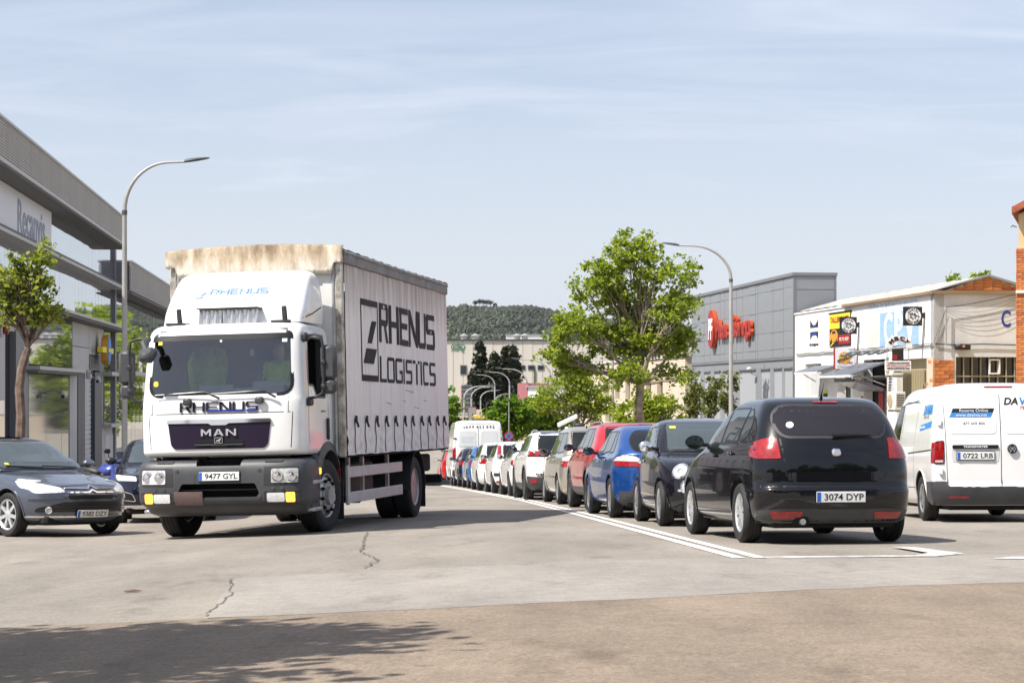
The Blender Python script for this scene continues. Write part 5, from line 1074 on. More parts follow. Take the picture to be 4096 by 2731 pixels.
# trees behind and beside the camera that shade the foreground and mirror in the glass
broad_tree('plane_tree', 'roadside tree whose crown shades the near left asphalt', (-5.75, 9.0), 2.4, px_lobes([(.0, 4.6, 1.6, 1.0, 0), (1.2, 4.3, 1.2, .8, -.2), (-.2, 4.2, 1.5, .9, -1.6), (.7, 5.4, 1.3, .8, -.6), (1.3, 4.2, .9, .6, -1.7), (-1.4, 4.4, 1.4, .9, .2)], 8, 0, 0), 9500, .20, 'leaf_plane', 'bark_plane', .16, 41, .42, 26, shell=.25)
broad_tree('plane_tree', 'big roadside tree behind the viewpoint mirrored in the lorry windscreen', (-10.5, -14), 3.0, px_lobes([(0, 7.5, 3, 2.4, 0), (2, 6.2, 2.4, 2, 0), (-2, 6.5, 2.6, 2, 0), (.5, 9.6, 2.0, 1.6, 0)], 8, 0, 0), 6500, .5, 'leaf_green', 'bark_plane', .3, 42, .8, 26)
broad_tree('plane_tree', 'roadside tree further behind the viewpoint mirrored in the windscreens', (-16.5, -10), 3.0, px_lobes([(0, 6.5, 2.6, 2.2, 0), (1.6, 5.4, 2.0, 1.8, 0), (-2, 5.6, 2.4, 2, 0)], 8, 0, 0), 4500, .5, 'leaf_green', 'bark_plane', .3, 43, .8, 26)
broad_tree('plane_tree', 'lone roadside tree across the junction behind the viewpoint', (-3.5, -22), 3.0, px_lobes([(0, 6.5, 2.4, 2.2, 0), (1.6, 5.4, 2.0, 1.8, 0), (-1.6, 5.6, 2.2, 2, 0)], 8, 0, 0), 4500, .5, 'leaf_green', 'bark_plane', .3, 44, .8, 26)
broad_tree('plane_tree', 'tall tree hidden behind the lorry and mirrored in the showroom wing glazing', (-12.2, 136), 3.5, px_lobes([(0, 9.0, 3, 2.6, 0), (2.6, 7.2, 2.4, 2.2, 1), (-2.4, 7.0, 2.6, 2.2, 0), (.3, 5.2, 3.2, 2.0, -1)], 8, 0, 0), 5500, .45, 'leaf_plane', 'bark_plane', .3, 45, .7, 26)
def dup(root, x, y, rz, sc, label):
    r = root.copy(); col.objects.link(r); r.matrix_world = T(x, y, gz(x, y) - .05) @ RZ(rz) @ Matrix.Scale(sc, 4); r['label'] = label; r['group'] = 'unseen trees added behind the viewpoint for dark reflections'
    for ch in list(root.children): c = ch.copy(); col.objects.link(c); c.parent = r
src = [o for o in bpy.data.objects if o.get('label', '').startswith('big roadside tree behind')][0]
for k, (x, y, sc) in enumerate(((1.5, -15, 1.0), (7.5, -13, 1.1), (13.5, -15, 1.0), (20, -12, 1.15), (27, -9, 1.1), (-22, -4, 1.0))): dup(src, x, y, k * 1.3, sc, 'unseen tree added behind the viewpoint to darken the reflections')  # unseen row, added so glossy paint mirrors dark foliage and less sky fills in
# conifers before the hall
def conifer(label, x, y, H, r, seed):
    rs = np.random.RandomState(seed); rn = random.Random(seed); z = gz(x, y) - .1; root = thing('conifer_tree', label, 'tree', T(x, y, z), 'conifers in front of the concrete hall'); mb = MB(); mb.tube([(0, 0, 0), (0, 0, H * .5), (.1, 0, H)], [.3, .2, .03], 8); pts = []
    nb = int(H * 16)
    for k in range(nb):
        t = k / nb; zz = .8 + (H - .8) * t; rad = 1.3 * r * (1 - t) ** .8 * rs.uniform(.7, 1.15) + .15; a = rs.uniform(0, 6.28); tip = np.array([rad * math.cos(a), rad * math.sin(a), zz + rad * .25])
        if k % 4 == 0: mb.tube([(0, 0, zz - .2), tip], [.05, .015], 4)
        m = 12; s = rs.uniform(.25, 1, m)[:, None]; pts.append(np.array([0, 0, zz - .1]) * (1 - s) + tip * s + rs.normal(size=(m, 3)) * .22)
    mb.build('trunk', 'bark_dark', root, 50); link('crown', leaves_mesh(np.concatenate(pts), .75, 'leaf_conifer', rs), root)
conifer('dark conifer with a pointed top beside the barred billboard', -4.9, 305, 13.6, 2.2, 1); conifer('shorter brownish conifer between two taller dark ones', -2.7, 303, 11.8, 2.1, 2); conifer('dark twin-topped conifer next to the pink warehouse end', -1.0, 306, 13.0, 1.7, 3); conifer('dark conifer tight against the twin-topped one', .3, 304, 12.9, 1.9, 4); conifer('low dark conifer behind the street lamps', -5.9, 302, 9.0, 1.8, 5)

# wooded hill behind everything
def hill_z(x, y):
    ridge = 108 + 9 * math.exp(-((x + 35) / 70) ** 2) + 4 * math.sin(x / 41 + .5) + 2.4 * math.sin(x / 17) - .045 * (x - 0) * (x > -60) - .02 * abs(x + 400)
    t = min(1, max(0, (y - 1500) / 950)); s = t * t * (3 - 2 * t); back = max(0, (y - 2450) / 900)
    return -8 + ridge * s * (1 + .10 * math.sin(x / 120 + y / 160) * (1 - t)) * max(.2, 1 - back * .8)
def hill():
    mb = MB(); xs = [-2600, -1800, -1200, -800] + list(range(-560, 781, 40)) + [1000, 1500, 2200, 3000]; ys = list(range(1450, 2700, 50)) + [2900, 3300]; n = len(xs)
    mb.add([(x, y, hill_z(x, y)) for y in ys for x in xs], [(j * n + i, j * n + i + 1, (j + 1) * n + i + 1, (j + 1) * n + i) for j in range(len(ys) - 1) for i in range(n - 1)])
    M('hill_soil', (.085, .08, .05), .95, noise=(.02, .3)); struct(mb.build('hill', 'hill_soil', None, 60))
    rs = np.random.RandomState(4); P = []; S_ = []
    for _ in range(15000):
        y = rs.uniform(1700, 2480); x = y * rs.uniform(-.062, .115); P.append((x, y, hill_z(x, y))); S_.append(rs.uniform(1.2, 3.0) * (1.6 if rs.rand() < .10 else 1) * (.85 + .35 * math.sin(x / 23 + 2 * math.sin(y / 31)) * math.sin(y / 19)))
    # each crown: a lumpy low-poly ball
    bm = bmesh.new(); bmesh.ops.create_icosphere(bm, subdivisions=1, radius=1); bv = np.array([v.co[:] for v in bm.verts]); bf = np.array([[v.index for v in f.verts] for f in bm.faces]); bm.free()
    k = len(P); P = np.array(P); S_ = np.array(S_); V = bv[None] * (S_[:, None, None] * rs.uniform(.65, 1.3, (k, len(bv), 1))) * np.array([1, 1, 1.05]) + P[:, None, :] + np.array([0, 0, 1.8])
    F = (bf[None] + (np.arange(k) * len(bv))[:, None, None]).reshape(-1, 3)
    me = bpy.data.meshes.new('hill_forest'); me.from_pydata(V.reshape(-1, 3).tolist(), [], F.tolist()); me.materials.append(MATS['leaf_hill']); struct(link('hill_forest', me), 'stuff')
hill()
def ridge_pine(label, px, H, w, seed):
    rs = np.random.RandomState(seed); y = 2440; x = (px - 1176) / 4573 * y; z = hill_z(x, y); root = thing('umbrella_pine', label, 'tree', T(x, y, z), 'umbrella pines on the ridge'); MB().tube([(0, 0, 0), (.4, 0, H * .55), (0, 0, H * .85)], [.5, .35, .2], 6).build('trunk', 'bark_dark', root)
    p = rs.normal(size=(420, 3)) * np.array([w * .26, w * .26, H * .09]) + np.array([0, 0, H * .9]); link('crown', leaves_mesh(p, 1.2, 'leaf_conifer', rs), root)
for i, (px, H, w, l) in enumerate(((1092, 11, 5, 'umbrella pine standing alone on the left of the ridge'), (1101, 13, 5, 'umbrella pine first in the row of pines on the ridge'), (1109, 13, 5.5, 'umbrella pine second in the row of pines on the ridge'), (1118, 12.5, 6, 'umbrella pine third in the row of pines on the ridge'), (1126, 12, 6, 'umbrella pine fourth in the row of pines on the ridge'), (1137, 9, 4.5, 'umbrella pine just beyond the row on the ridge'))): ridge_pine(l, px, H, w, 50 + i)
# ------------------------------------------------------------ street furniture
def street_lamp(label, x, y, H, reach, side, group=None, r=.075, col2='pole_grey'):
    """side +1: arm points right, -1: left; swan-neck arm"""
    z = gz(x, y); o = thing('street_lamp', label, 'street lamp', T(x, y, z), group); rise = min(1.1, H * .14); zt = H - rise
    MB().tube([(0, 0, 0), (0, 0, zt * .5), (0, 0, zt)], [r * 1.15, r, r * .85], 12).build('post', col2, o, 40); MB().lathe([(r * 2.2, .0), (r * 2.2, .03), (r * 1.3, .06), (r * 1.3, .3), (r * 1.15, .32)], (0, 0, .1), 'z', 12).build('post_base', 'galv', o, 40)
    MB().lathe([(r * .98, zt - .08), (r * .98, zt + .02)], (0, 0, 0), 'z', 12).build('collar', 'lamp_head', o, 40)
    pts = []
    for k in range(13): t = math.pi / 2 * k / 12; pts.append((side * reach * .72 * (1 - math.cos(t)), 0, zt + rise * math.sin(t)))
    pts.append((side * reach, 0, zt + rise + .015)); MB().tube(pts, [r * .8 - r * .42 * k / 13 for k in range(14)], 10).build('arm', col2, o, 40)
    hd = MB(); w = .11; prof = [(.0, .035, .05), (.10, .055, .10), (.28, .05, .13), (.48, .032, .10), (.56, .015, .05)]; vs = []
    for u, th, hw_ in prof:
        for a in range(8): t = 2 * math.pi * a / 8; vs.append((side * (reach - .05 + u), hw_ * math.cos(t), zt + rise + .02 + u * .14 + th * math.sin(t) * (1 if math.sin(t) > 0 else .6)))
    hd.add(vs, [(i * 8 + j, i * 8 + (j + 1) % 8, (i + 1) * 8 + (j + 1) % 8, (i + 1) * 8 + j) for i in range(4) for j in range(8)] + [tuple(range(8)), tuple(32 + j for j in range(8))]); hd.fix = True
    h = hd.build('lamp_head', 'lamp_head', o, 40)
street_lamp('swan-neck street lamp on the left pavement rising behind the lorry mirror', -8.62, 44.3, 7.75, 1.38, 1, None, .062)
street_lamp('swan-neck street lamp in front of the grey supermarket', 7.18, 65.3, 7.95, 1.75, -1, None, .068)
street_lamp('street lamp post rising into the crown of the tall plane tree', 4.85, 96, 7.6, 1.9, -1)
for px, y, H, l in ((1264, 128, 7.5, 'street lamp beside the forked plane tree'), (1210, 160, 7.9, 'street lamp in front of the pink warehouse end'), (1170.5, 190, 7.95, 'tall street lamp in front of the dark conifers'), (1136.5, 220, 7.95, 'furthest tall street lamp before the conifers')): street_lamp(l, (px - 1176) / 4573 * y, y, H, 2.0, -1, None, .085)
for px, y, H, l in ((1066, 150, 6.4, 'small street lamp in front of the barred billboard edge'), (1083, 180, 6.5, 'small street lamp beside the red-edged totem sign'), (1104, 212, 6.2, 'small street lamp between the totem sign and the conifers'), (1138.5, 255, 5.8, 'lowest small street lamp behind the tall lamp post')): street_lamp(l, (px - 1176) / 4573 * y, y, H, 1.7, 1, None, .085)
# no stopping sign
def no_stop():
    y = 92; x = (1169 - 1176) / 4573 * y; z = CAM_Z + (900 - 1001) / 4573 * y; o = thing('traffic_sign', 'round red and blue no stopping sign on a grey post', 'traffic sign', T(x, y, z)); r = .225
    MB().tube([(0, .04, gz(x, y) - z), (0, .04, 1.6)], .03, 8).build('post', 'galv', o, 40); MB().lathe([(r, 0), (r, .02)], (0, 0, 0), 'y', 32).build('sign_disc', 'sign_red', o); MB().lathe([(r * .78, -.006), (r * .78, -.001)], (0, 0, 0), 'y', 32).build('sign_field', 'ink_blue', o)
    for a in (45, -45): MB().box((0, -.009, 0), (r * 1.6, .004, r * .2), Matrix.Rotation(R(a), 3, 'Y')).build('sign_bar', 'sign_red', o)
    MB().cbox((0, 0, -.31), (.34, .015, .08), .004).build('sign_plate', 'ink_white', o)
no_stop()
# red-edged totem, barred billboard, yellow loader, low wall beyond the van
def far_bits():
    f = lambda px, py, y: ((px - 1176) / 4573 * y, y, CAM_Z + (900 - py) / 4573 * y)
    y = 175; x, _, zt = f(1084, 935, y); o = thing('totem_sign', 'grey totem sign with red edges standing above the white van roof', 'sign', T(x, y, 0)); g = gz(x, y); pbox('board', 'galv', o, (-.33, 0, g), (.33, .2, zt)); pbox('edge', 'sign_red', o, (-.37, -.01, g), (-.33, .21, zt)); pbox('edge', 'sign_red', o, (.33, -.01, g), (.37, .21, zt)); pbox('edge', 'sign_red', o, (-.37, -.01, zt), (.37, .21, zt + .05)); pbox('strip', 'shutter_tan', o, (-.12, -.02, g + 2), (-.02, 0, zt - .4))
    for k in range(4): lettering('totem_lettering', 'KSTY'[k], o, 'ink_black', (.12, -.015, zt - .7 - k * .42), .2, .24, right=(1, 0, 0))
    y = 262; x0, _, zt = f(1060, 884, y); x1, _, zb = f(1085, 945, y); o = thing('billboard', 'dark billboard back with vertical bars and an orange edge', 'billboard', T(x0, y, 0)); W_ = x1 - x0; pbox('panel', 'column_navy', o, (0, .1, zb - 1), (W_, .2, zt)); pbox('edge', 'sign_orange', o, (-.1, 0, zb), (0, .25, zt))
    for k in range(8): pbox('bar', 'panel_grey', o, (W_ * (k + .5) / 8 - .05, 0, zb), (W_ * (k + .5) / 8 + .05, .1, zt))
    for k in range(6): pbox('rail', 'roof_black', o, (0, -.06, zb + (zt - zb) * (k + .5) / 6), (W_, -.01, zb + (zt - zb) * (k + .5) / 6 + .12))
    for xx in (.3, W_ - .3): pbox('leg', 'galv', o, (xx - .1, .2, gz(x0, y)), (xx + .1, .4, zb))
    y = 165; x, _, zt = f(1118, 957, y); o = thing('loader', 'yellow loader frame with round lamps beyond the white van', 'loader', T(x, y, 0)); g = gz(x, y); zr = zt - g
    M('loader_yellow', (.80, .52, .02), .5); M('loader_glass', (.30, .38, .33), .1)
    pbox('cab_glass', 'loader_glass', o, (-.9, .1, g + .8), (.55, 1.2, zt - .12)); pbox('roof_beam', 'loader_yellow', o, (-1.0, 0, zt - .14), (1.0, 1.3, zt)); pbox('upright', 'loader_yellow', o, (.55, 0, g + .8), (.75, .2, zt - .14)); pbox('bonnet', 'loader_yellow', o, (.75, .1, g + .6), (1.7, 1.3, g + 1.5)); pbox('chassis', 'underbody', o, (-1.0, .1, g + .35), (1.7, 1.3, g + .8))
    for xx in (-.95, .95): MB().lathe([(.22, 0), (.25, .06), (.1, .16), (.01, .17)], (xx, .3, zt + .0), 'z', 12).build('roof_lamp', 'loader_yellow', o, 40)
    for xx in (-.6, 1.2): MB().lathe([(.5, 0), (.55, .08), (.55, .32), (.5, .4)], (xx, -.05, g + .55), 'y', 20).build('wheel', 'rubber', o, 40)
    y = 185; x0 = f(1035, 0, y)[0]; x1 = f(1160, 0, y)[0]; o = thing('yard_wall', 'low cream yard wall behind the totem sign', 'wall', T(0, y, 0)); zt = f(0, 950, y)[2]; pbox('wall', 'cream_render', o, (x0, 0, gz(0, y)), (x1, .25, zt)); pbox('pillar', 'cream_render', o, (x0 + 2.2, -.1, gz(0, y)), (x0 + 2.9, .3, zt + .4)); pbox('coping', 'concrete', o, (x0, -.05, zt), (x1, .3, zt + .1))
    y = 120; x0 = f(1140, 0, y)[0]; x1 = f(1215, 0, y)[0]; o = thing('garden_wall', 'low ochre wall behind the no stopping sign', 'wall', T(0, y, 0)); zt = f(0, 985, y)[2]; pbox('wall', 'ochre', o, (x0, 0, gz(0, y)), (x1, .25, zt)); pbox('coping', 'concrete', o, (x0, -.05, zt), (x1, .3, zt + .08))
    # canopy strip by the forked tree
    y = 88; x0 = f(1282, 0, y)[0]; x1 = f(1326, 0, y)[0]; o = thing('canopy', 'slanting white canopy edge below the forked plane tree', 'canopy', T(0, y, 0)); za, zb = f(0, 975, y)[2], f(0, 954, y)[2]
    q = MB(); q.add([(x0, 0, za), (x1, 0, zb), (x1, 1.5, zb + .05), (x0, 1.5, za + .05), (x0, 0, za - .12), (x1, 0, zb - .12), (x1, 1.5, zb - .07), (x0, 1.5, za - .07)], [(0, 1, 2, 3), (7, 6, 5, 4), (0, 4, 5, 1), (1, 5, 6, 2), (2, 6, 7, 3), (3, 7, 4, 0)]); q.fix = True; q.build('canopy_sheet', 'ink_white', o)
    for xx, zz in ((x0 + .1, za), (x1 - .1, zb)): pbox('canopy_post', 'galv', o, (xx - .03, .7, gz(xx, y)), (xx + .03, .76, zz - .05))
far_bits()
# motorcycle between the parked cars
def motorcycle():
    x, y = -7.75, 38.2; mw = frame(x, y, .75, -.66); mw = mw.copy(); mw.translation.z += .13; o = thing('motorcycle', 'blue and black motorcycle with a white number panel behind the grey-blue car', 'motorcycle', mw); M('moto_blue', (.02, .05, .30), .3, coat=1)
    for xx in (.68, -.68):
        w = MB().lathe([(.20, -.05), (.28, -.06), (.30, -.03), (.30, .03), (.28, .06), (.20, .05)], (xx, 0, .30), 'y', 28, close=True).build('wheel', 'rubber', o, 40); MB().lathe([(.2, -.03), (.19, .0), (.2, .03), (.05, .03), (.05, -.03)], (xx, 0, .30), 'y', 20, close=True).build('rim', 'alloy_dark', w)
    MB().tube([(.68, .08, .3), (.5, .08, .75), (.42, .08, .98)], .025, 8).build('fork', 'alloy', o); MB().tube([(.68, -.08, .3), (.5, -.08, .75), (.42, -.08, .98)], .025, 8).build('fork', 'alloy', o)
    MB().cbox((-.05, 0, .45), (.5, .34, .4), .08).build('engine', 'black_plastic', o, 40); MB().cbox((.05, 0, .80), (.5, .30, .22), .09).build('fuel_tank', 'moto_blue', o, 40); MB().cbox((-.45, 0, .80), (.55, .26, .10), .04, Matrix.Rotation(R(10), 3, 'Y')).build('seat', 'black_plastic', o, 40)
    f = MB(); f.prism(round_poly([(.30, .55), (.72, .72), (.80, .86), (.62, 1.02), (.38, .98)], .05), -.19, .19, lambda u, v, d: (u, d * (1 - max(0, u - .4) * 1.1), v)); f.build('fairing', 'moto_blue', o, 40); pbox('number_panel', 'ink_white', o, (.55, -.20, .72), (.72, -.145, .86)); lettering('panel_lettering', 'R3', o, 'ink_black', (.63, -.203, .79), .13, .10, right=(1, 0, 0))
    MB().prism(round_poly([(.45, 1.0), (.62, 1.0), (.46, 1.16), (.38, 1.12)], .03), -.12, .12, lambda u, v, d: (u, d, v)).build('screen', 'car_glass', o, 40); MB().tube([(.36, .34, .98), (.40, 0, 1.0), (.36, -.34, .98)], .016, 8).build('handlebar', 'black_plastic', o)
    for sg in (1, -1): m = MB().cbox((.44, sg * .36, 1.16), (.04, .15, .09), .02).build('mirror', 'black_plastic', o, 40); MB().tube([(.38, sg * .26, .99), (.44, sg * .34, 1.14)], .008, 6).build('mirror_stalk', 'black_plastic', o)
motorcycle()
# litter on the road
lt = tag(MB().add([(0, 0, 0), (.10, .01, .012), (.14, .07, .004), (.05, .09, .02), (-.03, .05, .006), (0, 0, -.004), (.10, .01, .008), (.14, .07, 0), (.05, .09, .016), (-.03, .05, .002)], [(0, 1, 2), (0, 2, 3), (0, 3, 4), (7, 6, 5), (8, 7, 5), (9, 8, 5), (0, 5, 6, 1), (1, 6, 7, 2), (2, 7, 8, 3), (3, 8, 9, 4), (4, 9, 5, 0)]).build('dry_leaf', 'bark_street', None), 'crumpled brown dry leaf lying on the bare asphalt', 'leaf'); lt.location = (-2.95, 15.2, gz(-2.95, 15.2) + .01); lt.scale = (.8, .8, .8)
# ------------------------------------------------------------ the lorry
def make_lorry():
    fx, fy = -.166, -.986
    ax, ay = -3.60, 27.42
    mw = frame(ax, ay, fx, fy) @ Matrix.Rotation(R(-1.15), 4, 'X')
    root = thing('lorry', 'white curtain-sided lorry with a dirty canvas top and lit orange indicators', 'lorry', mw)
    pit = Matrix.Rotation(R(.72), 4, 'Y')                 # nose-down body on its springs
    def B(o): o.matrix_basis = pit @ o.matrix_basis; return o
    XF = 1.30
    M('cab_white', (.83, .83, .82), .28, coat=.8, noise=(1.6, .07), rnoise=(3, .45))
    M('bumper_grey', (.052, .054, .060), .48, noise=(4, .18), bump=(160, .08, .002))
    M('alu', (.50, .50, .48), .42, .6, noise=(6, .25))
    M('alu_post', (.52, .50, .45), .5, .35, noise=(7, .4), dark=(.22, .19, .15))
    M('guard_alu', (.62, .61, .60), .45, .25, noise=(5, .12))
    M('grille_purple', (.020, .013, .032), .3, spec=.25)
    M('interior_dark', (.03, .032, .035), .7)
    M('seat_grey', (.06, .065, .07), .85, noise=(9, .2))
    M('paper', (.82, .82, .82), .7)
    M('hivis', (.50, .75, .05), .7, noise=(8, .2)); M('hivis_band', (.6, .62, .6), .4)
    M('skin', (.45, .26, .19), .55); M('hair_dark', (.03, .02, .015), .8); M('shirt', (.05, .06, .1), .8)
    M('sticker_yellow', (.75, .68, .05), .5)
    # ---- cab shell, hollowed, with window openings
    keys = [(1.09, .08, 1.60, 1.085, .34, 4.2, .06, 4), (1.12, .02, 1.61, 1.11, .34, 4.2, .06, 4), (1.17, .0, 1.62, 1.12, .34, 4.2, .06, 4), (1.55, .0, 1.62, 1.12, .34, 4.2, .06, 4), (1.80, .015, 1.62, 1.12, .34, 4.2, .06, 4),
            (1.88, .035, 1.62, 1.115, .33, 4.2, .06, 4), (2.30, .10, 1.62, 1.09, .32, 4.2, .06, 4), (2.66, .17, 1.62, 1.065, .30, 4, .06, 4), (2.74, .205, 1.62, 1.05, .28, 3.6, .07, 4), (2.80, .26, 1.60, 1.02, .26, 3.2, .08, 4), (2.845, .36, 1.56, .95, .25, 3, .1, 3), (2.86, .5, 1.5, .8, .2, 3, .1, 3)]
    mb = loft_mesh(keys, XF, 0, 0, 4, 14, 12); sk = Skin(mb, XF)
    me = mb.mesh('cab_shell', ['cab_white', 'interior_dark'])
    ws = round_poly([(-.97, 1.90, .16), (.97, 1.90, .16), (.93, 2.70, .05), (-.93, 2.70, .05)], .1, 5)
    sw = round_poly([(.42, 2.02), (.66, 2.02), (.80, 1.86), (1.24, 1.86), (1.24, 2.64), (.54, 2.64)], .07, 4)
    cav = MB().cbox((XF - .93, 0, 2.14), (1.20, 1.98, 1.10), .05).mesh('c', ['interior_dark'])
    cutw = MB().prism(ws, XF + .3, XF - .5, lambda u, v, d: (d, u, v)).mesh('c', ['interior_dark'])
    cuts = [cav, cutw]
    for sg in (1, -1): cuts.append(MB().prism(sw, sg * 1.4, sg * .85, lambda u, v, d: (XF - u, d, v)).mesh('c', ['interior_dark']))
    for sg in (1, -1): cuts.append(MB().lathe([(.63, sg * 1.5), (.63, sg * .7)], (0, 0, .53), 'y', 40).mesh('c', ['interior_dark']))
    me = boolean(me, cuts); finish(me, 35)
    cab = B(link('cab', me, root))
    glass_clear('windscreen_glass', (.82, .92, .96), .10)
    # seal as a ring
    outer, inner = grow(ws, .03), grow(ws, -.012); n = len(ws); rv = []
    for p in outer: h, nn = sk.cast('F', *p); rv.append(h + nn * .004)
    for p in inner: h, nn = sk.cast('F', *p); rv.append(h + nn * .004)
    MB().add(rv, [(i, (i + 1) % n, (i + 1) % n + n, i + n) for i in range(n)]).build('windscreen_seal', 'trim_black', cab, 40)
    sk.patch('F', ws, .001, .1).build('windscreen', 'windscreen_glass', cab, 40)
    sk.patch('R', sw, -.004, .12).build('side_window', 'windscreen_glass', cab, 40)
    sk.patch('F', round_poly([(-.94, 2.625), (.94, 2.625), (.925, 2.70), (-.925, 2.70)], .02), .004, .12).build('sun_strip', 'trim_black', cab, 40)
    # ---- interior
    M('dash', (.045, .047, .05), .6)
    da = MB(); da.cbox((XF - .40, 0, 1.79), (.42, 1.9, .22), .06); da.cbox((XF - .58, .52, 1.88), (.16, .6, .14), .05); B(da.build('dashboard', 'dash', cab, 40))
    for y, m_ in ((.52, 0), (-.52, 0)):
        st = MB(); st.cbox((XF - 1.12, y, 1.72), (.5, .5, .14), .05); st.cbox((XF - 1.34, y, 2.06), (.14, .48, .62), .05); st.cbox((XF - 1.36, y, 2.46), (.1, .26, .18), .04)
        st.build('cab_seat', 'seat_grey', cab, 40)
    wr = MB(); c0 = Vector((XF - .68, .52, 1.93)); tl = Matrix.Rotation(R(38), 3, 'Y')
    wr.tube([c0 + tl @ Vector((.21 * math.cos(a), .21 * math.sin(a), 0)) for a in [2 * math.pi * k / 24 for k in range(25)]], .016, 6)
    for a in (0, 2.4, 3.9): wr.tube([c0, c0 + tl @ Vector((.2 * math.cos(a), .2 * math.sin(a), 0))], .014, 6)
    wr.tube([c0, c0 + Vector((.14, 0, -.16))], .03, 8); wr.build('steering_wheel', 'black_plastic', cab, 40)
    def sheet(y, z, w, h, tilt, rz):
        m = T(XF - .27, y, z) @ RZ(rz) @ Matrix.Rotation(R(tilt), 4, 'Y')
        return m
    for y, z, w, h, a in ((-.12, 1.955, .46, .17, 3), (.20, 1.93, .42, .12, -2), (.60, 1.975, .44, .20, -4)):
        p = MB().cbox((0, 0, 0), (.012, w, h), .002).build('paper_sheet', 'paper', None, None)
        tag(p, {-.12: 'white paper sheet leaning on the lorry dashboard by the cab centre', .20: 'low white paper sheet lying between two others on the lorry dashboard', .60: 'large white paper sheet on the lorry dashboard beside the driver'}[y], 'paper')
        p.matrix_world = mw @ pit @ T(XF - .26, y, z + .0) @ RZ(R(a)) @ Matrix.Rotation(R(-22), 4, 'Y')
    # vest hung over the passenger seat
    v = MB(); rows = []
    for k, (z, w, x) in enumerate(((2.60, .10, .0), (2.52, .25, .03), (2.36, .29, .06), (2.16, .27, .07), (1.96, .24, .09))):
        rows.append([(XF - 1.24 + x + .03 * math.sin(j * 2.1), -.52 + w * (j / 6 * 2 - 1), z - .02 * math.cos(j * 1.7)) for j in range(7)])
    v.add([p for r_ in rows for p in r_], [(i * 7 + j, i * 7 + j + 1, (i + 1) * 7 + j + 1, (i + 1) * 7 + j) for i in range(4) for j in range(6)])
    vo = v.build('safety_vest', 'hivis', None, 60); vo.matrix_world = mw @ pit
    md = vo.modifiers.new('s', 'SOLIDIFY'); md.thickness = .012
    tag(vo, 'yellow-green safety vest hanging over the passenger seat of the lorry cab', 'safety vest')
    # driver
    def person():
        bm = bmesh.new(); vs = {}
        J = {'pel': ((XF - 1.08, .52, 1.84), .15), 'bel': ((XF - 1.10, .52, 2.00), .155), 'chest': ((XF - 1.12, .52, 2.20), .165), 'neck': ((XF - 1.10, .52, 2.36), .06), 'hd0': ((XF - 1.07, .52, 2.44), .075), 'hd1': ((XF - 1.06, .52, 2.54), .092), 'hd2': ((XF - 1.07, .52, 2.62), .07),
             'ls': ((XF - 1.10, .72, 2.30), .075), 'le': ((XF - .95, .78, 2.06), .052), 'lw': ((XF - .74, .70, 2.02), .034), 'lh': ((XF - .68, .68, 2.04), .032),
             'rs': ((XF - 1.10, .32, 2.30), .075), 're': ((XF - .95, .26, 2.06), .052), 'rw': ((XF - .74, .34, 2.02), .034), 'rh': ((XF - .68, .36, 2.04), .032),
             'lk': ((XF - .66, .66, 1.84), .085), 'rk': ((XF - .66, .38, 1.84), .085)}
        for k, (p, r_) in J.items(): vs[k] = bm.verts.new(p)
        for a, b in (('pel', 'bel'), ('bel', 'chest'), ('chest', 'neck'), ('neck', 'hd0'), ('hd0', 'hd1'), ('hd1', 'hd2'), ('chest', 'ls'), ('ls', 'le'), ('le', 'lw'), ('lw', 'lh'), ('chest', 'rs'), ('rs', 're'), ('re', 'rw'), ('rw', 'rh'), ('pel', 'lk'), ('pel', 'rk')): bm.edges.new((vs[a], vs[b]))
        # fingers curled round the wheel rim
        for s_, y_ in (('lh', .68), ('rh', .36)):
            for k in range(4):
                a0 = bm.verts.new((XF - .645, y_ - .03 + .02 * k, 2.06 - .004 * k)); a1 = bm.verts.new((XF - .625, y_ - .03 + .02 * k, 2.03)); bm.edges.new((vs[s_], a0)); bm.edges.new((a0, a1)); J['f%s%d' % (s_, k)] = (0, .009); J['g%s%d' % (s_, k)] = (0, .008)
        me = bpy.data.meshes.new('person'); names = list(J.keys()); bm.verts.index_update(); bm.to_mesh(me); bm.free()
        o = bpy.data.objects.new('p', me); col.objects.link(o)
        sm = o.modifiers.new('s', 'SKIN'); sd = me.skin_vertices[0].data
        order = [k for k in names if not k.startswith(('f', 'g'))]
        rad = [J[k][1] for k in order] + [.009] * (len(me.vertices) - len(order))
        for i, d in enumerate(sd): d.radius = (rad[i], rad[i])
        sd[0].use_root = True
        o.modifiers.new('u', 'SUBSURF').levels = 2; o.modifiers['u'].render_levels = 2
        dg = bpy.context.evaluated_depsgraph_get(); r_ = bpy.data.meshes.new_from_object(o.evaluated_get(dg)); bpy.data.objects.remove(o)
        for m_ in ('shirt', 'skin', 'hivis', 'hair_dark'): r_.materials.append(MATS[m_])
        for p in r_.polygons:
            c = p.center; p.use_smooth = True
            if c.z > 2.36: p.material_index = 3 if (c.z > 2.575 or (c.x < XF - 1.11 and c.z > 2.45)) else 1
            elif c.x > XF - .90 and c.z > 1.97: p.material_index = 1
            elif abs(c.y - .52) < .2 and c.z > 1.86: p.material_index = 2
        return r_
    pe = tag(link('person', person()), 'driver in a yellow-green safety vest gripping the lorry steering wheel', 'person'); pe.matrix_world = mw @ pit
    face = MB(); face.lathe([(.012, 0), (.02, -.02)], (XF - .968, .52, 2.52), 'x', 8)
    for sg in (1, -1): face.box((XF - .985, .52 + sg * .035, 2.555), (.01, .025, .008))
    face.box((XF - .985, .52, 2.475), (.01, .05, .008))
    face.build('face_features', 'skin', pe, 40)
    # air freshener tag, stickers
    B(MB().cbox((XF - .26, .40, 2.46), (.006, .06, .09), .002).build('windscreen_tag', 'paper', cab))
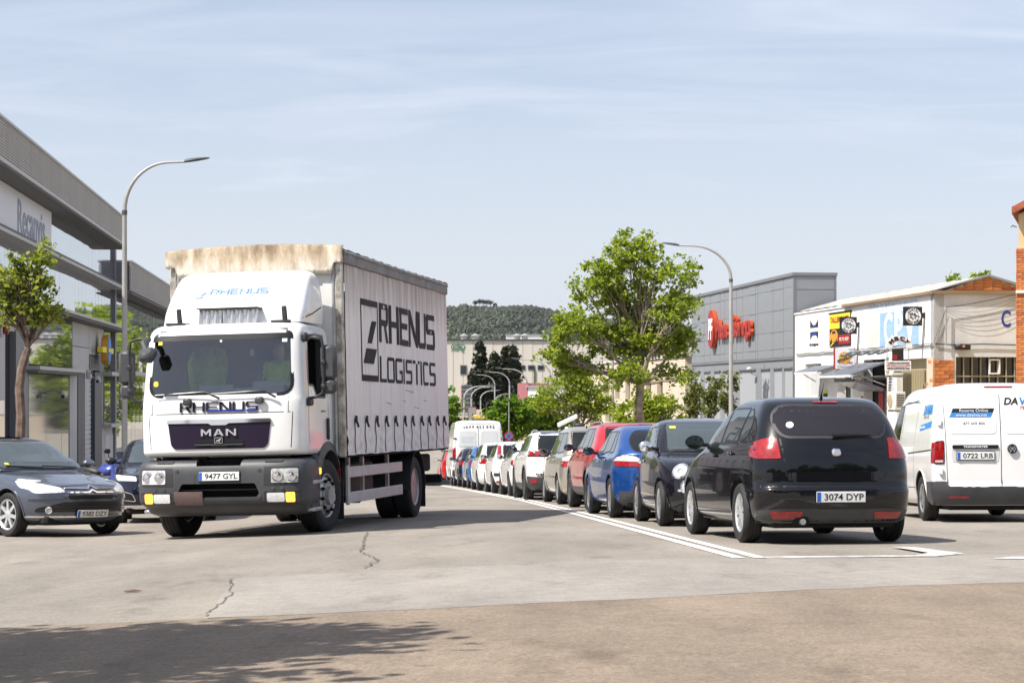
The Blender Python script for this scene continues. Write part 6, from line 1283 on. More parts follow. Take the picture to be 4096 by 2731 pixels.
    for y, z, w, h, m_ in ((-.85, 2.60, .06, .045, 'sticker_yellow'), (.86, 2.60, .065, .045, 'paper'), (.0, 2.61, .03, .03, 'paper'), (-.89, 2.06, .07, .07, 'sticker_yellow')):
        sk.patch('F', round_poly([(y - w / 2, z - h / 2), (y + w / 2, z - h / 2), (y + w / 2, z + h / 2), (y - w / 2, z + h / 2)], .03 if w == h else .004), .003, .2).build('windscreen_sticker', m_, cab)
    # ---- front panel work
    for pts in ([(-1.05, 1.655), (1.05, 1.655)],): sk.patch('F', line_poly(pts, .010), .001, .1).build('panel_gap', 'trim_black', cab)
    for sg in (1, -1):
        sk.patch('F', line_poly([(sg * .985, 1.655), (sg * .965, 1.30), (sg * .95, 1.10)], .010), .001, .1).build('panel_gap', 'trim_black', cab)
        sk.patch('F', line_poly([(sg * .93, 1.86), (sg * .93, 1.655)], .008), .001, .1).build('panel_gap', 'trim_black', cab)
    gp = round_poly([(-.70, 1.54), (.70, 1.54), (.66, 1.24), (.61, 1.19), (-.61, 1.19), (-.66, 1.24)], .03)
    g = sk.patch('F', gp, .012, .1).build('grille', 'grille_purple', cab, 40)
    sk.patch('F', round_poly([(-.70, 1.575), (.70, 1.575), (.715, 1.53), (.14, 1.525), (.10, 1.50), (-.10, 1.50), (-.14, 1.525), (-.715, 1.53)], .008), .026, .1).build('grille_bar', 'chrome', g, 40)
    for z, w, h in ((1.475, .24, .03), (1.29, .33, .045), (1.225, .12, .035)):
        sk.patch('F', [(-w, z - h / 2), (w, z - h / 2), (w + .02, z + h / 2), (-w - .02, z + h / 2)], .0155, .1).build('grille_mesh', 'trim_black', g)
    sk.patch('F', round_poly([(-.34, 1.255), (.34, 1.255), (.32, 1.235), (-.32, 1.235)], .005), .03, .1).build('grille_lip', 'bumper_grey', g, 40)
    for sg in (1, -1): sk.patch('F', [(sg * .17 - .06, 1.21), (sg * .17 + .06, 1.21), (sg * .17 + .07, 1.24), (sg * .17 - .07, 1.24)], .0155, .2).build('grille_slot', 'underbody', g)
    def cast_fn(dirn, flip=1):
        def f(u, v, d):
            h, nn = sk.cast(dirn, u * flip, v); return h + nn * (.014 + d)
        return f
    stroke_text('MAN', -.24, .24, 1.36, 1.45, lambda u, v, d: tuple(Vector(sk.cast('F', u, v)[0]) + Vector((.014 + d, 0, 0))), .22, .2, th=.018).build('badge_lettering', 'chrome', g)
    em = MB().cbox((XF + .022, 0, 1.30), (.02, .11, .078), .006).build('emblem', 'trim_black', g)
    ring = MB()
    for c_, d_ in (((XF + .034, 0, 1.336), (.008, .11, .006)), ((XF + .034, 0, 1.264), (.008, .11, .006)), ((XF + .034, .053, 1.30), (.008, .006, .066)), ((XF + .034, -.053, 1.30), (.008, .006, .066))): ring.box(c_, d_)
    ring.prism([(-.038, 1.272), (-.028, 1.272), (-.024, 1.288), (.004, 1.284), (.008, 1.272), (.018, 1.272), (.018, 1.296), (.034, 1.31), (.036, 1.322), (.024, 1.328), (.01, 1.318), (-.02, 1.306), (-.036, 1.298), (-.032, 1.29)], XF + .032, XF + .038, lambda u, v, d: (d, u, v))
    ring.build('emblem_relief', 'chrome', em)
    def fn_front(u, v, d):
        h, nn = sk.cast('F', u, v); return h + Vector((.012 + d, 0, 0))
    M('rhenus_ink', (.012, .013, .024), .6, spec=.15); M('rhenus_blue', (.02, .035, .28), .6, spec=.2); M('faded_blue', (.22, .36, .68), .5); M('faded_grey', (.62, .64, .70), .5)
    stroke_text('RHENUS', -.535, .535, 1.675, 1.805, fn_front, .11, .19, step=.06).build('front_lettering', 'rhenus_ink', cab)
    for a, b in ((-.165, .0), (.01, .2), (.215, .355), (.38, .52)):
        sk.patch('F', [(a, 1.678), (b, 1.678), (b, 1.70), (a, 1.70)], .0185, .3).build('lettering_accent', 'rhenus_blue', cab)
    # wipers
    for ya, yb, yc in ((.02, -.18, -.88), (.78, .62, -.10)):
        wv = MB(); a = Vector(sk.cast('F', ya, 1.865)[0]) + Vector((.03, 0, 0)); b = Vector(sk.cast('F', yb, 1.955)[0]) + Vector((.05, 0, 0)); c = Vector(sk.cast('F', yc, 1.925)[0]) + Vector((.035, 0, 0))
        wv.tube([a, b, (b * 2 + c) / 3, c], [.016, .012, .010, .008], 6); B(wv.build('wiper', 'trim_black', cab, 40))
    for y in (-.42, .56): B(MB().cbox(Vector(sk.cast('F', y, 1.83)[0]) + Vector((.02, 0, 0)), (.06, .12, .09), .02).build('wiper_washer_cap', 'grey_plastic', cab, 40))
    # corner fairings, door gaps, handle, badge
    for sd, sg in (('L', 1), ('R', -1)):
        sk.patch(sd, line_poly([(.42, 2.70), (.40, 2.0), (.36, 1.66), (.36, 1.12)], .009), .001, .15).build('door_gap', 'trim_black', cab)
        sk.patch(sd, line_poly([(1.36, 2.72), (1.36, 1.2)], .009), .001, .15).build('door_gap', 'trim_black', cab)
        MB().cbox((0, 0, .02), (.05, .30, .04), .015).build('door_handle', 'black_plastic', cab, 40, sk.on(sd, 1.27, 1.42))
        pr = grow(sw, .028); pi_ = sw; n = len(sw); rv = [Vector(sk.cast(sd, *p)[0]) + Vector((0, sg * .005, 0)) for p in pr] + [Vector(sk.cast(sd, *p)[0]) + Vector((0, sg * .005, 0)) for p in pi_]
        MB().add(rv, [(i, (i + 1) % n, (i + 1) % n + n, i + n) for i in range(n)]).build('window_frame', 'trim_black', cab)
        MB().cbox((0, 0, .012), (.16, .022, .02), .004).build('model_badge', 'ink_grey', cab, None, sk.on(sd, 1.08, 1.66))
        # mirrors: arm tube and two housings
        y0 = sg * 1.07; y1 = sg * 1.34; arm = MB()
        arm.tube([(XF - .36, y0, 2.66), (XF - .34, sg * 1.22, 2.675), (XF - .33, sg * 1.32, 2.64), (XF - .33, y1, 2.5), (XF - .33, y1, 1.98), (XF - .33, sg * 1.32, 1.89), (XF - .34, sg * 1.24, 1.845), (XF - .36, y0 * 1.03, 1.825)], .02, 8)
        am = arm.build('mirror_arm', 'black_plastic', cab, 40)
        MB().cbox((XF - .36, sg * 1.12, 1.78), (.2, .10, .10), .02).build('mirror_bracket', 'black_plastic', am, 40)
        MB().cbox((XF - .36, sg * 1.09, 2.64), (.14, .10, .12), .03).build('mirror_bracket', 'black_plastic', am, 40)
        for z, h, w in ((2.30, .46, .22), (1.98, .20, .20)):
            hs = MB().cbox((XF - .40, sg * 1.40, z), (.13, w, h), .045).build('mirror_housing', 'grey_plastic', am, 40)
            MB().cbox((XF - .470, sg * 1.40, z), (.008, w - .05, h - .05), .003).build('mirror_face', 'mirror_glass', hs)
            MB().cbox((XF - .325, sg * 1.34, z), (.05, .07, .06), .012).build('mirror_clamp', 'black_plastic', hs, 40)
    fm = MB(); fm.cbox((XF + .10, -.93, 2.44), (.24, .22, .16), .05, Matrix.Rotation(R(35), 3, 'Y').to_3x3()); fm.tube([(XF - .15, -1.0, 2.66), (XF + .04, -1.0, 2.60), (XF + .10, -.93, 2.46)], [.04, .05, .04], 8)
    fm.build('kerb_mirror', 'grey_plastic', cab, 40)
    # marker lamps
    for y in (-.82, .82): MB().cbox(Vector(sk.cast('F', y, 2.765)[0]), (.05, .12, .03), .01).build('marker_lamp', 'lamp_clear', cab, 40)
    # ---- roof deflector
    dk = [(2.86, .52, 1.52, .98, .3, 4, .05, 4), (3.0, .60, 1.54, .985, .3, 4, .05, 4), (3.25, .78, 1.56, .965, .34, 3.6, .05, 4), (3.44, .98, 1.57, .93, .36, 3.2, .05, 4), (3.54, 1.14, 1.57, .89, .36, 2.8, .05, 4), (3.60, 1.32, 1.57, .80, .2, 2.6, .05, 4), (3.62, 1.45, 1.57, .66, .06, 2.6, .05, 4)]
    dmb = loft_mesh(dk, XF, 0, -.06, 4, 14, 8); dsk = Skin(dmb, XF); df = B(dmb.build('roof_deflector', 'cab_white', root, 40))
    dsk.patch('L', line_poly([(.62, 2.90), (1.1, 2.99), (1.55, 3.12)], .02), .002, .1).build('deflector_gap', 'trim_black', df)
    dsk.patch('R', line_poly([(.62, 2.90), (1.1, 2.99), (1.55, 3.12)], .02), .002, .1).build('deflector_gap', 'trim_black', df)
    def fnd(u, v, d):
        h, nn = dsk.cast('F', u, v); return h + nn * (.012 + d)
    stroke_text('RHENUS', -.36, .46, 3.27, 3.345, fnd, .12, .2, step=.05).build('deflector_lettering', 'faded_blue', df)
    stroke_text('LOGISTICS', -.37, .44, 3.185, 3.235, fnd, .18, .12, step=.05).build('deflector_lettering', 'faded_grey', df)
    dl = MB(); dl.prism([(-.56, 3.22), (-.46, 3.22), (-.44, 3.25), (-.52, 3.25)], 0, .003, fnd); dl.prism([(-.50, 3.26), (-.42, 3.31), (-.41, 3.30), (-.45, 3.26)], 0, .003, fnd)
    dl.build('deflector_logo', 'faded_blue', df)
    M('ribbed_metal', (.72, .70, .66), .2, .8)
    rb = MB(); nn_ = 56; prof = []
    for k in range(nn_ + 1): y = -.40 + .80 * k / nn_; prof.append((y, XF - .46 + .022 * math.cos(k / nn_ * 2 * math.pi * 7)))
    rb.add([(x, y, 2.85) for y, x in prof] + [(x - .04, y, 3.05) for y, x in prof], [(k, k + 1, k + nn_ + 2, k + nn_ + 1) for k in range(nn_)])
    rbo = B(rb.build('roof_air_unit', 'ribbed_metal', root, 50)); MB().cbox((XF - .56, 0, 3.06), (.26, .86, .02), .006).build('unit_lid', 'trim_black', rbo)
    MB().cbox((XF - .62, 0, 2.95), (.24, .78, .2), .01).build('unit_case', 'cab_white', rbo)
    for y in (-.72, .74):
        b_ = MB(); b_.cbox((XF - .45, y, 2.865), (.1, .26, .035), .01); b_.cbox((XF - .45, y + .05 * (1 if y > 0 else 1), 2.97), (.04, .07, .2), .015, Matrix.Rotation(R(4), 3, 'X')); B(b_.build('roof_marker', 'black_plastic', root, 40))
    B(MB().tube([(XF - .4, -.06, 2.86), (XF - .42, -.055, 3.0)], [.012, .004], 6).build('aerial', 'trim_black', root))
    # ---- bumper
    bk = [(.30, .22, 1.0, 1.02, .4, 4, .05, 4), (.34, .10, 1.02, 1.08, .4, 4, .05, 4), (.42, .03, 1.03, 1.12, .4, 4, .05, 4), (.455, -.02, 1.03, 1.14, .38, 4.2, .05, 4), (.50, -.09, 1.03, 1.155, .38, 4.4, .05, 4), (.62, -.10, 1.03, 1.16, .38, 4.4, .05, 4), (.86, -.09, 1.03, 1.16, .38, 4.4, .05, 4), (.99, -.05, 1.03, 1.15, .38, 4.4, .05, 4), (1.03, .0, 1.02, 1.12, .38, 4.4, .05, 4), (1.05, .10, 1.0, 1.05, .3, 4, .05, 4)]
    bmb = loft_mesh(bk, XF, 0, 0, 3, 14, 8); bsk = Skin(bmb, XF)
    bme = boolean(bmb.mesh('bumper', ['bumper_grey', 'underbody']), [MB().lathe([(.60, sg * 1.5), (.60, sg * .6)], (0, 0, .50), 'y', 40).mesh('c', ['underbody']) for sg in (1, -1)] +
                  [MB().prism(round_poly([(-.52, .555), (.52, .555), (.56, .60), (.50, .735), (-.50, .735), (-.56, .60)], .03), XF + .3, XF - .12, lambda u, v, d: (d, u, v)).mesh('c', ['underbody']),
                   MB().prism([(-.30, .965), (.30, .965), (.32, 1.1), (-.32, 1.1)], XF + .3, XF - .2, lambda u, v, d: (d, u, v)).mesh('c', ['underbody'])]); finish(bme, 35)
    bumper = B(link('bumper', bme, root))
    def BP(nm, poly, mat, off=.004, parent=None, r_=.02): return bsk.patch('F', round_poly(poly, r_), off, .1).build(nm, mat, parent or bumper, 40)
    for sg in (1, -1):
        f = lambda a, b, c, d: [(sg * a, c), (sg * b, c), (sg * b, d), (sg * a, d)][::sg]
        BP('headlamp_recess', f(.62, 1.06, .70, .945), 'black_plastic', .003)
        hl = BP('headlight', f(.72, 1.06, .735, .915), 'lamp_clear', .012)
        for yy in (.80, .97):
            c_, nn = bsk.cast('F', sg * yy, .825); MB().lathe([(.075, .014), (.07, .022), (.03, .018), (.01, .03)], c_, 'x', 20).build('lamp_reflector', 'chrome', hl, 40)
        BP('fog_recess', f(.62, 1.09, .475, .625), 'black_plastic', .003)
        BP('fog_light', f(.66, .89, .492, .605), 'lamp_white', .01)
        BP('indicator', f(.905, 1.02, .488, .61), 'lamp_orange_lit', .012)
        BP('step_grip', f(.62, .86, 1.0, 1.035), 'black_plastic', .01)
        for yy, zz in ((.56, .90), (.56, .56), (.74, .655), (.86, .655)): 
            c_, nn = bsk.cast('F', sg * yy, zz); MB().lathe([(.028, .0), (.028, .006), (.02, .008)], c_, 'x', 14).build('cover_plug', 'bumper_grey', bumper, 40)
    number_plate(bumper, bsk.on('F', .02, .83, off=.008), '9477 GYL', .55, .115)
    M('brown_panel', (.15, .10, .095), .5, noise=(9, .15))
    BP('brown_panel', [(-.60, .475), (-.21, .475), (-.21, .635), (-.60, .635)], 'brown_panel', .02, None, .005)
    MB().cbox((XF + .0, 0, .652), (.06, 1.06, .014), .004).build('intake_slat', 'bumper_grey', bumper)
    for pts in ([(-.31, .965), (-.31, .74)], [(.31, .965), (.31, .74)]): bsk.patch('F', line_poly(pts, .006), .001, .2).build('panel_gap', 'trim_black', bumper)
    # steps and wheel-arch fairings at the cab sides
    for sg in (1, -1):
        ar = MB(); nseg = 18; vs = []
        for k in range(nseg + 1):
            a = R(-6) + R(150) * k / nseg
            for rr, yy in ((.60, 1.16), (.60, .72), (.69, .72), (.72, 1.13)): vs.append((rr * math.cos(a), sg * yy, .53 + rr * math.sin(a)))
        ar.add(vs, [(k * 4 + j, k * 4 + (j + 1) % 4, (k + 1) * 4 + (j + 1) % 4, (k + 1) * 4 + j) for k in range(nseg) for j in range(4)] + [(0, 1, 2, 3), tuple(nseg * 4 + j for j in range(4))]); ar.fix = True
        wa = B(ar.build('wheel_arch', 'bumper_grey', root, 40))
        B(MB().cbox((.66, sg * 1.09, .80), (.12, .14, .56), .03).build('arch_panel', 'bumper_grey', root, 40))
        B(MB().cbox((.585, sg * 1.165, .86), (.05, .03, .09), .012).build('side_indicator', 'lamp_orange_lit', root, 40))
        for z in (.36, .72): B(MB().cbox((.74, sg * 1.10, z), (.42, .16, .05), .012).build('cab_step', 'alu', root, 40))
        st = MB().cbox((.72, sg * 1.08, .54), (.36, .1, .34), .02); B(st.build('step_well', 'bumper_grey', root, 40))
        MB().cbox((-.66, sg * .98, .42), (.03, .36, .5), .01).build('mud_flap', 'rubber', root)
    # ---- wheels
    for sg in (1, -1): add_wheel(root, 0, sg * (1.13 - .15), .50, .30, .305, 'truck', 'alu', R(-7), .50 + (.010 if sg > 0 else -.034))
    for sg in (1, -1):
        add_wheel(root, -5.40, sg * (1.16 - .14), .50, .28, .305, 'truck_rear', 'alu', 0, .50 + (.010 if sg > 0 else -.034)); add_wheel(root, -5.40, sg * .70, .50, .28, .305, 'truck_rear', 'alu', 0, .50 + (.006 if sg > 0 else -.022))
    # ---- chassis
    ch = MB()
    for y in (.42, -.42): ch.box((-3.1, y, .78), (8.2, .08, .24))
    for x in (-.4, -1.6, -2.8, -4.2, -6.0, -7.1): ch.box((x, 0, .78), (.12, .84, .2))
    B(ch.build('chassis_rail', 'underbody', root))
    MB().lathe([(.09, -.95), (.09, .95)], (-5.40, 0, .50), 'y', 12).build('rear_axle', 'underbody', root); MB().lathe([(.24, -.2), (.24, .2)], (-5.40, 0, .50), 'y', 16).build('axle_casing', 'underbody', root, 40)
    MB().lathe([(.07, -.85), (.07, .85)], (0, 0, .45), 'y', 12).build('front_axle', 'underbody', root)
    B(MB().cbox((-.1, 0, .72), (1.6, .75, .55), .06).build('engine_block', 'underbody', root))
    for y, l, x in ((.72, 1.7, -2.3), (-.72, 2.2, -2.4)): B(MB().cbox((x, y, .70), (l, .55, .52), .06).build('tank', 'black_plastic', root, 40))
    rd = MB().lathe([(.1, .55), (.1, .75)], (-1.0, 0, .8), 'y', 14)
    B(rd.build('air_tank', 'black_plastic', root, 40)); B(MB().cbox((-1.2, .93, .72), (.12, .10, .34), .03).build('fire_extinguisher_box', 'ink_red', root, 40))
    for sg in (1, -1):
        for x in (-1.12, -1.95, -3.55): B(MB().box((x, sg * 1.11, .74), (.08, .05, .66)).build('guard_post', 'alu', root))
        for z in (.80, .44): B(MB().cbox((-2.60, sg * 1.165, z), (3.42, .035, .155), .008).build('side_guard_rail', 'guard_alu', root))
        B(MB().cbox((-.89, sg * 1.16, .62), (.06, .05, .56), .01).build('guard_end', 'guard_alu', root))
        # rear mudguard + flap
        ar = MB(); vs = []; nseg = 16
        for k in range(nseg + 1):
            a = R(-5) + R(190) * k / nseg
            for rr, yy in ((.57, 1.19), (.57, .56), (.585, .56), (.585, 1.19)): vs.append((-5.40 + rr * math.cos(a), sg * yy, .52 + rr * math.sin(a)))
        ar.add(vs, [(k * 4 + j, k * 4 + (j + 1) % 4, (k + 1) * 4 + (j + 1) % 4, (k + 1) * 4 + j) for k in range(nseg) for j in range(4)] + [(0, 1, 2, 3), tuple(nseg * 4 + j for j in range(4))]); ar.fix = True
        ar.build('rear_mudguard', 'black_plastic', root, 40)
        MB().cbox((-6.0, sg * .88, .40), (.025, .6, .46), .006).build('mud_flap', 'rubber', root)
    B(MB().cbox((-7.5, 0, .52), (.12, 2.3, .14), .02).build('rear_underrun_bar', 'underbody', root))
    B(MB().cbox((-7.2, 0, .80), (.7, 1.9, .30), .03).build('tail_lift_box', 'underbody', root)); B(MB().cbox((-7.56, .2, .44), (.05, 2.2, .09), .01).build('rear_lamp_bar', 'alu', root))
    for y in (-.7, .7): B(MB().box((-7.3, y, .60), (.12, .10, .3)).build('tail_lift_arm', 'underbody', root))
    for sg in (1, -1): B(MB().cbox((-7.60, sg * 1.0, .44), (.05, .26, .11), .01).build('rear_lamp', 'lamp_red', root, 40))
    # ---- load box
    X1, X2, Z0, Z1, HW = -.47, -7.72, 1.07, 3.86, 1.25
    B(MB().cbox(((X1 + X2) / 2, 0, 1.06), (X1 - X2, 2.40, .10), .01).build('load_floor', 'underbody', root))
    M('box_white', (.76, .76, .75), .45, noise=(2.5, .07), rnoise=(4, .6))
    B(MB().cbox((X1 - .02, 0, 2.45), (.05, 2.34, 2.82), .01).build('front_wall', 'box_white', root))
    for sg in (1, -1):
        B(MB().cbox((X1 - .035, sg * 1.20, 2.44), (.12, .10, 2.84), .015).build('corner_post', 'alu_post', root, 40))
        B(MB().cbox((X1 + .005, sg * 1.12, 2.44), (.05, .035, 2.82), .01).build('post_channel', 'alu', root))
        B(MB().cbox((X2 + .03, sg * 1.20, 2.44), (.08, .10, 2.84), .015).build('rear_post', 'alu_post', root, 40))
    # canvas material: grimy towards stains of its own
    cm = bpy.data.materials.new('canvas'); MATS['canvas'] = cm; cm.use_nodes = True; nt = cm.node_tree; b = nt.nodes['Principled BSDF']; N = nt.nodes.new; Lk = nt.links.new
    b.inputs['Roughness'].default_value = .62
    tc = N('ShaderNodeTexCoord'); mp = N('ShaderNodeMapping'); mp.inputs['Scale'].default_value = (5.5, 5.5, .35); Lk(tc.outputs['Object'], mp.inputs[0])
    n1 = N('ShaderNodeTexNoise'); n1.inputs['Scale'].default_value = 1.4; n1.inputs['Detail'].default_value = 7; n1.inputs['Roughness'].default_value = .7; Lk(mp.outputs[0], n1.inputs[0])
    sp = N('ShaderNodeSeparateXYZ'); Lk(tc.outputs['Object'], sp.inputs[0])
    zr = N('ShaderNodeMapRange'); zr.inputs['From Min'].default_value = 2.9; zr.inputs['From Max'].default_value = 3.95; zr.inputs['To Max'].default_value = .50; Lk(sp.outputs['Z'], zr.inputs[0])
    ml = N('ShaderNodeMath'); ml.operation = 'MULTIPLY_ADD'; Lk(n1.outputs['Fac'], ml.inputs[0]); ml.inputs[1].default_value = 1.0; Lk(zr.outputs[0], ml.inputs[2])
    rp = N('ShaderNodeValToRGB'); e = rp.color_ramp.elements; e[0].position = .50; e[0].color = (.86, .80, .765, 1); e[1].position = 1.1; e[1].color = (.34, .27, .235, 1); Lk(ml.outputs[0], rp.inputs[0])
    n2 = N('ShaderNodeTexNoise'); n2.inputs['Scale'].default_value = 9; n2.inputs['Detail'].default_value = 6; Lk(tc.outputs['Object'], n2.inputs[0])
    bp = N('ShaderNodeBump'); bp.inputs['Strength'].default_value = .25; bp.inputs['Distance'].default_value = .012; Lk(n2.outputs[0], bp.inputs['Height']); Lk(bp.outputs[0], b.inputs['Normal'])
    Lk(rp.outputs[0], b.inputs['Base Color'])
    
    cd = bpy.data.materials.new('canvas_dirty'); MATS['canvas_dirty'] = cd; cd.use_nodes = True; nt = cd.node_tree; b = nt.nodes['Principled BSDF']; N = nt.nodes.new; Lk = nt.links.new; b.inputs['Roughness'].default_value = .75
    tc = N('ShaderNodeTexCoord'); mp = N('ShaderNodeMapping'); mp.inputs['Scale'].default_value = (3, 3, 1.0); Lk(tc.outputs['Object'], mp.inputs[0]); n1 = N('ShaderNodeTexNoise'); n1.inputs['Scale'].default_value = 1.6; n1.inputs['Detail'].default_value = 9; n1.inputs['Roughness'].default_value = .72; Lk(mp.outputs[0], n1.inputs[0])
    sp = N('ShaderNodeSeparateXYZ'); Lk(tc.outputs['Object'], sp.inputs[0]); zr = N('ShaderNodeMapRange'); zr.inputs['From Min'].default_value = 3.55; zr.inputs['From Max'].default_value = 4.0; zr.inputs['To Min'].default_value = -.12; zr.inputs['To Max'].default_value = .34; Lk(sp.outputs['Z'], zr.inputs[0])
    ad = N('ShaderNodeMath'); ad.operation = 'ADD'; Lk(n1.outputs['Fac'], ad.inputs[0]); Lk(zr.outputs[0], ad.inputs[1]); rp = N('ShaderNodeValToRGB'); e = rp.color_ramp.elements; e[0].position = .46; e[0].color = (.80, .74, .64, 1); e[1].position = .92; e[1].color = (.17, .115, .07, 1); em_ = e.new(.68); em_.color = (.50, .40, .28, 1); Lk(ad.outputs[0], rp.inputs[0]); Lk(rp.outputs[0], b.inputs['Base Color'])
    n2 = N('ShaderNodeTexNoise'); n2.inputs['Scale'].default_value = 14; n2.inputs['Detail'].default_value = 5; Lk(mp.outputs[0], n2.inputs[0]); bp = N('ShaderNodeBump'); bp.inputs['Strength'].default_value = .3; bp.inputs['Distance'].default_value = .01; Lk(n2.outputs[0], bp.inputs['Height']); Lk(bp.outputs[0], b.inputs['Normal'])
    M('rail_grey', (.20, .195, .19), .6, .2, noise=(3, .3)); M('canvas_roof', (.13, .125, .12), .85, noise=(3, .4), bump=(5, .6, .03))
    straps = [X1 - .50 - k * .628 for k in range(11)]
    rnd = random.Random(5)
    ph = [rnd.uniform(0, 6) for _ in range(40)]
    def curtain(u, v, out=0.0, sg=1):
        """u = x along the box, v = height; returns the point on the cloth"""
        y = 0.0
        y += .006 * math.sin(u * 4.6 + .7) + .004 * math.sin(u * 11 + v * .6)                      # soft vertical folds
        if v < 1.62:                                                                              # slack hem pulled in by the straps
            t = min(1, (1.62 - v) / .2); ds = min(abs(u - s_) for s_ in straps)
            bulge = .5 - .5 * math.cos(min(1, ds / .30) * math.pi)
            y += t * (.013 * bulge - .010 + .007 * math.sin(v * 34 + 3 * math.sin(u * 5 + ph[int(abs(u) * 3) % 40])) * bulge)
            y += t * .006 * math.sin(u * 23 + v * 17)
        elif v < 2.0:
            for s_ in straps:
                dx = u - s_ + .02; t = (2.0 - v) / .38
                if abs(dx) < .16: y -= .007 * t * max(0, 1 - abs(dx) / .16)
        y += .004 * math.sin(v * 9 + u * 3) * (1 if v > 3.2 else .2)
        return (u, sg * (HW + .012 + y + out), v)
    for sg in (1, -1):
        cu = MB(); nu, nv = 200, 70; vs = []
        hem = lambda u: 1.045 + .004 * math.sin(u * 3.1) + .003 * math.sin(u * 9)
        for i in range(nu + 1):
            u = X1 - .09 + (X2 + .02 - X1 + .09) * i / nu
            for j in range(nv + 1):
                t = j / nv; v = hem(u) + (3.80 - hem(u)) * (t ** 1.35); vs.append(curtain(u, v, 0, sg))
        k = nv + 1; fs = [(i * k + j, (i + 1) * k + j, (i + 1) * k + j + 1, i * k + j + 1) for i in range(nu) for j in range(nv)]
        if sg > 0: fs = [f[::-1] for f in fs]
        cu.add(vs, fs); co = B(cu.build('side_curtain', 'canvas', root, 80))
        # straps and buckles
        for s_ in straps:
            pts = [Vector(curtain(s_ + .012 * math.sin(z * 9), z, .012, sg)) for z in np.linspace(1.56, 1.06, 9)]
            stp = MB()
            for a, c_ in zip(pts[:-1], pts[1:]):
                w = .010; stp.add([a + Vector((-w, 0, 0)), a + Vector((w, 0, 0)), c_ + Vector((w, 0, 0)), c_ + Vector((-w, 0, 0)), a + Vector((-w, -sg * .006, 0)), a + Vector((w, -sg * .006, 0)), c_ + Vector((w, -sg * .006, 0)), c_ + Vector((-w, -sg * .006, 0))], [(0, 1, 2, 3), (0, 3, 7, 4), (1, 5, 6, 2)])
            so = stp.build('curtain_strap', 'ink_black', co); bk_ = MB(); bk_.cbox(curtain(s_, 1.545, .03, sg), (.05, .03, .11), .008); bk_.cbox(curtain(s_ - .01, 1.47, .045, sg), (.032, .03, .08), .008, Matrix.Rotation(R(14) * sg, 3, 'X')); bk_.build('buckle', 'black_plastic', so, 40)
        # top rail and roof flap edge
        rl = MB(); rl.cbox(((X1 + X2) / 2, sg * 1.262, 3.80), (7.24, .05, .17), .015); B(rl.build('curtain_rail', 'rail_grey', root, 40))
        rl = MB(); rl.cbox(((X1 + X2) / 2, sg * 1.285, 3.885), (7.2, .02, .016), .004); B(rl.build('rail_drip_edge', 'alu', root))
        # lettering on the cloth
        fn = lambda u, v, d: curtain(u if sg > 0 else X1 + X2 - u, v, .004 + d, sg)
        xa = lambda L_: XF - L_                                                                # distance behind the cab front
        if sg > 0:
            stroke_text('RHENUS', 0, 1, 2.70, 3.29, lambda u, v, d: curtain(xa(3.86 + u * 4.05), v - .0, .004 + d, 1), .08, .22).build('curtain_lettering', 'rhenus_ink', co)
            stroke_text('LOGISTICS', 0, 1, 2.10, 2.49, lambda u, v, d: curtain(xa(3.86 + u * 4.05), v, .004 + d, 1), .14, .19).build('curtain_lettering', 'rhenus_ink', co)
            fr = MB(); q = lambda a, b_, c_, d_: fr.prism([(xa(a), c_), (xa(b_), c_), (xa(b_), d_), (xa(a), d_)], 0, .004, lambda u, v, d: curtain(u, v, .004 + d, 1))
            q(2.74, 3.76, 3.20, 3.29); q(2.74, 3.76, 2.10, 2.19); q(2.74, 2.785, 2.19, 3.20); q(3.72, 3.76, 2.19, 3.20)
            fr.build('logo_frame', 'rhenus_ink', co)
            lg = MB(); fnl = lambda u, v, d: curtain(xa(u), v, .004 + d, 1)
            lg.prism([(2.86, 2.36), (3.47, 2.36), (3.66, 2.58), (3.06, 2.58)], 0, .004, fnl); lg.prism([(3.16, 2.66), (3.40, 2.66), (3.66, 2.99), (3.42, 2.99)], 0, .004, fnl)
            lg.build('logo_blades', 'rhenus_ink', co)
            for a, b_, z in ((4.3, 4.6, 1.80), (5.6, 6.2, 2.0), (5.4, 5.6, 1.84), (6.2, 6.5, 1.74), (6.9, 7.2, 1.86)):
                MB().prism([(xa(a), z), (xa(b_), z - .03), (xa(b_), z - .018), (xa(a), z + .008)], 0, .002, lambda u, v, d: curtain(u, v, .003 + d, 1)).build('canvas_scuff', 'ink_grey', co)
    # roof canvas: slightly humped
    rf = MB(); nu, nv = 40, 14; vs = []
    for i in range(nu + 1):
        x = X1 + .05 + (X2 - .05 - X1 - .05) * i / nu
        for j in range(nv + 1):
            y = -1.275 + 2.55 * j / nv; hz_ = .075 * (1 - (y / 1.275) ** 2) + .012 * math.sin(x * 7) * (1 - abs(y) / 1.3) - .018 * math.sin(math.pi * i / nu); vs.append((x, y, 3.925 + hz_ + .010 * math.sin(x * 13 + y * 5)))
    k = nv + 1; fs = [(i * k + j, i * k + j + 1, (i + 1) * k + j + 1, (i + 1) * k + j) for i in range(nu) for j in range(nv)]
    rf.add(vs, fs)
    for sg, jj in ((1, nv), (-1, 0)):                     # hem hanging over the rail
        base = len(rf.v); hv = []
        for i in range(nu + 1): x, y, z = vs[i * k + jj]; hv += [(x, y, z), (x, y + sg * .015, z - .075 - .012 * math.sin(x * 9))]
        rf.add(hv, [(2 * i, 2 * i + 1, 2 * i + 3, 2 * i + 2) for i in range(nu)])
    B(rf.build('roof_canvas', 'canvas_roof', root, 60))
    fl = MB(); vs = []; nv = 60                            # front flap of the canvas
    prof = [(-.02, 3.965), (.03, 3.955), (.045, 3.93), (.048, 3.86), (.044, 3.78), (.040, 3.70), (.036, 3.64), (.032, 3.575)]
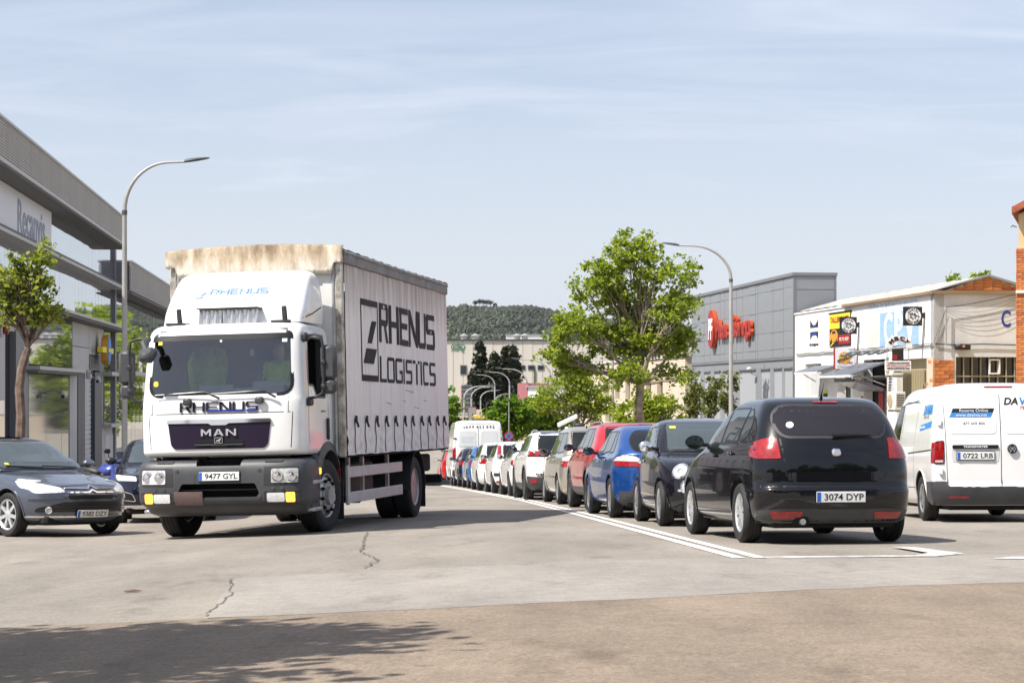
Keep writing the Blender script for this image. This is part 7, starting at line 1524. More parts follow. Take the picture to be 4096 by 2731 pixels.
    for j in range(nv + 1):
        y = -1.285 + 2.57 * j / nv; side = abs(y) > 1.12
        for i, (dx, z) in enumerate(prof):
            zz = z + (.055 * (1 - (y / 1.285) ** 2) if i < 4 else 0)
            if side and i >= 5: zz = 3.735 - .004 * (i - 5)
            vs.append((X1 + .03 + dx + .0035 * math.sin(y * 17 + i * 2.3) * (i > 1) + (.012 if side else 0), y, zz + .003 * math.sin(y * 21 + i)))
    k = len(prof); fl.add(vs, [(j * k + i, j * k + i + 1, (j + 1) * k + i + 1, (j + 1) * k + i) for j in range(nv) for i in range(k - 1)])
    flo = B(fl.build('front_flap', 'canvas_dirty', root, 60)); s_ = flo.modifiers.new('s', 'SOLIDIFY'); s_.thickness = .012; s_.offset = -1
    for y in (-1.05, -.6, -.2, .2, .6, .85, 1.05): MB().lathe([(.03, .07), (.03, .085), (.012, .09)], (X1, y, 3.62), 'x', 12).build('flap_eyelet', 'alu_post', flo)
    # rear doors
    B(MB().cbox((X2 - .01, 0, 2.45), (.05, 2.36, 2.78), .01).build('rear_door', 'box_white', root))
    return root
make_lorry()
# ------------------------------------------------------------ cars and vans
def place(wx, wy, hx, hy, xl, yl):
    k = math.hypot(hx, hy); hx /= k; hy /= k
    cx, cy = wx - hx * xl + hy * yl, wy - hy * xl - hx * yl
    return frame(cx, cy, hx, hy)
def panes(hb, roof_f, belt, top, rl, ru, splits, lift=0.0, f0=.30, f1=.16):
    """side windows between the screen pillar and a rear edge; splits = pillar positions"""
    a0, a1 = hb + f0, roof_f + f1; out = []; edges = [None] + list(splits) + [None]
    for i in range(len(splits) + 1):
        l, r_ = edges[i], edges[i + 1]
        bl = a0 if l is None else l + .035; tl = a1 if l is None else l + .05
        br = rl if r_ is None else r_ - .035; tr_ = ru if r_ is None else r_ - .02
        if tl > tr_ - .05: tl = tr_ - .05
        out.append([(bl, belt), (br, belt + lift * (br - bl)), (tr_, top), (tl, top)])
    return out
def clad_low(z1):
    def f(keys):
        out = [k for k in keys if k[0] < z1 - .02]; K = np.array(keys); v = [float(np.interp(z1, K[:, 0], K[:, i])) for i in range(8)]
        lo = out[0]; return [(lo[0] - .012, *lo[1:])] + [tuple(k) for k in out[1:]] + [tuple(v)]
    return f
paint('paint_black', (.003, .0032, .0045), 0, .25, .1); paint('paint_black2', (.006, .0055, .010), .1, .25, .1)
paint('paint_white', (.82, .82, .81), 0, .3, .05); paint('paint_white2', (.70, .71, .71), .1, .3, .05); paint('paint_blue', (.005, .058, .25), .3, .28, .1); paint('paint_lightblue', (.035, .16, .42), .4, .28, .1)
paint('paint_red', (.50, .012, .018), .1, .28, .1); paint('paint_tan', (.42, .39, .33), .55, .34, .15); paint('paint_grey', (.10, .115, .155), .5, .3, .12); paint('paint_navy', (.010, .012, .028), .3, .25, .1)
XR = lambda S: S['L'] / 2 - S['axles'][1]
XFr = lambda S: S['L'] / 2 - S['axles'][0]
ROW = (-.088, 1.0)

# --- black hatchback at the stop line
S = dict(L=4.28, W=1.77, axles=(.87, 3.45), paint='paint_black', wheel=(.318, .205, .21), rim=('cover', 'wheel_cover'), tf=.07, tr=.07,
    keys=[(.20, .16, 4.08, .76, .5, 2.6, .35, 3), (.26, .06, 4.20, .84, .55, 2.6, .38, 3), (.40, .01, 4.27, .875, .55, 2.6, .40, 3), (.56, .0, 4.28, .885, .55, 2.6, .40, 3), (.60, .01, 4.25, .885, .55, 2.6, .40, 3), (.66, .04, 4.235, .885, .55, 2.6, .38, 2.8), (.74, .16, 4.235, .885, .55, 2.5, .38, 2.8), (.84, .46, 4.225, .88, .55, 2.5, .38, 2.7), (.94, .86, 4.20, .865, .55, 2.5, .38, 2.6), (1.0, 1.16, 4.175, .845, .5, 2.5, .36, 2.6),
          (1.05, 1.27, 4.15, .82, .5, 2.6, .36, 2.6), (1.16, 1.48, 4.085, .785, .45, 2.7, .34, 2.6), (1.30, 1.78, 3.985, .735, .4, 2.8, .32, 2.7), (1.42, 2.06, 3.87, .68, .36, 2.8, .30, 2.7), (1.50, 2.36, 3.74, .62, .3, 2.8, .28, 2.7), (1.54, 2.62, 3.56, .53, .3, 2.6, .26, 2.6), (1.56, 2.95, 3.2, .3, .1, 2.4, .1, 2.4)],
    side_panes=[[(1.58, 1.06), (2.38, 1.075), (2.44, 1.43), (2.16, 1.40)], [(2.45, 1.075), (3.12, 1.09), (3.22, 1.425), (2.51, 1.435)], [(3.19, 1.095), (3.50, 1.13, .06), (3.56, 1.28, .1), (3.40, 1.40, .06), (3.30, 1.42)]], side_glass='car_glass_light',
    seams=[[(1.40, 1.0), (1.36, .8), (1.38, .34)], [(2.43, 1.05), (2.42, .34)], [(3.16, 1.07), (3.18, .85), (3.02, .62)], [(1.38, .34), (2.95, .34)]], handles=[(2.28, .93), (3.02, .95)], mirror=(1.62, 1.06), mirror_size=(.22, .16), mirror_mat='trim_black',
    skirt=[(1.30, .22), (3.05, .22), (3.05, .33), (1.30, .31)],
    patches=[('rear_window', 'B', [(-.545, 1.13, .10), (.545, 1.13, .10), (.60, 1.32, .12), (.50, 1.435, .08), (-.50, 1.435, .08), (-.60, 1.32, .12)], 'car_glass_tint', dict(rim=(.03, 'black_plastic'), step=.08)),
             ('tail_light', 'BB', [(.575, .89, .01), (.80, .89, .03), (.86, .94, .05), (.81, 1.05, .06), (.70, 1.105, .05), (.59, 1.105, .01)], 'lamp_red', dict(off=.012, step=.04)), ('tail_light', 'LR', [(4.06, .93), (4.15, .90), (4.12, 1.06), (4.04, 1.02)], 'lamp_red', dict(off=.009, step=.04)),
             ('lower_bumper', 'B', [(-.84, .355), (-.80, .225), (.80, .225), (.84, .355), (.60, .37), (-.60, .37)], 'grey_plastic', dict(off=.006, r=.02)),
             ('rear_reflector', 'BB', [(.40, .275), (.66, .275), (.70, .345), (.37, .345)], 'lamp_red', dict(off=.014, r=.01)), ('brake_light', 'B', [(-.13, 1.475), (.13, 1.475), (.13, 1.49), (-.13, 1.49)], 'lamp_red', dict(off=.01, r=.003)),
             ('plate_recess', 'B', [(-.34, .425), (.34, .425), (.44, .575), (-.44, .575)], 'paint_black2', dict(off=.002, r=.02)), ('exhaust_cut', 'B', [(.28, .215), (.46, .215), (.45, .29), (.31, .29)], 'underbody', dict(off=.016))],
    lines=[('B', [(.56, 1.10), (.53, .72), (.42, .64), (0, .635), (-.42, .64), (-.53, .72), (-.56, 1.10)], .016), ('B', [(-.78, .605), (.78, .605)], .016)],
    plate_rear=('3074 DYP', -.02, .495), antenna=(3.62, 0))
o, sk = make_car('hatchback_car', 'black five-door hatchback with silver wheel covers waiting behind the stop line', S, place(2.50, 21.25, -.115, 1, XR(S), S['W'] / 2 - .1))
MB().cbox((0, 0, .012), (.10, .088, .02), .02).build('emblem', 'chrome', o, 40, sk.on('B', 0, .955))
em = MB()
for k in range(4): em.box((0, -.026 + k * .016, .0235), (.075 - .008 * (k % 2), .005, .002), Matrix.Rotation(R(14), 3, 'Z'))
em.build('emblem_stripes', 'trim_black', bpy.data.objects['emblem.001'] if 'emblem.001' in bpy.data.objects else o, None); 
wp = MB(); a = Vector(sk.cast('B', .02, 1.13)[0]) + Vector((-.03, 0, 0)); b_ = Vector(sk.cast('B', -.40, 1.135)[0]) + Vector((-.025, 0, 0)); wp.tube([a, (a + b_) / 2 + Vector((-.01, 0, .004)), b_], [.022, .016, .010], 8); wp.build('rear_wiper', 'trim_black', o, 40)
MB().lathe([(.032, 0), (.032, .10)], Vector(sk.cast('B', .37, .26)[0]) + Vector((-.05, 0, -.02)), 'x', 14, ).build('exhaust_pipe', 'alloy', o, 40)
MB().lathe([(.04, 0), (.04, .002)], (0, 0, .006), 'z', 16).build('window_sticker', 'ink_white', o, None, sk.on('B', .44, 1.24))

# --- black small city car facing the camera
S = dict(L=3.57, W=1.63, axles=(.70, 3.0), paint='paint_black2', wheel=(.305, .195, .215), rim=('five', 'alloy'), tf=.10, tr=.10,
    keys=[(.18, .14, 3.45, .70, .5, 2.4, .4, 2.6), (.26, .04, 3.53, .78, .55, 2.4, .4, 2.6), (.42, .0, 3.57, .81, .55, 2.4, .45, 2.5), (.58, .01, 3.56, .815, .55, 2.4, .45, 2.5), (.70, .06, 3.53, .812, .55, 2.3, .45, 2.5), (.80, .17, 3.49, .805, .52, 2.3, .45, 2.5), (.88, .36, 3.45, .795, .5, 2.3, .45, 2.5), (.94, .66, 3.42, .78, .5, 2.4, .45, 2.5), (.98, .92, 3.40, .765, .5, 2.5, .42, 2.5),
          (1.04, 1.03, 3.36, .74, .42, 2.6, .4, 2.5), (1.18, 1.24, 3.25, .70, .38, 2.7, .38, 2.5), (1.32, 1.48, 3.10, .65, .35, 2.7, .36, 2.5), (1.41, 1.72, 2.95, .60, .3, 2.7, .34, 2.5), (1.46, 2.0, 2.75, .50, .25, 2.6, .3, 2.5), (1.49, 2.3, 2.5, .25, .1, 2.4, .1, 2.4)],
    side_panes=[[(1.32, 1.03), (2.22, 1.04), (2.25, 1.35), (1.72, 1.34)], [(2.32, 1.05), (2.72, 1.10, .08), (2.66, 1.32, .08), (2.36, 1.35)]], side_glass='car_glass_light', seams=[[(1.12, .98), (1.08, .7), (1.12, .3)], [(2.28, 1.0), (2.28, .5)], [(1.12, .3), (2.2, .3)]], handles=[(2.14, .88)], mirror=(1.30, 1.05), mirror_size=(.20, .15), mirror_mat='chrome', handle_mat='chrome',
    patches=[('windscreen', 'F', [(-.60, 1.02, .05), (.60, 1.02, .05), (.54, 1.39, .06), (-.54, 1.39, .06)], 'car_glass_light', dict(rim=(.03, 'trim_black'))), ('chrome_bar', 'FF', [(.12, .46), (.60, .47), (.60, .50), (.12, .49)], 'chrome', dict(off=.02, r=.01)),
             ('intake', 'F', [(-.42, .26), (.42, .26), (.36, .36), (-.36, .36)], 'underbody', dict(off=.004)), ('windscreen_sticker', 'F', [(-.50, 1.33), (-.42, 1.33), (-.42, 1.36), (-.50, 1.36)], 'sticker_yellow', dict(off=.008, r=.002))],
    lines=[('F', [(-.62, .90), (-.50, .66), (0, .62), (.50, .66), (.62, .90)], .009)], strip=[(1.0, .40), (2.3, .42), (2.3, .445), (1.0, .425)], strip_mat='chrome')
o, sk = make_car('city_car', 'small black rounded city car with round headlights facing out of the car queue', S, place(2.06, 26.9, .07, -1, XFr(S), -(S['W'] / 2 - .1)))
for sg in (1, -1):
    for y, z, r_ in ((.56, .735, .125), (.50, .535, .092)):
        m = sk.on('F', sg * y, z); hl = MB().lathe([(r_, -.03), (r_, .018), (r_ - .018, .03), (r_ - .022, .016)], (0, 0, 0), 'z', 28).build('headlight_ring', 'chrome', o, 40, m)
        MB().lathe([(r_ - .02, .012), (r_ * .6, .024), (.005, .028)], (0, 0, 0), 'z', 28).build('headlight', 'lamp_clear', hl, 40); MB().lathe([(r_ * .35, .02), (r_ * .3, .034), (.004, .038)], (0, 0, 0), 'z', 18).build('lamp_bulb', 'chrome', hl, 40)
h, n = sk.cast('F', 0, 1.03); MB().tube([h + Vector((.03, -.1, 0)), h + Vector((.02, -.35, .015)), h + Vector((-.05, -.55, .02))], .010, 6).build('wiper', 'trim_black', o); MB().cbox((-.42, 0, 1.32), (.03, .22, .07), .015).build('interior_mirror', 'trim_black', o)

# --- generic saloon-style hatchbacks of the queue
def queue_car(name, label, px, py, **k):
    d = dict(wheel=(.315, .205, .215), rim=('five', 'alloy'), tf=.06, tr=.05); d.update(k); S = d
    return make_car(name, label, S, place(px, py, *d.get('head', ROW), XR(S), S['W'] / 2 - .1), d.get('cat', 'car')), S
# bright blue hatchback
H = hatch_keys(4.30, 1.47, 1.81, .72, .95, .95, 1.15, 1.98, rear_lean=.42, lR=.5, nR=2.4)
(o, sk), S = queue_car('hatchback_car', 'bright blue hatchback with clear-topped tail lights behind the black city car', 1.60, 31.1, L=4.30, W=1.81, axles=(.90, 3.54), paint='paint_blue', keys=H, rim=('five', 'alloy'),
    side_panes=panes(1.15, 1.98, 1.02, 1.34, 3.45, 3.28, [2.42, 3.10], .04), side_glass='car_glass_light', seams=[[(1.3, .96), (1.28, .34)], [(2.40, 1.0), (2.38, .34)], [(3.08, 1.0), (3.05, .62)]], handles=[(2.25, .88), (2.98, .90)], mirror=(1.55, 1.02), mirror_mat='trim_black', handle_mat='chrome',
    patches=[('rear_window', 'B', [(-.56, 1.04, .06), (.56, 1.04, .06), (.60, 1.18, .1), (.50, 1.34, .08), (-.50, 1.34, .08), (-.60, 1.18, .1)], 'car_glass', dict(rim=(.025, 'trim_black'))), ('tail_light', 'BB', [(.44, .79, .02), (.84, .80, .05), (.89, .88, .06), (.74, .985, .08), (.44, .86)], 'lamp_red', dict(off=.012, step=.05)), ('reversing_light', 'BB', [(.44, .865), (.87, .885), (.74, .985, .07), (.56, .955)], 'lamp_clear', dict(off=.016, step=.05)),
             ('tail_light', 'LR', [(3.95, .80), (4.14, .80), (4.12, .87), (3.88, .88)], 'lamp_red', dict(off=.009)), ('reversing_light', 'LR', [(3.88, .885), (4.12, .875), (4.06, .97), (3.96, .93)], 'lamp_clear', dict(off=.010)),
             ('lower_bumper', 'B', [(-.80, .42), (-.78, .20), (.78, .20), (.80, .42)], 'grey_plastic', dict(off=.008)), ('rear_reflector', 'BB', [(.30, .42), (.62, .42), (.58, .49), (.36, .46)], 'lamp_red', dict(off=.016, r=.01))],
    lines=[('B', [(.60, 1.0), (.50, .86), (.44, .62), (-.44, .62), (-.5, .86), (-.6, 1.0)], .01)], plate_rear=('4182 GKL', 0, .70), antenna=(3.0, 0))
wp = MB(); a = Vector(sk.cast('B', .0, 1.06)[0]) + Vector((-.03, 0, 0)); b_ = Vector(sk.cast('B', .32, 1.06)[0]) + Vector((-.025, 0, 0)); wp.tube([a, b_], [.02, .010], 8); wp.build('rear_wiper', 'trim_black', o, 40)
# red off-roader
H = hatch_keys(4.36, 1.60, 1.84, .84, 1.06, 1.06, 1.15, 1.95, rear_lean=.34, zb=.27, lR=.42)
(o, sk), S = queue_car('suv_car', 'red off-road car with grey sill cladding and silver roof rails in the queue', 1.42, 36.0, L=4.36, W=1.84, axles=(.90, 3.53), paint='paint_red', keys=H, wheel=(.345, .225, .24), rim=('five', 'alloy_dark'), clad='grey_plastic', clad_keys=clad_low(.42), arch_trim='grey_plastic',
    side_panes=panes(1.15, 1.95, 1.13, 1.47, 3.55, 3.36, [2.42, 3.12], .03), side_glass='car_glass_light', seams=[[(1.3, 1.06), (1.28, .44)], [(2.40, 1.1), (2.38, .44)], [(3.10, 1.1), (3.08, .7)]], handles=[(2.25, .98), (2.98, 1.0)], mirror=(1.55, 1.12), mirror_mat='trim_black', rails=(1.9, 3.6, .60),
    patches=[('rear_window', 'B', [(-.62, 1.14), (.62, 1.14), (.54, 1.47), (-.54, 1.47)], 'car_glass', dict(rim=(.03, 'trim_black'))), ('tail_light', 'BB', [(.40, .93), (.84, .93), (.84, 1.06), (.42, 1.03)], 'lamp_red', dict(off=.012)), ('tail_light', 'LR', [(3.98, .94), (4.22, .94), (4.2, 1.06), (3.98, 1.04)], 'lamp_red', dict(off=.009))], plate_rear=('7715 KSD', 0, .80))
# tan estate
H = hatch_keys(4.49, 1.63, 1.80, .78, 1.0, 1.0, 1.12, 1.90, rear_lean=.22, lR=.34, nR=3)
(o, sk), S = queue_car('estate_car', 'dusty champagne-coloured estate car with a roof aerial in the queue', 1.02, 41.4, L=4.49, W=1.80, axles=(.88, 3.58), paint='paint_tan', keys=H, wheel=(.31, .2, .21), rim=('ten', 'alloy'),
    side_panes=panes(1.12, 1.90, 1.07, 1.47, 3.98, 3.80, [2.35, 3.15], .03), side_glass='car_glass_light', seams=[[(1.28, 1.0), (1.26, .34)], [(2.34, 1.04), (2.33, .34)], [(3.14, 1.04), (3.05, .6)]], handles=[(2.2, .92), (2.98, .93)], mirror=(1.5, 1.07), handle_mat='paint_tan',
    patches=[('rear_window', 'B', [(-.66, 1.06), (.66, 1.06), (.60, 1.49), (-.60, 1.49)], 'car_glass', dict(rim=(.03, 'trim_black'))), ('tail_light', 'BB', [(.52, .78), (.86, .78), (.87, .89), (.50, .89)], 'lamp_red', dict(off=.012, r=.015)), ('reversing_light', 'BB', [(.50, .895), (.87, .895), (.86, .97), (.52, .97)], 'lamp_clear', dict(off=.012, r=.015)),
             ('tail_light', 'LR', [(4.26, .78), (4.40, .78), (4.40, .89), (4.24, .89)], 'lamp_red', dict(off=.009)), ('reversing_light', 'LR', [(4.24, .895), (4.40, .895), (4.39, .97), (4.27, .97)], 'lamp_clear', dict(off=.009))], lines=[('B', [(.52, .98), (.50, .56), (-.5, .56), (-.52, .98)], .01)], plate_rear=('2296 FTW', 0, .66), antenna=(3.9, .3))
MB().cbox((-.35, .3, 1.66), (.5, .22, .07), .03).build('roof_box_foot', 'black_plastic', o, 40)
# white crossover, black roof
H = hatch_keys(4.45, 1.62, 1.84, .86, 1.08, 1.08, 1.15, 1.95, rear_lean=.30, zb=.24, lR=.40)
(o, sk), S = queue_car('suv_car', 'white crossover with a black roof and three-bar red tail lights', .36, 46.6, L=4.45, W=1.84, axles=(.92, 3.60), paint='paint_white', keys=H, wheel=(.36, .225, .24), rim=('five', 'alloy_dark'), clad='grey_plastic', clad_keys=clad_low(.40), arch_trim='grey_plastic',
    side_panes=panes(1.15, 1.95, 1.15, 1.48, 3.62, 3.46, [2.42, 3.15], .03), side_glass='car_glass_light', seams=[[(1.3, 1.08), (1.28, .42)], [(2.40, 1.1), (2.38, .42)], [(3.10, 1.1), (3.05, .7)]], handles=[(2.25, 1.0), (2.98, 1.02)], mirror=(1.55, 1.15), mirror_mat='trim_black', mirror_size=(.22, .18), rails=(2.0, 3.7, .58),
    patches=[('roof_panel', 'T', [(2.05, -.56), (3.86, -.52), (3.86, .52), (2.05, .56)], 'paint_navy', dict(off=.004, step=.12, r=.1)), ('rear_window', 'B', [(-.62, 1.17), (.62, 1.17), (.55, 1.50), (-.55, 1.50)], 'car_glass', dict(rim=(.03, 'trim_black'))), ('lamp_panel', 'B', [(-.86, 1.0), (.86, 1.0), (.84, 1.14), (-.84, 1.14)], 'trim_black', dict(off=.006, r=.02)),
             ('tail_light', 'BB', [(.74, 1.02), (.84, 1.02), (.82, 1.12), (.74, 1.12)], 'lamp_red', dict(off=.014, r=.01)), ('tail_light', 'BB', [(.61, 1.02), (.70, 1.02), (.70, 1.12), (.61, 1.12)], 'lamp_red', dict(off=.014, r=.01)), ('tail_light', 'BB', [(.48, 1.02), (.57, 1.02), (.57, 1.12), (.48, 1.12)], 'lamp_red', dict(off=.014, r=.01)), ('lamp_panel', 'LR', [(4.06, 1.0), (4.34, 1.0), (4.32, 1.14), (4.10, 1.14)], 'trim_black', dict(off=.006)), ('tail_light', 'LR', [(4.20, 1.02), (4.32, 1.02), (4.30, 1.12), (4.20, 1.12)], 'lamp_red', dict(off=.012)),
             ('lower_bumper', 'B', [(-.88, .56), (-.84, .26), (.84, .26), (.88, .56), (.5, .52), (-.5, .52)], 'grey_plastic', dict(off=.012)), ('rear_reflector', 'BB', [(.66, .40), (.80, .40), (.80, .50), (.66, .50)], 'lamp_red', dict(off=.02, r=.01)), ('chrome_insert', 'BB', [(.30, .56), (.66, .56), (.70, .62), (.30, .61)], 'chrome', dict(off=.018, r=.01))], lines=[('B', [(.5, 1.0), (.46, .64), (-.46, .64), (-.5, 1.0)], .01)], plate_rear=('6630 LCP', 0, .80))
link('badge_lettering', fit_text('3008', .20, .04, 'ink_grey', .003, .01), o, sk.on('B', .30, .92, .003))
# white hatchback with dark lamps
H = hatch_keys(4.26, 1.46, 1.80, .72, .94, .94, 1.15, 1.98, rear_lean=.36, lR=.45, nR=2.5)
(o, sk), S = queue_car('hatchback_car', 'white hatchback with slanted red tail lights ahead of the white crossover', -.01, 51.7, L=4.26, W=1.80, axles=(.88, 3.50), paint='paint_white2', keys=H, rim=('seven', 'alloy_dark'),
    side_panes=panes(1.15, 1.98, 1.0, 1.33, 3.40, 3.24, [2.42], .05), side_glass='car_glass_light', seams=[[(1.3, .94), (1.28, .34)], [(2.40, 1.0), (2.38, .34)], [(3.10, 1.0), (3.05, .62)]], handles=[(2.25, .86), (2.98, .88)], mirror=(1.5, 1.0),
    patches=[('rear_window', 'B', [(-.60, 1.02), (.60, 1.02), (.52, 1.34), (-.52, 1.34)], 'car_glass', dict(rim=(.025, 'trim_black'))), ('tail_light', 'BB', [(.44, .82), (.84, .80), (.86, .94), (.50, .90)], 'lamp_red', dict(off=.012)), ('tail_light', 'LR', [(3.86, .84), (4.12, .78), (4.10, .94), (3.92, .93)], 'lamp_red', dict(off=.009)), ('exhaust_trim', 'BB', [(.5, .24), (.7, .24), (.7, .32), (.5, .32)], 'trim_black', dict(off=.01))], plate_rear=('1548 MBF', 0, .66))
# white small hatch with tall lamps
H = hatch_keys(4.03, 1.49, 1.69, .74, .97, .97, 1.05, 1.85, rear_lean=.26, lR=.5, nR=2.3)
(o, sk), S = queue_car('hatchback_car', 'small white hatchback with tall red lamps beside its rear window', -.50, 56.7, L=4.03, W=1.69, axles=(.87, 3.38), paint='paint_white', keys=H, wheel=(.30, .19, .2), rim=('steel', 'alloy'),
    side_panes=panes(1.05, 1.85, 1.03, 1.36, 3.3, 3.14, [2.3], .04), side_glass='car_glass_light', seams=[[(1.2, .97), (1.18, .34)], [(2.28, 1.0), (2.27, .34)]], handles=[(2.12, .9)], mirror=(1.4, 1.02), mirror_mat='black_plastic',
    patches=[('rear_window', 'B', [(-.52, 1.02), (.52, 1.02), (.48, 1.36), (-.48, 1.36)], 'car_glass', dict(rim=(.025, 'trim_black'))), ('tail_light', 'BB', [(.58, .96), (.70, 1.0), (.63, 1.36), (.54, 1.36)], 'lamp_red', dict(off=.012)), ('tail_light', 'LR', [(3.66, .96), (3.82, 1.0), (3.66, 1.36), (3.58, 1.3)], 'lamp_red', dict(off=.010)), ('bumper_strip', 'BB', [(.5, .50), (.78, .50), (.78, .58), (.5, .58)], 'black_plastic', dict(off=.02)), ('rear_reflector', 'BB', [(.5, .30), (.72, .30), (.72, .36), (.5, .36)], 'lamp_red', dict(off=.012))], plate_rear=('8021 HNR', 0, .62), antenna=(3.2, 0))
# white taller hatch ahead of it
H = hatch_keys(4.10, 1.53, 1.74, .78, 1.0, 1.0, 1.05, 1.85, rear_lean=.24, lR=.4)
(o, sk), S = queue_car('hatchback_car', 'tall white hatchback between the small white hatch and the light blue one', -1.02, 62.3, L=4.10, W=1.74, axles=(.85, 3.40), paint='paint_white2', keys=H, rim=('five', 'alloy'), side_panes=panes(1.05, 1.85, 1.06, 1.40, 3.4, 3.24, [2.3, 3.0], .03), seams=[[(2.28, 1.0), (2.27, .34)]], handles=[(2.12, .9)], mirror=(1.4, 1.05), mirror_mat='black_plastic',
    patches=[('rear_window', 'B', [(-.58, 1.06), (.58, 1.06), (.52, 1.40), (-.52, 1.40)], 'car_glass', dict(rim=(.025, 'trim_black'))), ('tail_light', 'BB', [(.56, .84), (.80, .84), (.80, 1.0), (.58, 1.0)], 'lamp_red')], plate_rear=('5093 JDV', 0, .62))
# light blue hatch
H = hatch_keys(4.30, 1.47, 1.78, .72, .95, .95, 1.12, 1.95, rear_lean=.38, lR=.46, nR=2.5)
(o, sk), S = queue_car('hatchback_car', 'light metallic blue hatchback with long red tail lights further up the queue', -1.46, 68.4, L=4.30, W=1.78, axles=(.88, 3.53), paint='paint_lightblue', keys=H, rim=('five', 'alloy'),
    side_panes=panes(1.12, 1.95, 1.0, 1.34, 3.42, 3.26, [2.4, 3.1], .05), seams=[[(1.3, .94), (1.28, .34)], [(2.40, 1.0), (2.38, .34)]], handles=[(2.25, .86)], mirror=(1.5, 1.0),
    patches=[('rear_window', 'B', [(-.60, 1.03), (.60, 1.03), (.52, 1.35), (-.52, 1.35)], 'car_glass', dict(rim=(.025, 'trim_black'))), ('tail_light', 'BB', [(.36, .84), (.82, .78), (.86, .93), (.46, .97)], 'lamp_red', dict(off=.012)), ('reversing_light', 'BB', [(.46, .86), (.66, .85), (.68, .92), (.48, .93)], 'lamp_clear', dict(off=.018)), ('tail_light', 'LR', [(3.86, .84), (4.14, .78), (4.12, .93), (3.92, .93)], 'lamp_red', dict(off=.009)), ('rear_reflector', 'BB', [(.56, .33), (.76, .40), (.78, .48), (.60, .44)], 'lamp_red', dict(off=.012))], lines=[('B', [(.4, .95), (.42, .6), (-.42, .6), (-.4, .95)], .01)], plate_rear=('3377 HKT', 0, .70))
# black hatch
H = hatch_keys(4.15, 1.47, 1.76, .72, .95, .95, 1.12, 1.95, rear_lean=.36, lR=.4)
(o, sk), S = queue_car('hatchback_car', 'black hatchback just behind the tall white van', -1.93, 73.6, L=4.15, W=1.76, axles=(.88, 3.43), paint='paint_navy', keys=H, rim=('five', 'alloy'), side_panes=panes(1.12, 1.95, 1.0, 1.34, 3.3, 3.16, [2.35, 3.0], .05), seams=[[(2.40, 1.0), (2.38, .34)]], mirror=(1.5, 1.0), patches=[('rear_window', 'B', [(-.58, 1.03), (.58, 1.03), (.52, 1.34), (-.52, 1.34)], 'car_glass'), ('tail_light', 'BB', [(.50, .80), (.82, .80), (.82, .93), (.56, .95)], 'lamp_red', dict(off=.012)), ('tail_light', 'LR', [(3.78, .82), (3.98, .80), (3.98, .93), (3.80, .93)], 'lamp_red')], plate_rear=('9904 CWX', 0, .66))
# red hatch in front of the van
H = hatch_keys(4.05, 1.48, 1.74, .74, .96, .96, 1.1, 1.9, rear_lean=.3)
(o, sk), S = queue_car('hatchback_car', 'red hatchback in front of the tall white van', -2.95, 85.0, L=4.05, W=1.74, axles=(.85, 3.35), paint='paint_red', keys=H, rim=('five', 'alloy'), side_panes=panes(1.1, 1.9, 1.0, 1.34, 3.3, 3.1, [2.3], .05), mirror=(1.5, 1.0), patches=[('rear_window', 'B', [(-.58, 1.03), (.58, 1.03), (.52, 1.34), (-.52, 1.34)], 'car_glass'), ('tail_light', 'BB', [(.56, .78), (.80, .78), (.80, 1.0), (.60, 1.0)], 'lamp_red')])
# tall white panel van
vk = [(.28, .2, 5.3, .92, .5, 3, .1, 4), (.36, .05, 5.38, .98, .5, 3, .1, 4), (.6, .0, 5.40, 1.0, .5, 3, .12, 4), (.9, .06, 5.40, 1.01, .5, 3, .12, 4), (1.05, .35, 5.40, 1.01, .5, 3, .12, 4), (1.2, .85, 5.39, 1.0, .5, 3, .12, 4), (1.4, 1.05, 5.37, .985, .45, 3, .12, 4), (1.9, 1.5, 5.31, .93, .4, 3, .12, 4), (2.2, 1.8, 5.27, .895, .4, 3, .12, 4), (2.36, 2.0, 5.24, .87, .4, 3, .14, 3.5), (2.45, 2.2, 5.18, .82, .4, 3, .18, 3), (2.50, 2.5, 5.0, .6, .3, 3, .2, 3)]
S = dict(L=5.40, W=2.02, axles=(1.0, 4.2), paint='paint_white', keys=vk, wheel=(.34, .21, .21), rim=('steel', 'alloy'), tf=.05, tr=0, mirror=(1.5, 1.35), mirror_mat='black_plastic', side_panes=[[(1.45, 1.25), (2.2, 1.25), (2.2, 1.85), (1.85, 1.85)]],
    patches=[('tail_light', 'BB', [(.88, 1.0), (.995, 1.0), (.98, 1.45), (.88, 1.45)], 'lamp_red', dict(off=.012, r=.01)), ('rear_bumper', 'B', [(-.98, .36), (.98, .36), (.98, .62), (-.98, .62)], 'grey_plastic', dict(off=.03)), ('door_panel', 'BB', [(.10, 1.50), (.76, 1.50), (.72, 2.10), (.10, 2.10)], 'paint_white2', dict(off=.012, r=.06)), ('rear_reflector', 'BB', [(.86, .72), (.96, .72), (.96, .82), (.86, .82)], 'lamp_red', dict(off=.01))],
    lines=[('B', [(0, 2.36), (0, .64)], .016), ('B', [(-.84, 2.36), (.84, 2.36)], .014), ('BB'[0], [(.86, 2.3), (.88, .66)], .012), ('B', [(-.86, 2.3), (-.88, .66)], .012)], plate_rear=('5521 GDC', .45, .86))
o, sk = make_car('panel_van', 'tall white panel van with a phone number across its rear doors', S, place(-2.28, 77.0, -.088, 1, XR(S), S['W'] / 2 - .1), 'van')
tm = fit_text('t 6 4 9  4 2 3  8 9 5', 1.18, .105, 'ink_black', .003, .004); link('door_lettering', tm, o, sk.on('B', -.02, 2.25, .004))
for i in range(3): link('door_lettering', fit_text(('moda - casa en miniatura', 'joguines i regals nens', 'llaminadures artesanals')[i], .5 - .04 * i, .03, 'faded_grey', .002), o, sk.on('B', .43, 1.86 - .08 * i, .018))
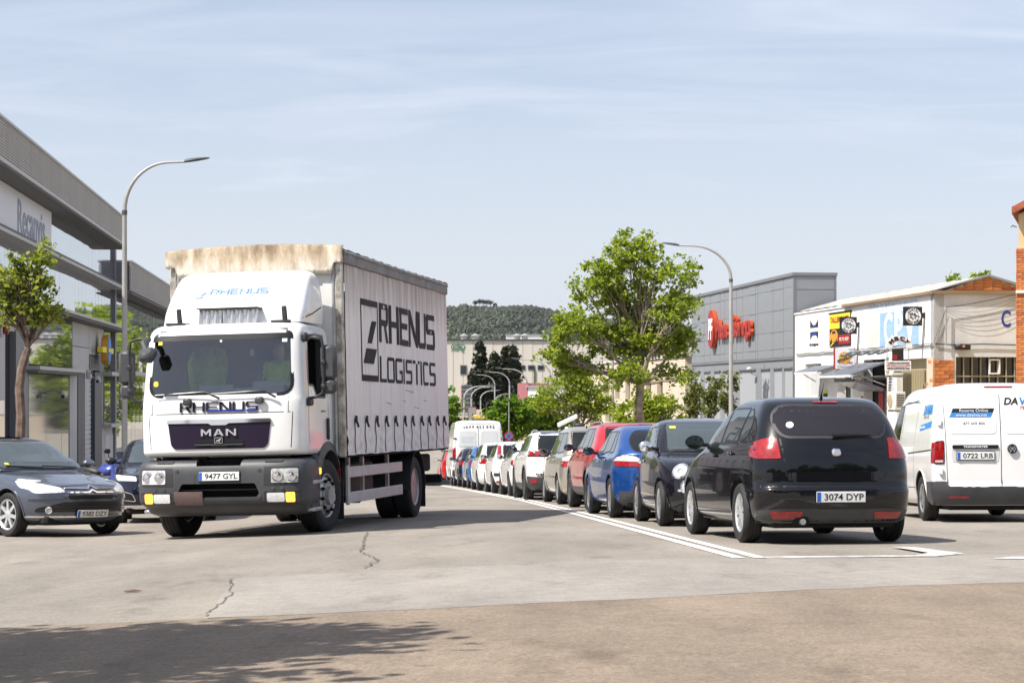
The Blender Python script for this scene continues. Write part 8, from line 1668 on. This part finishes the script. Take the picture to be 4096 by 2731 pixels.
for sg in (1, -1):
    for z in (1.82, .95): MB().cbox((0, 0, .02), (.14, .05, .05), .015).build('door_hinge', 'ink_grey', o, 40, sk.on('B', sg * .90, z))

# --- white delivery van at the right edge
vk = [(.24, .25, 4.80, .86, .5, 3, .12, 4), (.30, .10, 4.84, .91, .5, 3, .14, 4), (.50, .0, 4.90, .945, .5, 3, .14, 4), (.56, .0, 4.88, .95, .5, 3, .12, 4), (.75, .03, 4.88, .955, .5, 3, .12, 4), (.86, .12, 4.88, .955, .5, 3, .12, 4), (.98, .40, 4.88, .952, .5, 3, .12, 4), (1.08, .8, 4.875, .948, .5, 3, .12, 4), (1.16, .98, 4.87, .94, .45, 3, .12, 4), (1.40, 1.25, 4.84, .90, .4, 3, .12, 4), (1.65, 1.55, 4.80, .855, .36, 3, .12, 4), (1.80, 1.80, 4.77, .82, .34, 3, .13, 3.6), (1.88, 2.0, 4.74, .79, .34, 3, .14, 3.4), (1.94, 2.25, 4.68, .72, .3, 3, .16, 3), (1.97, 2.6, 4.5, .5, .25, 3, .2, 3)]
S = dict(L=4.90, W=1.91, axles=(.92, 3.92), paint='paint_white', keys=vk, wheel=(.33, .215, .215), rim=('five', 'alloy'), tf=.04, tr=0, mirror=(1.55, 1.2), mirror_mat='black_plastic', side_panes=[[(1.52, 1.18), (2.22, 1.14), (2.24, 1.70), (1.92, 1.68)]], arch=.06,
    seams=[[(2.36, 1.8), (2.36, .3)], [(3.42, 1.72), (3.42, .3)], [(1.35, 1.1), (1.30, .32)], [(2.36, 1.76), (3.42, 1.72)]], handles=[(2.22, .98)], handle_mat='black_plastic',
    patches=[('tail_light', 'BB', [(.80, .83), (.925, .83), (.905, 1.13), (.80, 1.14)], 'lamp_red', dict(off=.014, r=.02, rim=(.012, 'trim_black'))), ('tail_light', 'LR', [(4.76, .84), (4.85, .83), (4.84, 1.13), (4.78, 1.12)], 'lamp_red', dict(off=.010, r=.02)), ('lamp_strip', 'BB', [(.81, .845), (.915, .845), (.912, .875), (.81, .875)], 'lamp_clear', dict(off=.018, r=.008)),
             ('rear_bumper', 'B', [(-.93, .27), (.93, .27), (.93, .58), (.76, .58), (.74, .50), (-.74, .50), (-.76, .58), (-.93, .58)], 'grey_plastic', dict(off=.045, r=.03)), ('rear_bumper_corner', 'LR', [(4.40, .30), (4.85, .28), (4.85, .575), (4.50, .575)], 'grey_plastic', dict(off=.03)), ('rear_reflector', 'BB', [(.46, .36), (.74, .36), (.74, .385), (.46, .385)], 'lamp_red', dict(off=.06, r=.005)),
             ('plate_light_bar', 'B', [(.04, 1.035), (.68, 1.035), (.68, 1.085), (.04, 1.085)], 'trim_black', dict(off=.02, r=.015)), ('brake_light', 'B', [(-.20, 1.895), (.20, 1.895), (.20, 1.91), (-.20, 1.91)], 'lamp_red', dict(off=.014, r=.004)),
             ('door_pressing', 'BB', [(.06, 1.24), (.72, 1.24), (.66, 1.82), (.06, 1.82)], 'paint_white', dict(off=.006, r=.07)), ('plate_recess', 'B', [(.04, .85), (.68, .85), (.70, 1.03), (.02, 1.03)], 'paint_white2', dict(off=.004)), ('banner', 'B', [(.13, 1.475), (.71, 1.475), (.68, 1.54), (.10, 1.54)], 'ink_blue', dict(off=.009, r=.001)), ('banner', 'B', [(.10, 1.54), (.68, 1.54), (.655, 1.60), (.075, 1.60)], 'ink_black', dict(off=.009, r=.001)),
             ('banner', 'L', [(3.75, 1.30), (4.55, 1.345), (4.55, 1.43), (3.75, 1.385)], 'ink_blue', dict(off=.004, r=.001))],
    lines=[('B', [(0, 1.90), (0, .51)], .010), ('B', [(.79, 1.86), (.77, 1.2), (.75, .52)], .008), ('L', [(3.0, .98), (4.70, 1.02)], .02), ('L', [(2.2, 1.73), (3.3, 1.75)], .02), ('L', [(2.5, .48), (3.5, .48)], .012)])
o, sk = make_car('delivery_van', 'white delivery van with blue booking banners on its rear doors', S, place(6.02, 28.85, .012, 1, XR(S), S['W'] / 2 - .1), 'van')
number_plate(o, sk.on('B', .36, .935, .012), '0722 LRB')
link('banner_lettering', fit_text('Reserva Online', .40, .042, 'ink_white', .001), o, sk.on('B', .365, 1.57, .012)); link('banner_lettering', fit_text('www.davima.net', .44, .044, 'ink_white', .001), o, sk.on('B', .40, 1.507, .012))
link('phone_lettering', fit_text('877 609 800', .30, .036, 'ink_grey', .001), o, sk.on('B', .37, 1.39, .009)); link('bar_lettering', fit_text('TRANSPORTER', .34, .028, 'ink_white', .001, .02), o, sk.on('B', .36, 1.06, .022))
link('door_lettering', fit_text('DA', .20, .105, 'ink_black', .001, .03, .2), o, sk.on('B', -.16, 1.70, .009)); link('door_lettering', fit_text('VIMA', .36, .105, 'ink_blue', .001, .03, .2), o, sk.on('B', -.46, 1.70, .009)); link('door_lettering', fit_text('rent a car', .30, .06, 'ink_red', .001), o, sk.on('B', -.44, 1.61, .009))
link('side_lettering', fit_text('DAVIMA', .62, .15, 'ink_blue', .001, .03, .2), o, sk.on('L', 4.15, 1.60, .004)); link('side_lettering', fit_text('rent a car', .36, .05, 'ink_grey', .001), o, sk.on('L', 4.1, 1.50, .004)); link('side_lettering', fit_text('Reserva Online', .34, .04, 'ink_white', .001), o, sk.on('L', 3.95, 1.355, .007))
em = MB().lathe([(.066, 0), (.066, .02), (.056, .026)], (0, 0, 0), 'z', 28).build('emblem', 'ink_black', o, 40, sk.on('B', -.15, 1.03, .004)); er = MB().lathe([(.066, .024), (.066, .03), (.056, .03), (.056, .024)], (0, 0, 0), 'z', 28, close=True)
for a, b_ in (((-.034, .036), (-.012, .0)), ((-.012, .0), (.0, .016)), ((0, .016), (.012, 0)), ((.012, 0), (.034, .036)), ((-.05, .018), (-.024, -.042)), ((-.024, -.042), (0, -.004)), ((0, -.004), (.024, -.042)), ((.024, -.042), (.05, .018))): er.tube([(a[0], a[1], .028), (b_[0], b_[1], .028)], .005, 5)
er.build('emblem_relief', 'chrome', em)
for z in (.72, 1.40): MB().cbox((0, 0, .02), (.06, .10, .04), .012).build('door_hinge', 'paint_white', o, 40, sk.on('B', .84, z))

# --- grey saloon nosing out at the left edge
H = hatch_keys(4.27, 1.46, 1.77, .70, .93, .96, 1.15, 2.05, rear_lean=.5, lF=.75, nF=2.3, lR=.5, nR=2.4)
S = dict(L=4.27, W=1.77, axles=(.93, 3.54), paint='paint_grey', keys=H, wheel=(.318, .205, .225), rim=('seven', 'wheel_cover'), tf=.08, tr=.08, steer=R(4), arch=.05,
    side_panes=panes(1.15, 2.05, 1.01, 1.34, 3.4, 3.2, [2.45], .03), side_glass='car_glass_light', seams=[[(1.38, .96), (1.34, .34)], [(2.42, 1.0), (2.40, .34)]], handles=[(2.25, .88)], mirror=(1.62, 1.02),
    patches=[('windscreen', 'F', [(-.68, .985, .05), (.68, .985, .05), (.56, 1.36, .06), (-.56, 1.36, .06)], 'car_glass_light', dict(rim=(.03, 'trim_black'))), ('headlight', 'FF', [(.40, .635), (.74, .62, .03), (.83, .74, .04), (.80, .80, .05), (.44, .70)], 'lamp_clear', dict(off=.012, step=.04)), ('headlight', 'LR', [(.36, .66), (.60, .70), (.86, .83, .05), (.52, .80)], 'lamp_clear', dict(off=.010, step=.04)),
             ('grille', 'F', [(-.36, .54), (.36, .54), (.38, .60), (-.38, .60)], 'trim_black', dict(off=.006)), ('lower_grille', 'F', [(-.74, .36), (.74, .36), (.72, .42), (.42, .50), (-.42, .50), (-.72, .42)], 'trim_black', dict(off=.006)), ('chrome_strip', 'F', [(-.40, .685), (-.06, .675), (0, .715), (.06, .675), (.40, .685), (.40, .70), (.07, .695), (0, .735), (-.07, .695), (-.40, .70)], 'chrome', dict(off=.018, r=.001)), ('chrome_strip', 'F', [(-.38, .625), (-.06, .62), (0, .655), (.06, .62), (.38, .625), (.38, .64), (.07, .64), (0, .675), (-.07, .64), (-.38, .64)], 'chrome', dict(off=.018, r=.001)),
             ('bumper_blade', 'F', [(-.78, .285), (.78, .285), (.78, .31), (-.78, .31)], 'chrome', dict(off=.012, r=.008)), ('bumper_lip', 'FF', [(.42, .55), (.80, .545), (.80, .60), (.42, .605)], 'paint_grey', dict(off=.02, r=.02)), ('windscreen_sticker', 'F', [(-.60, 1.03), (-.55, 1.03), (-.55, 1.06), (-.60, 1.06)], 'sticker_yellow', dict(off=.008, r=.02))],
    lines=[('F', [(-.80, .80), (-.44, .72), (0, .75), (.44, .72), (.80, .80)], .009)], plate_front=('9382 DZY', 0, .335))
o, sk = make_car('saloon_car', 'dark grey-blue car with twin chrome chevrons on its nose by the kerb corner', S, place(-7.22, 28.7, .69, -.72, XFr(S), -(S['W'] / 2 - .1)))
for sg in (1, -1):
    h, n = sk.cast('F', sg * .60, .39); MB().lathe([(.05, 0), (.05, .03), (.04, .034), (.03, .02), (.005, .03)], (0, 0, 0), 'z', 20).build('fog_light', 'lamp_clear', o, 40, sk.on('F', sg * .60, .39))
for ya, yb in ((.5, -.1), (-.1, -.62)):
    a = Vector(sk.cast('F', ya, .975)[0]) + Vector((.02, 0, .02)); b_ = Vector(sk.cast('F', yb, 1.01)[0]) + Vector((.03, 0, .01)); MB().tube([a, (a + b_) / 2 + Vector((.03, 0, 0)), b_], .010, 6).build('wiper', 'trim_black', o)
for z in (.385, .43, .47): 
    sk.patch('F', [(-.70 + (z - .38) * 2.6, z), (.70 - (z - .38) * 2.6, z), (.70 - (z - .38) * 2.6, z + .012), (-.70 + (z - .38) * 2.6, z + .012)], .014, .1).build('grille_slat', 'black_plastic', o)
# --- dark parked off-roader behind it
H = hatch_keys(4.20, 1.52, 1.80, .82, 1.02, 1.02, 1.12, 1.90, rear_lean=.36, zb=.24, lF=.55, nF=2.6)
S = dict(L=4.20, W=1.80, axles=(.83, 3.43), paint='paint_navy', keys=H, wheel=(.345, .22, .235), rim=('five', 'alloy_dark'), side_panes=panes(1.12, 1.90, 1.08, 1.40, 3.4, 3.2, [2.4], .03), mirror=(1.52, 1.08), mirror_mat='trim_black',
    patches=[('windscreen', 'F', [(-.66, 1.07, .05), (.66, 1.07, .05), (.56, 1.42, .06), (-.56, 1.42, .06)], 'car_glass_light', dict(rim=(.03, 'trim_black'))), ('headlight', 'FF', [(.46, .74), (.80, .76), (.84, .86), (.48, .82)], 'lamp_clear', dict(off=.010)), ('grille', 'F', [(-.34, .40), (.34, .40), (.44, .60), (.36, .80), (-.36, .80), (-.44, .60)], 'trim_black', dict(off=.01, rim=(.025, 'chrome'))), ('intake', 'FF', [(.50, .40), (.80, .44), (.78, .58), (.56, .52)], 'trim_black', dict(off=.01, rim=(.014, 'chrome'))), ('bumper_lip', 'F', [(-.74, .27), (.74, .27), (.74, .33), (-.74, .33)], 'chrome', dict(off=.012, r=.01))])
o, sk = make_car('suv_car', 'dark navy off-roader with a chrome-framed grille parked between the lorry and the grey-blue car', S, place(-6.95, 35.3, .16, -1, XFr(S), -(S['W'] / 2 - .1)))
for k in range(5): sk.patch('F', [(-.36, .46 + k * .065), (.36, .46 + k * .065), (.36, .468 + k * .065), (-.36, .468 + k * .065)], .018, .1).build('grille_slat', 'alloy', o)
# ------------------------------------------------------------ summer haze over the valley
def haze():
    mb = MB(); x0, x1, y0, y1, z0, z1 = -4200, 4200, -900, 7200, -30, 190
    mb.box(((x0 + x1) / 2, (y0 + y1) / 2, (z0 + z1) / 2), (x1 - x0, y1 - y0, z1 - z0)); m = bpy.data.materials.new('haze'); m.use_nodes = True; nt = m.node_tree; nt.nodes.clear(); o = nt.nodes.new('ShaderNodeOutputMaterial'); v = nt.nodes.new('ShaderNodeVolumePrincipled'); v.inputs['Color'].default_value = (.86, .90, 1.0, 1); v.inputs['Density'].default_value = .00003; v.inputs['Anisotropy'].default_value = .3; nt.links.new(v.outputs[0], o.inputs['Volume']); MATS['haze'] = m
    struct(mb.build('haze', 'haze'), 'stuff')
haze()
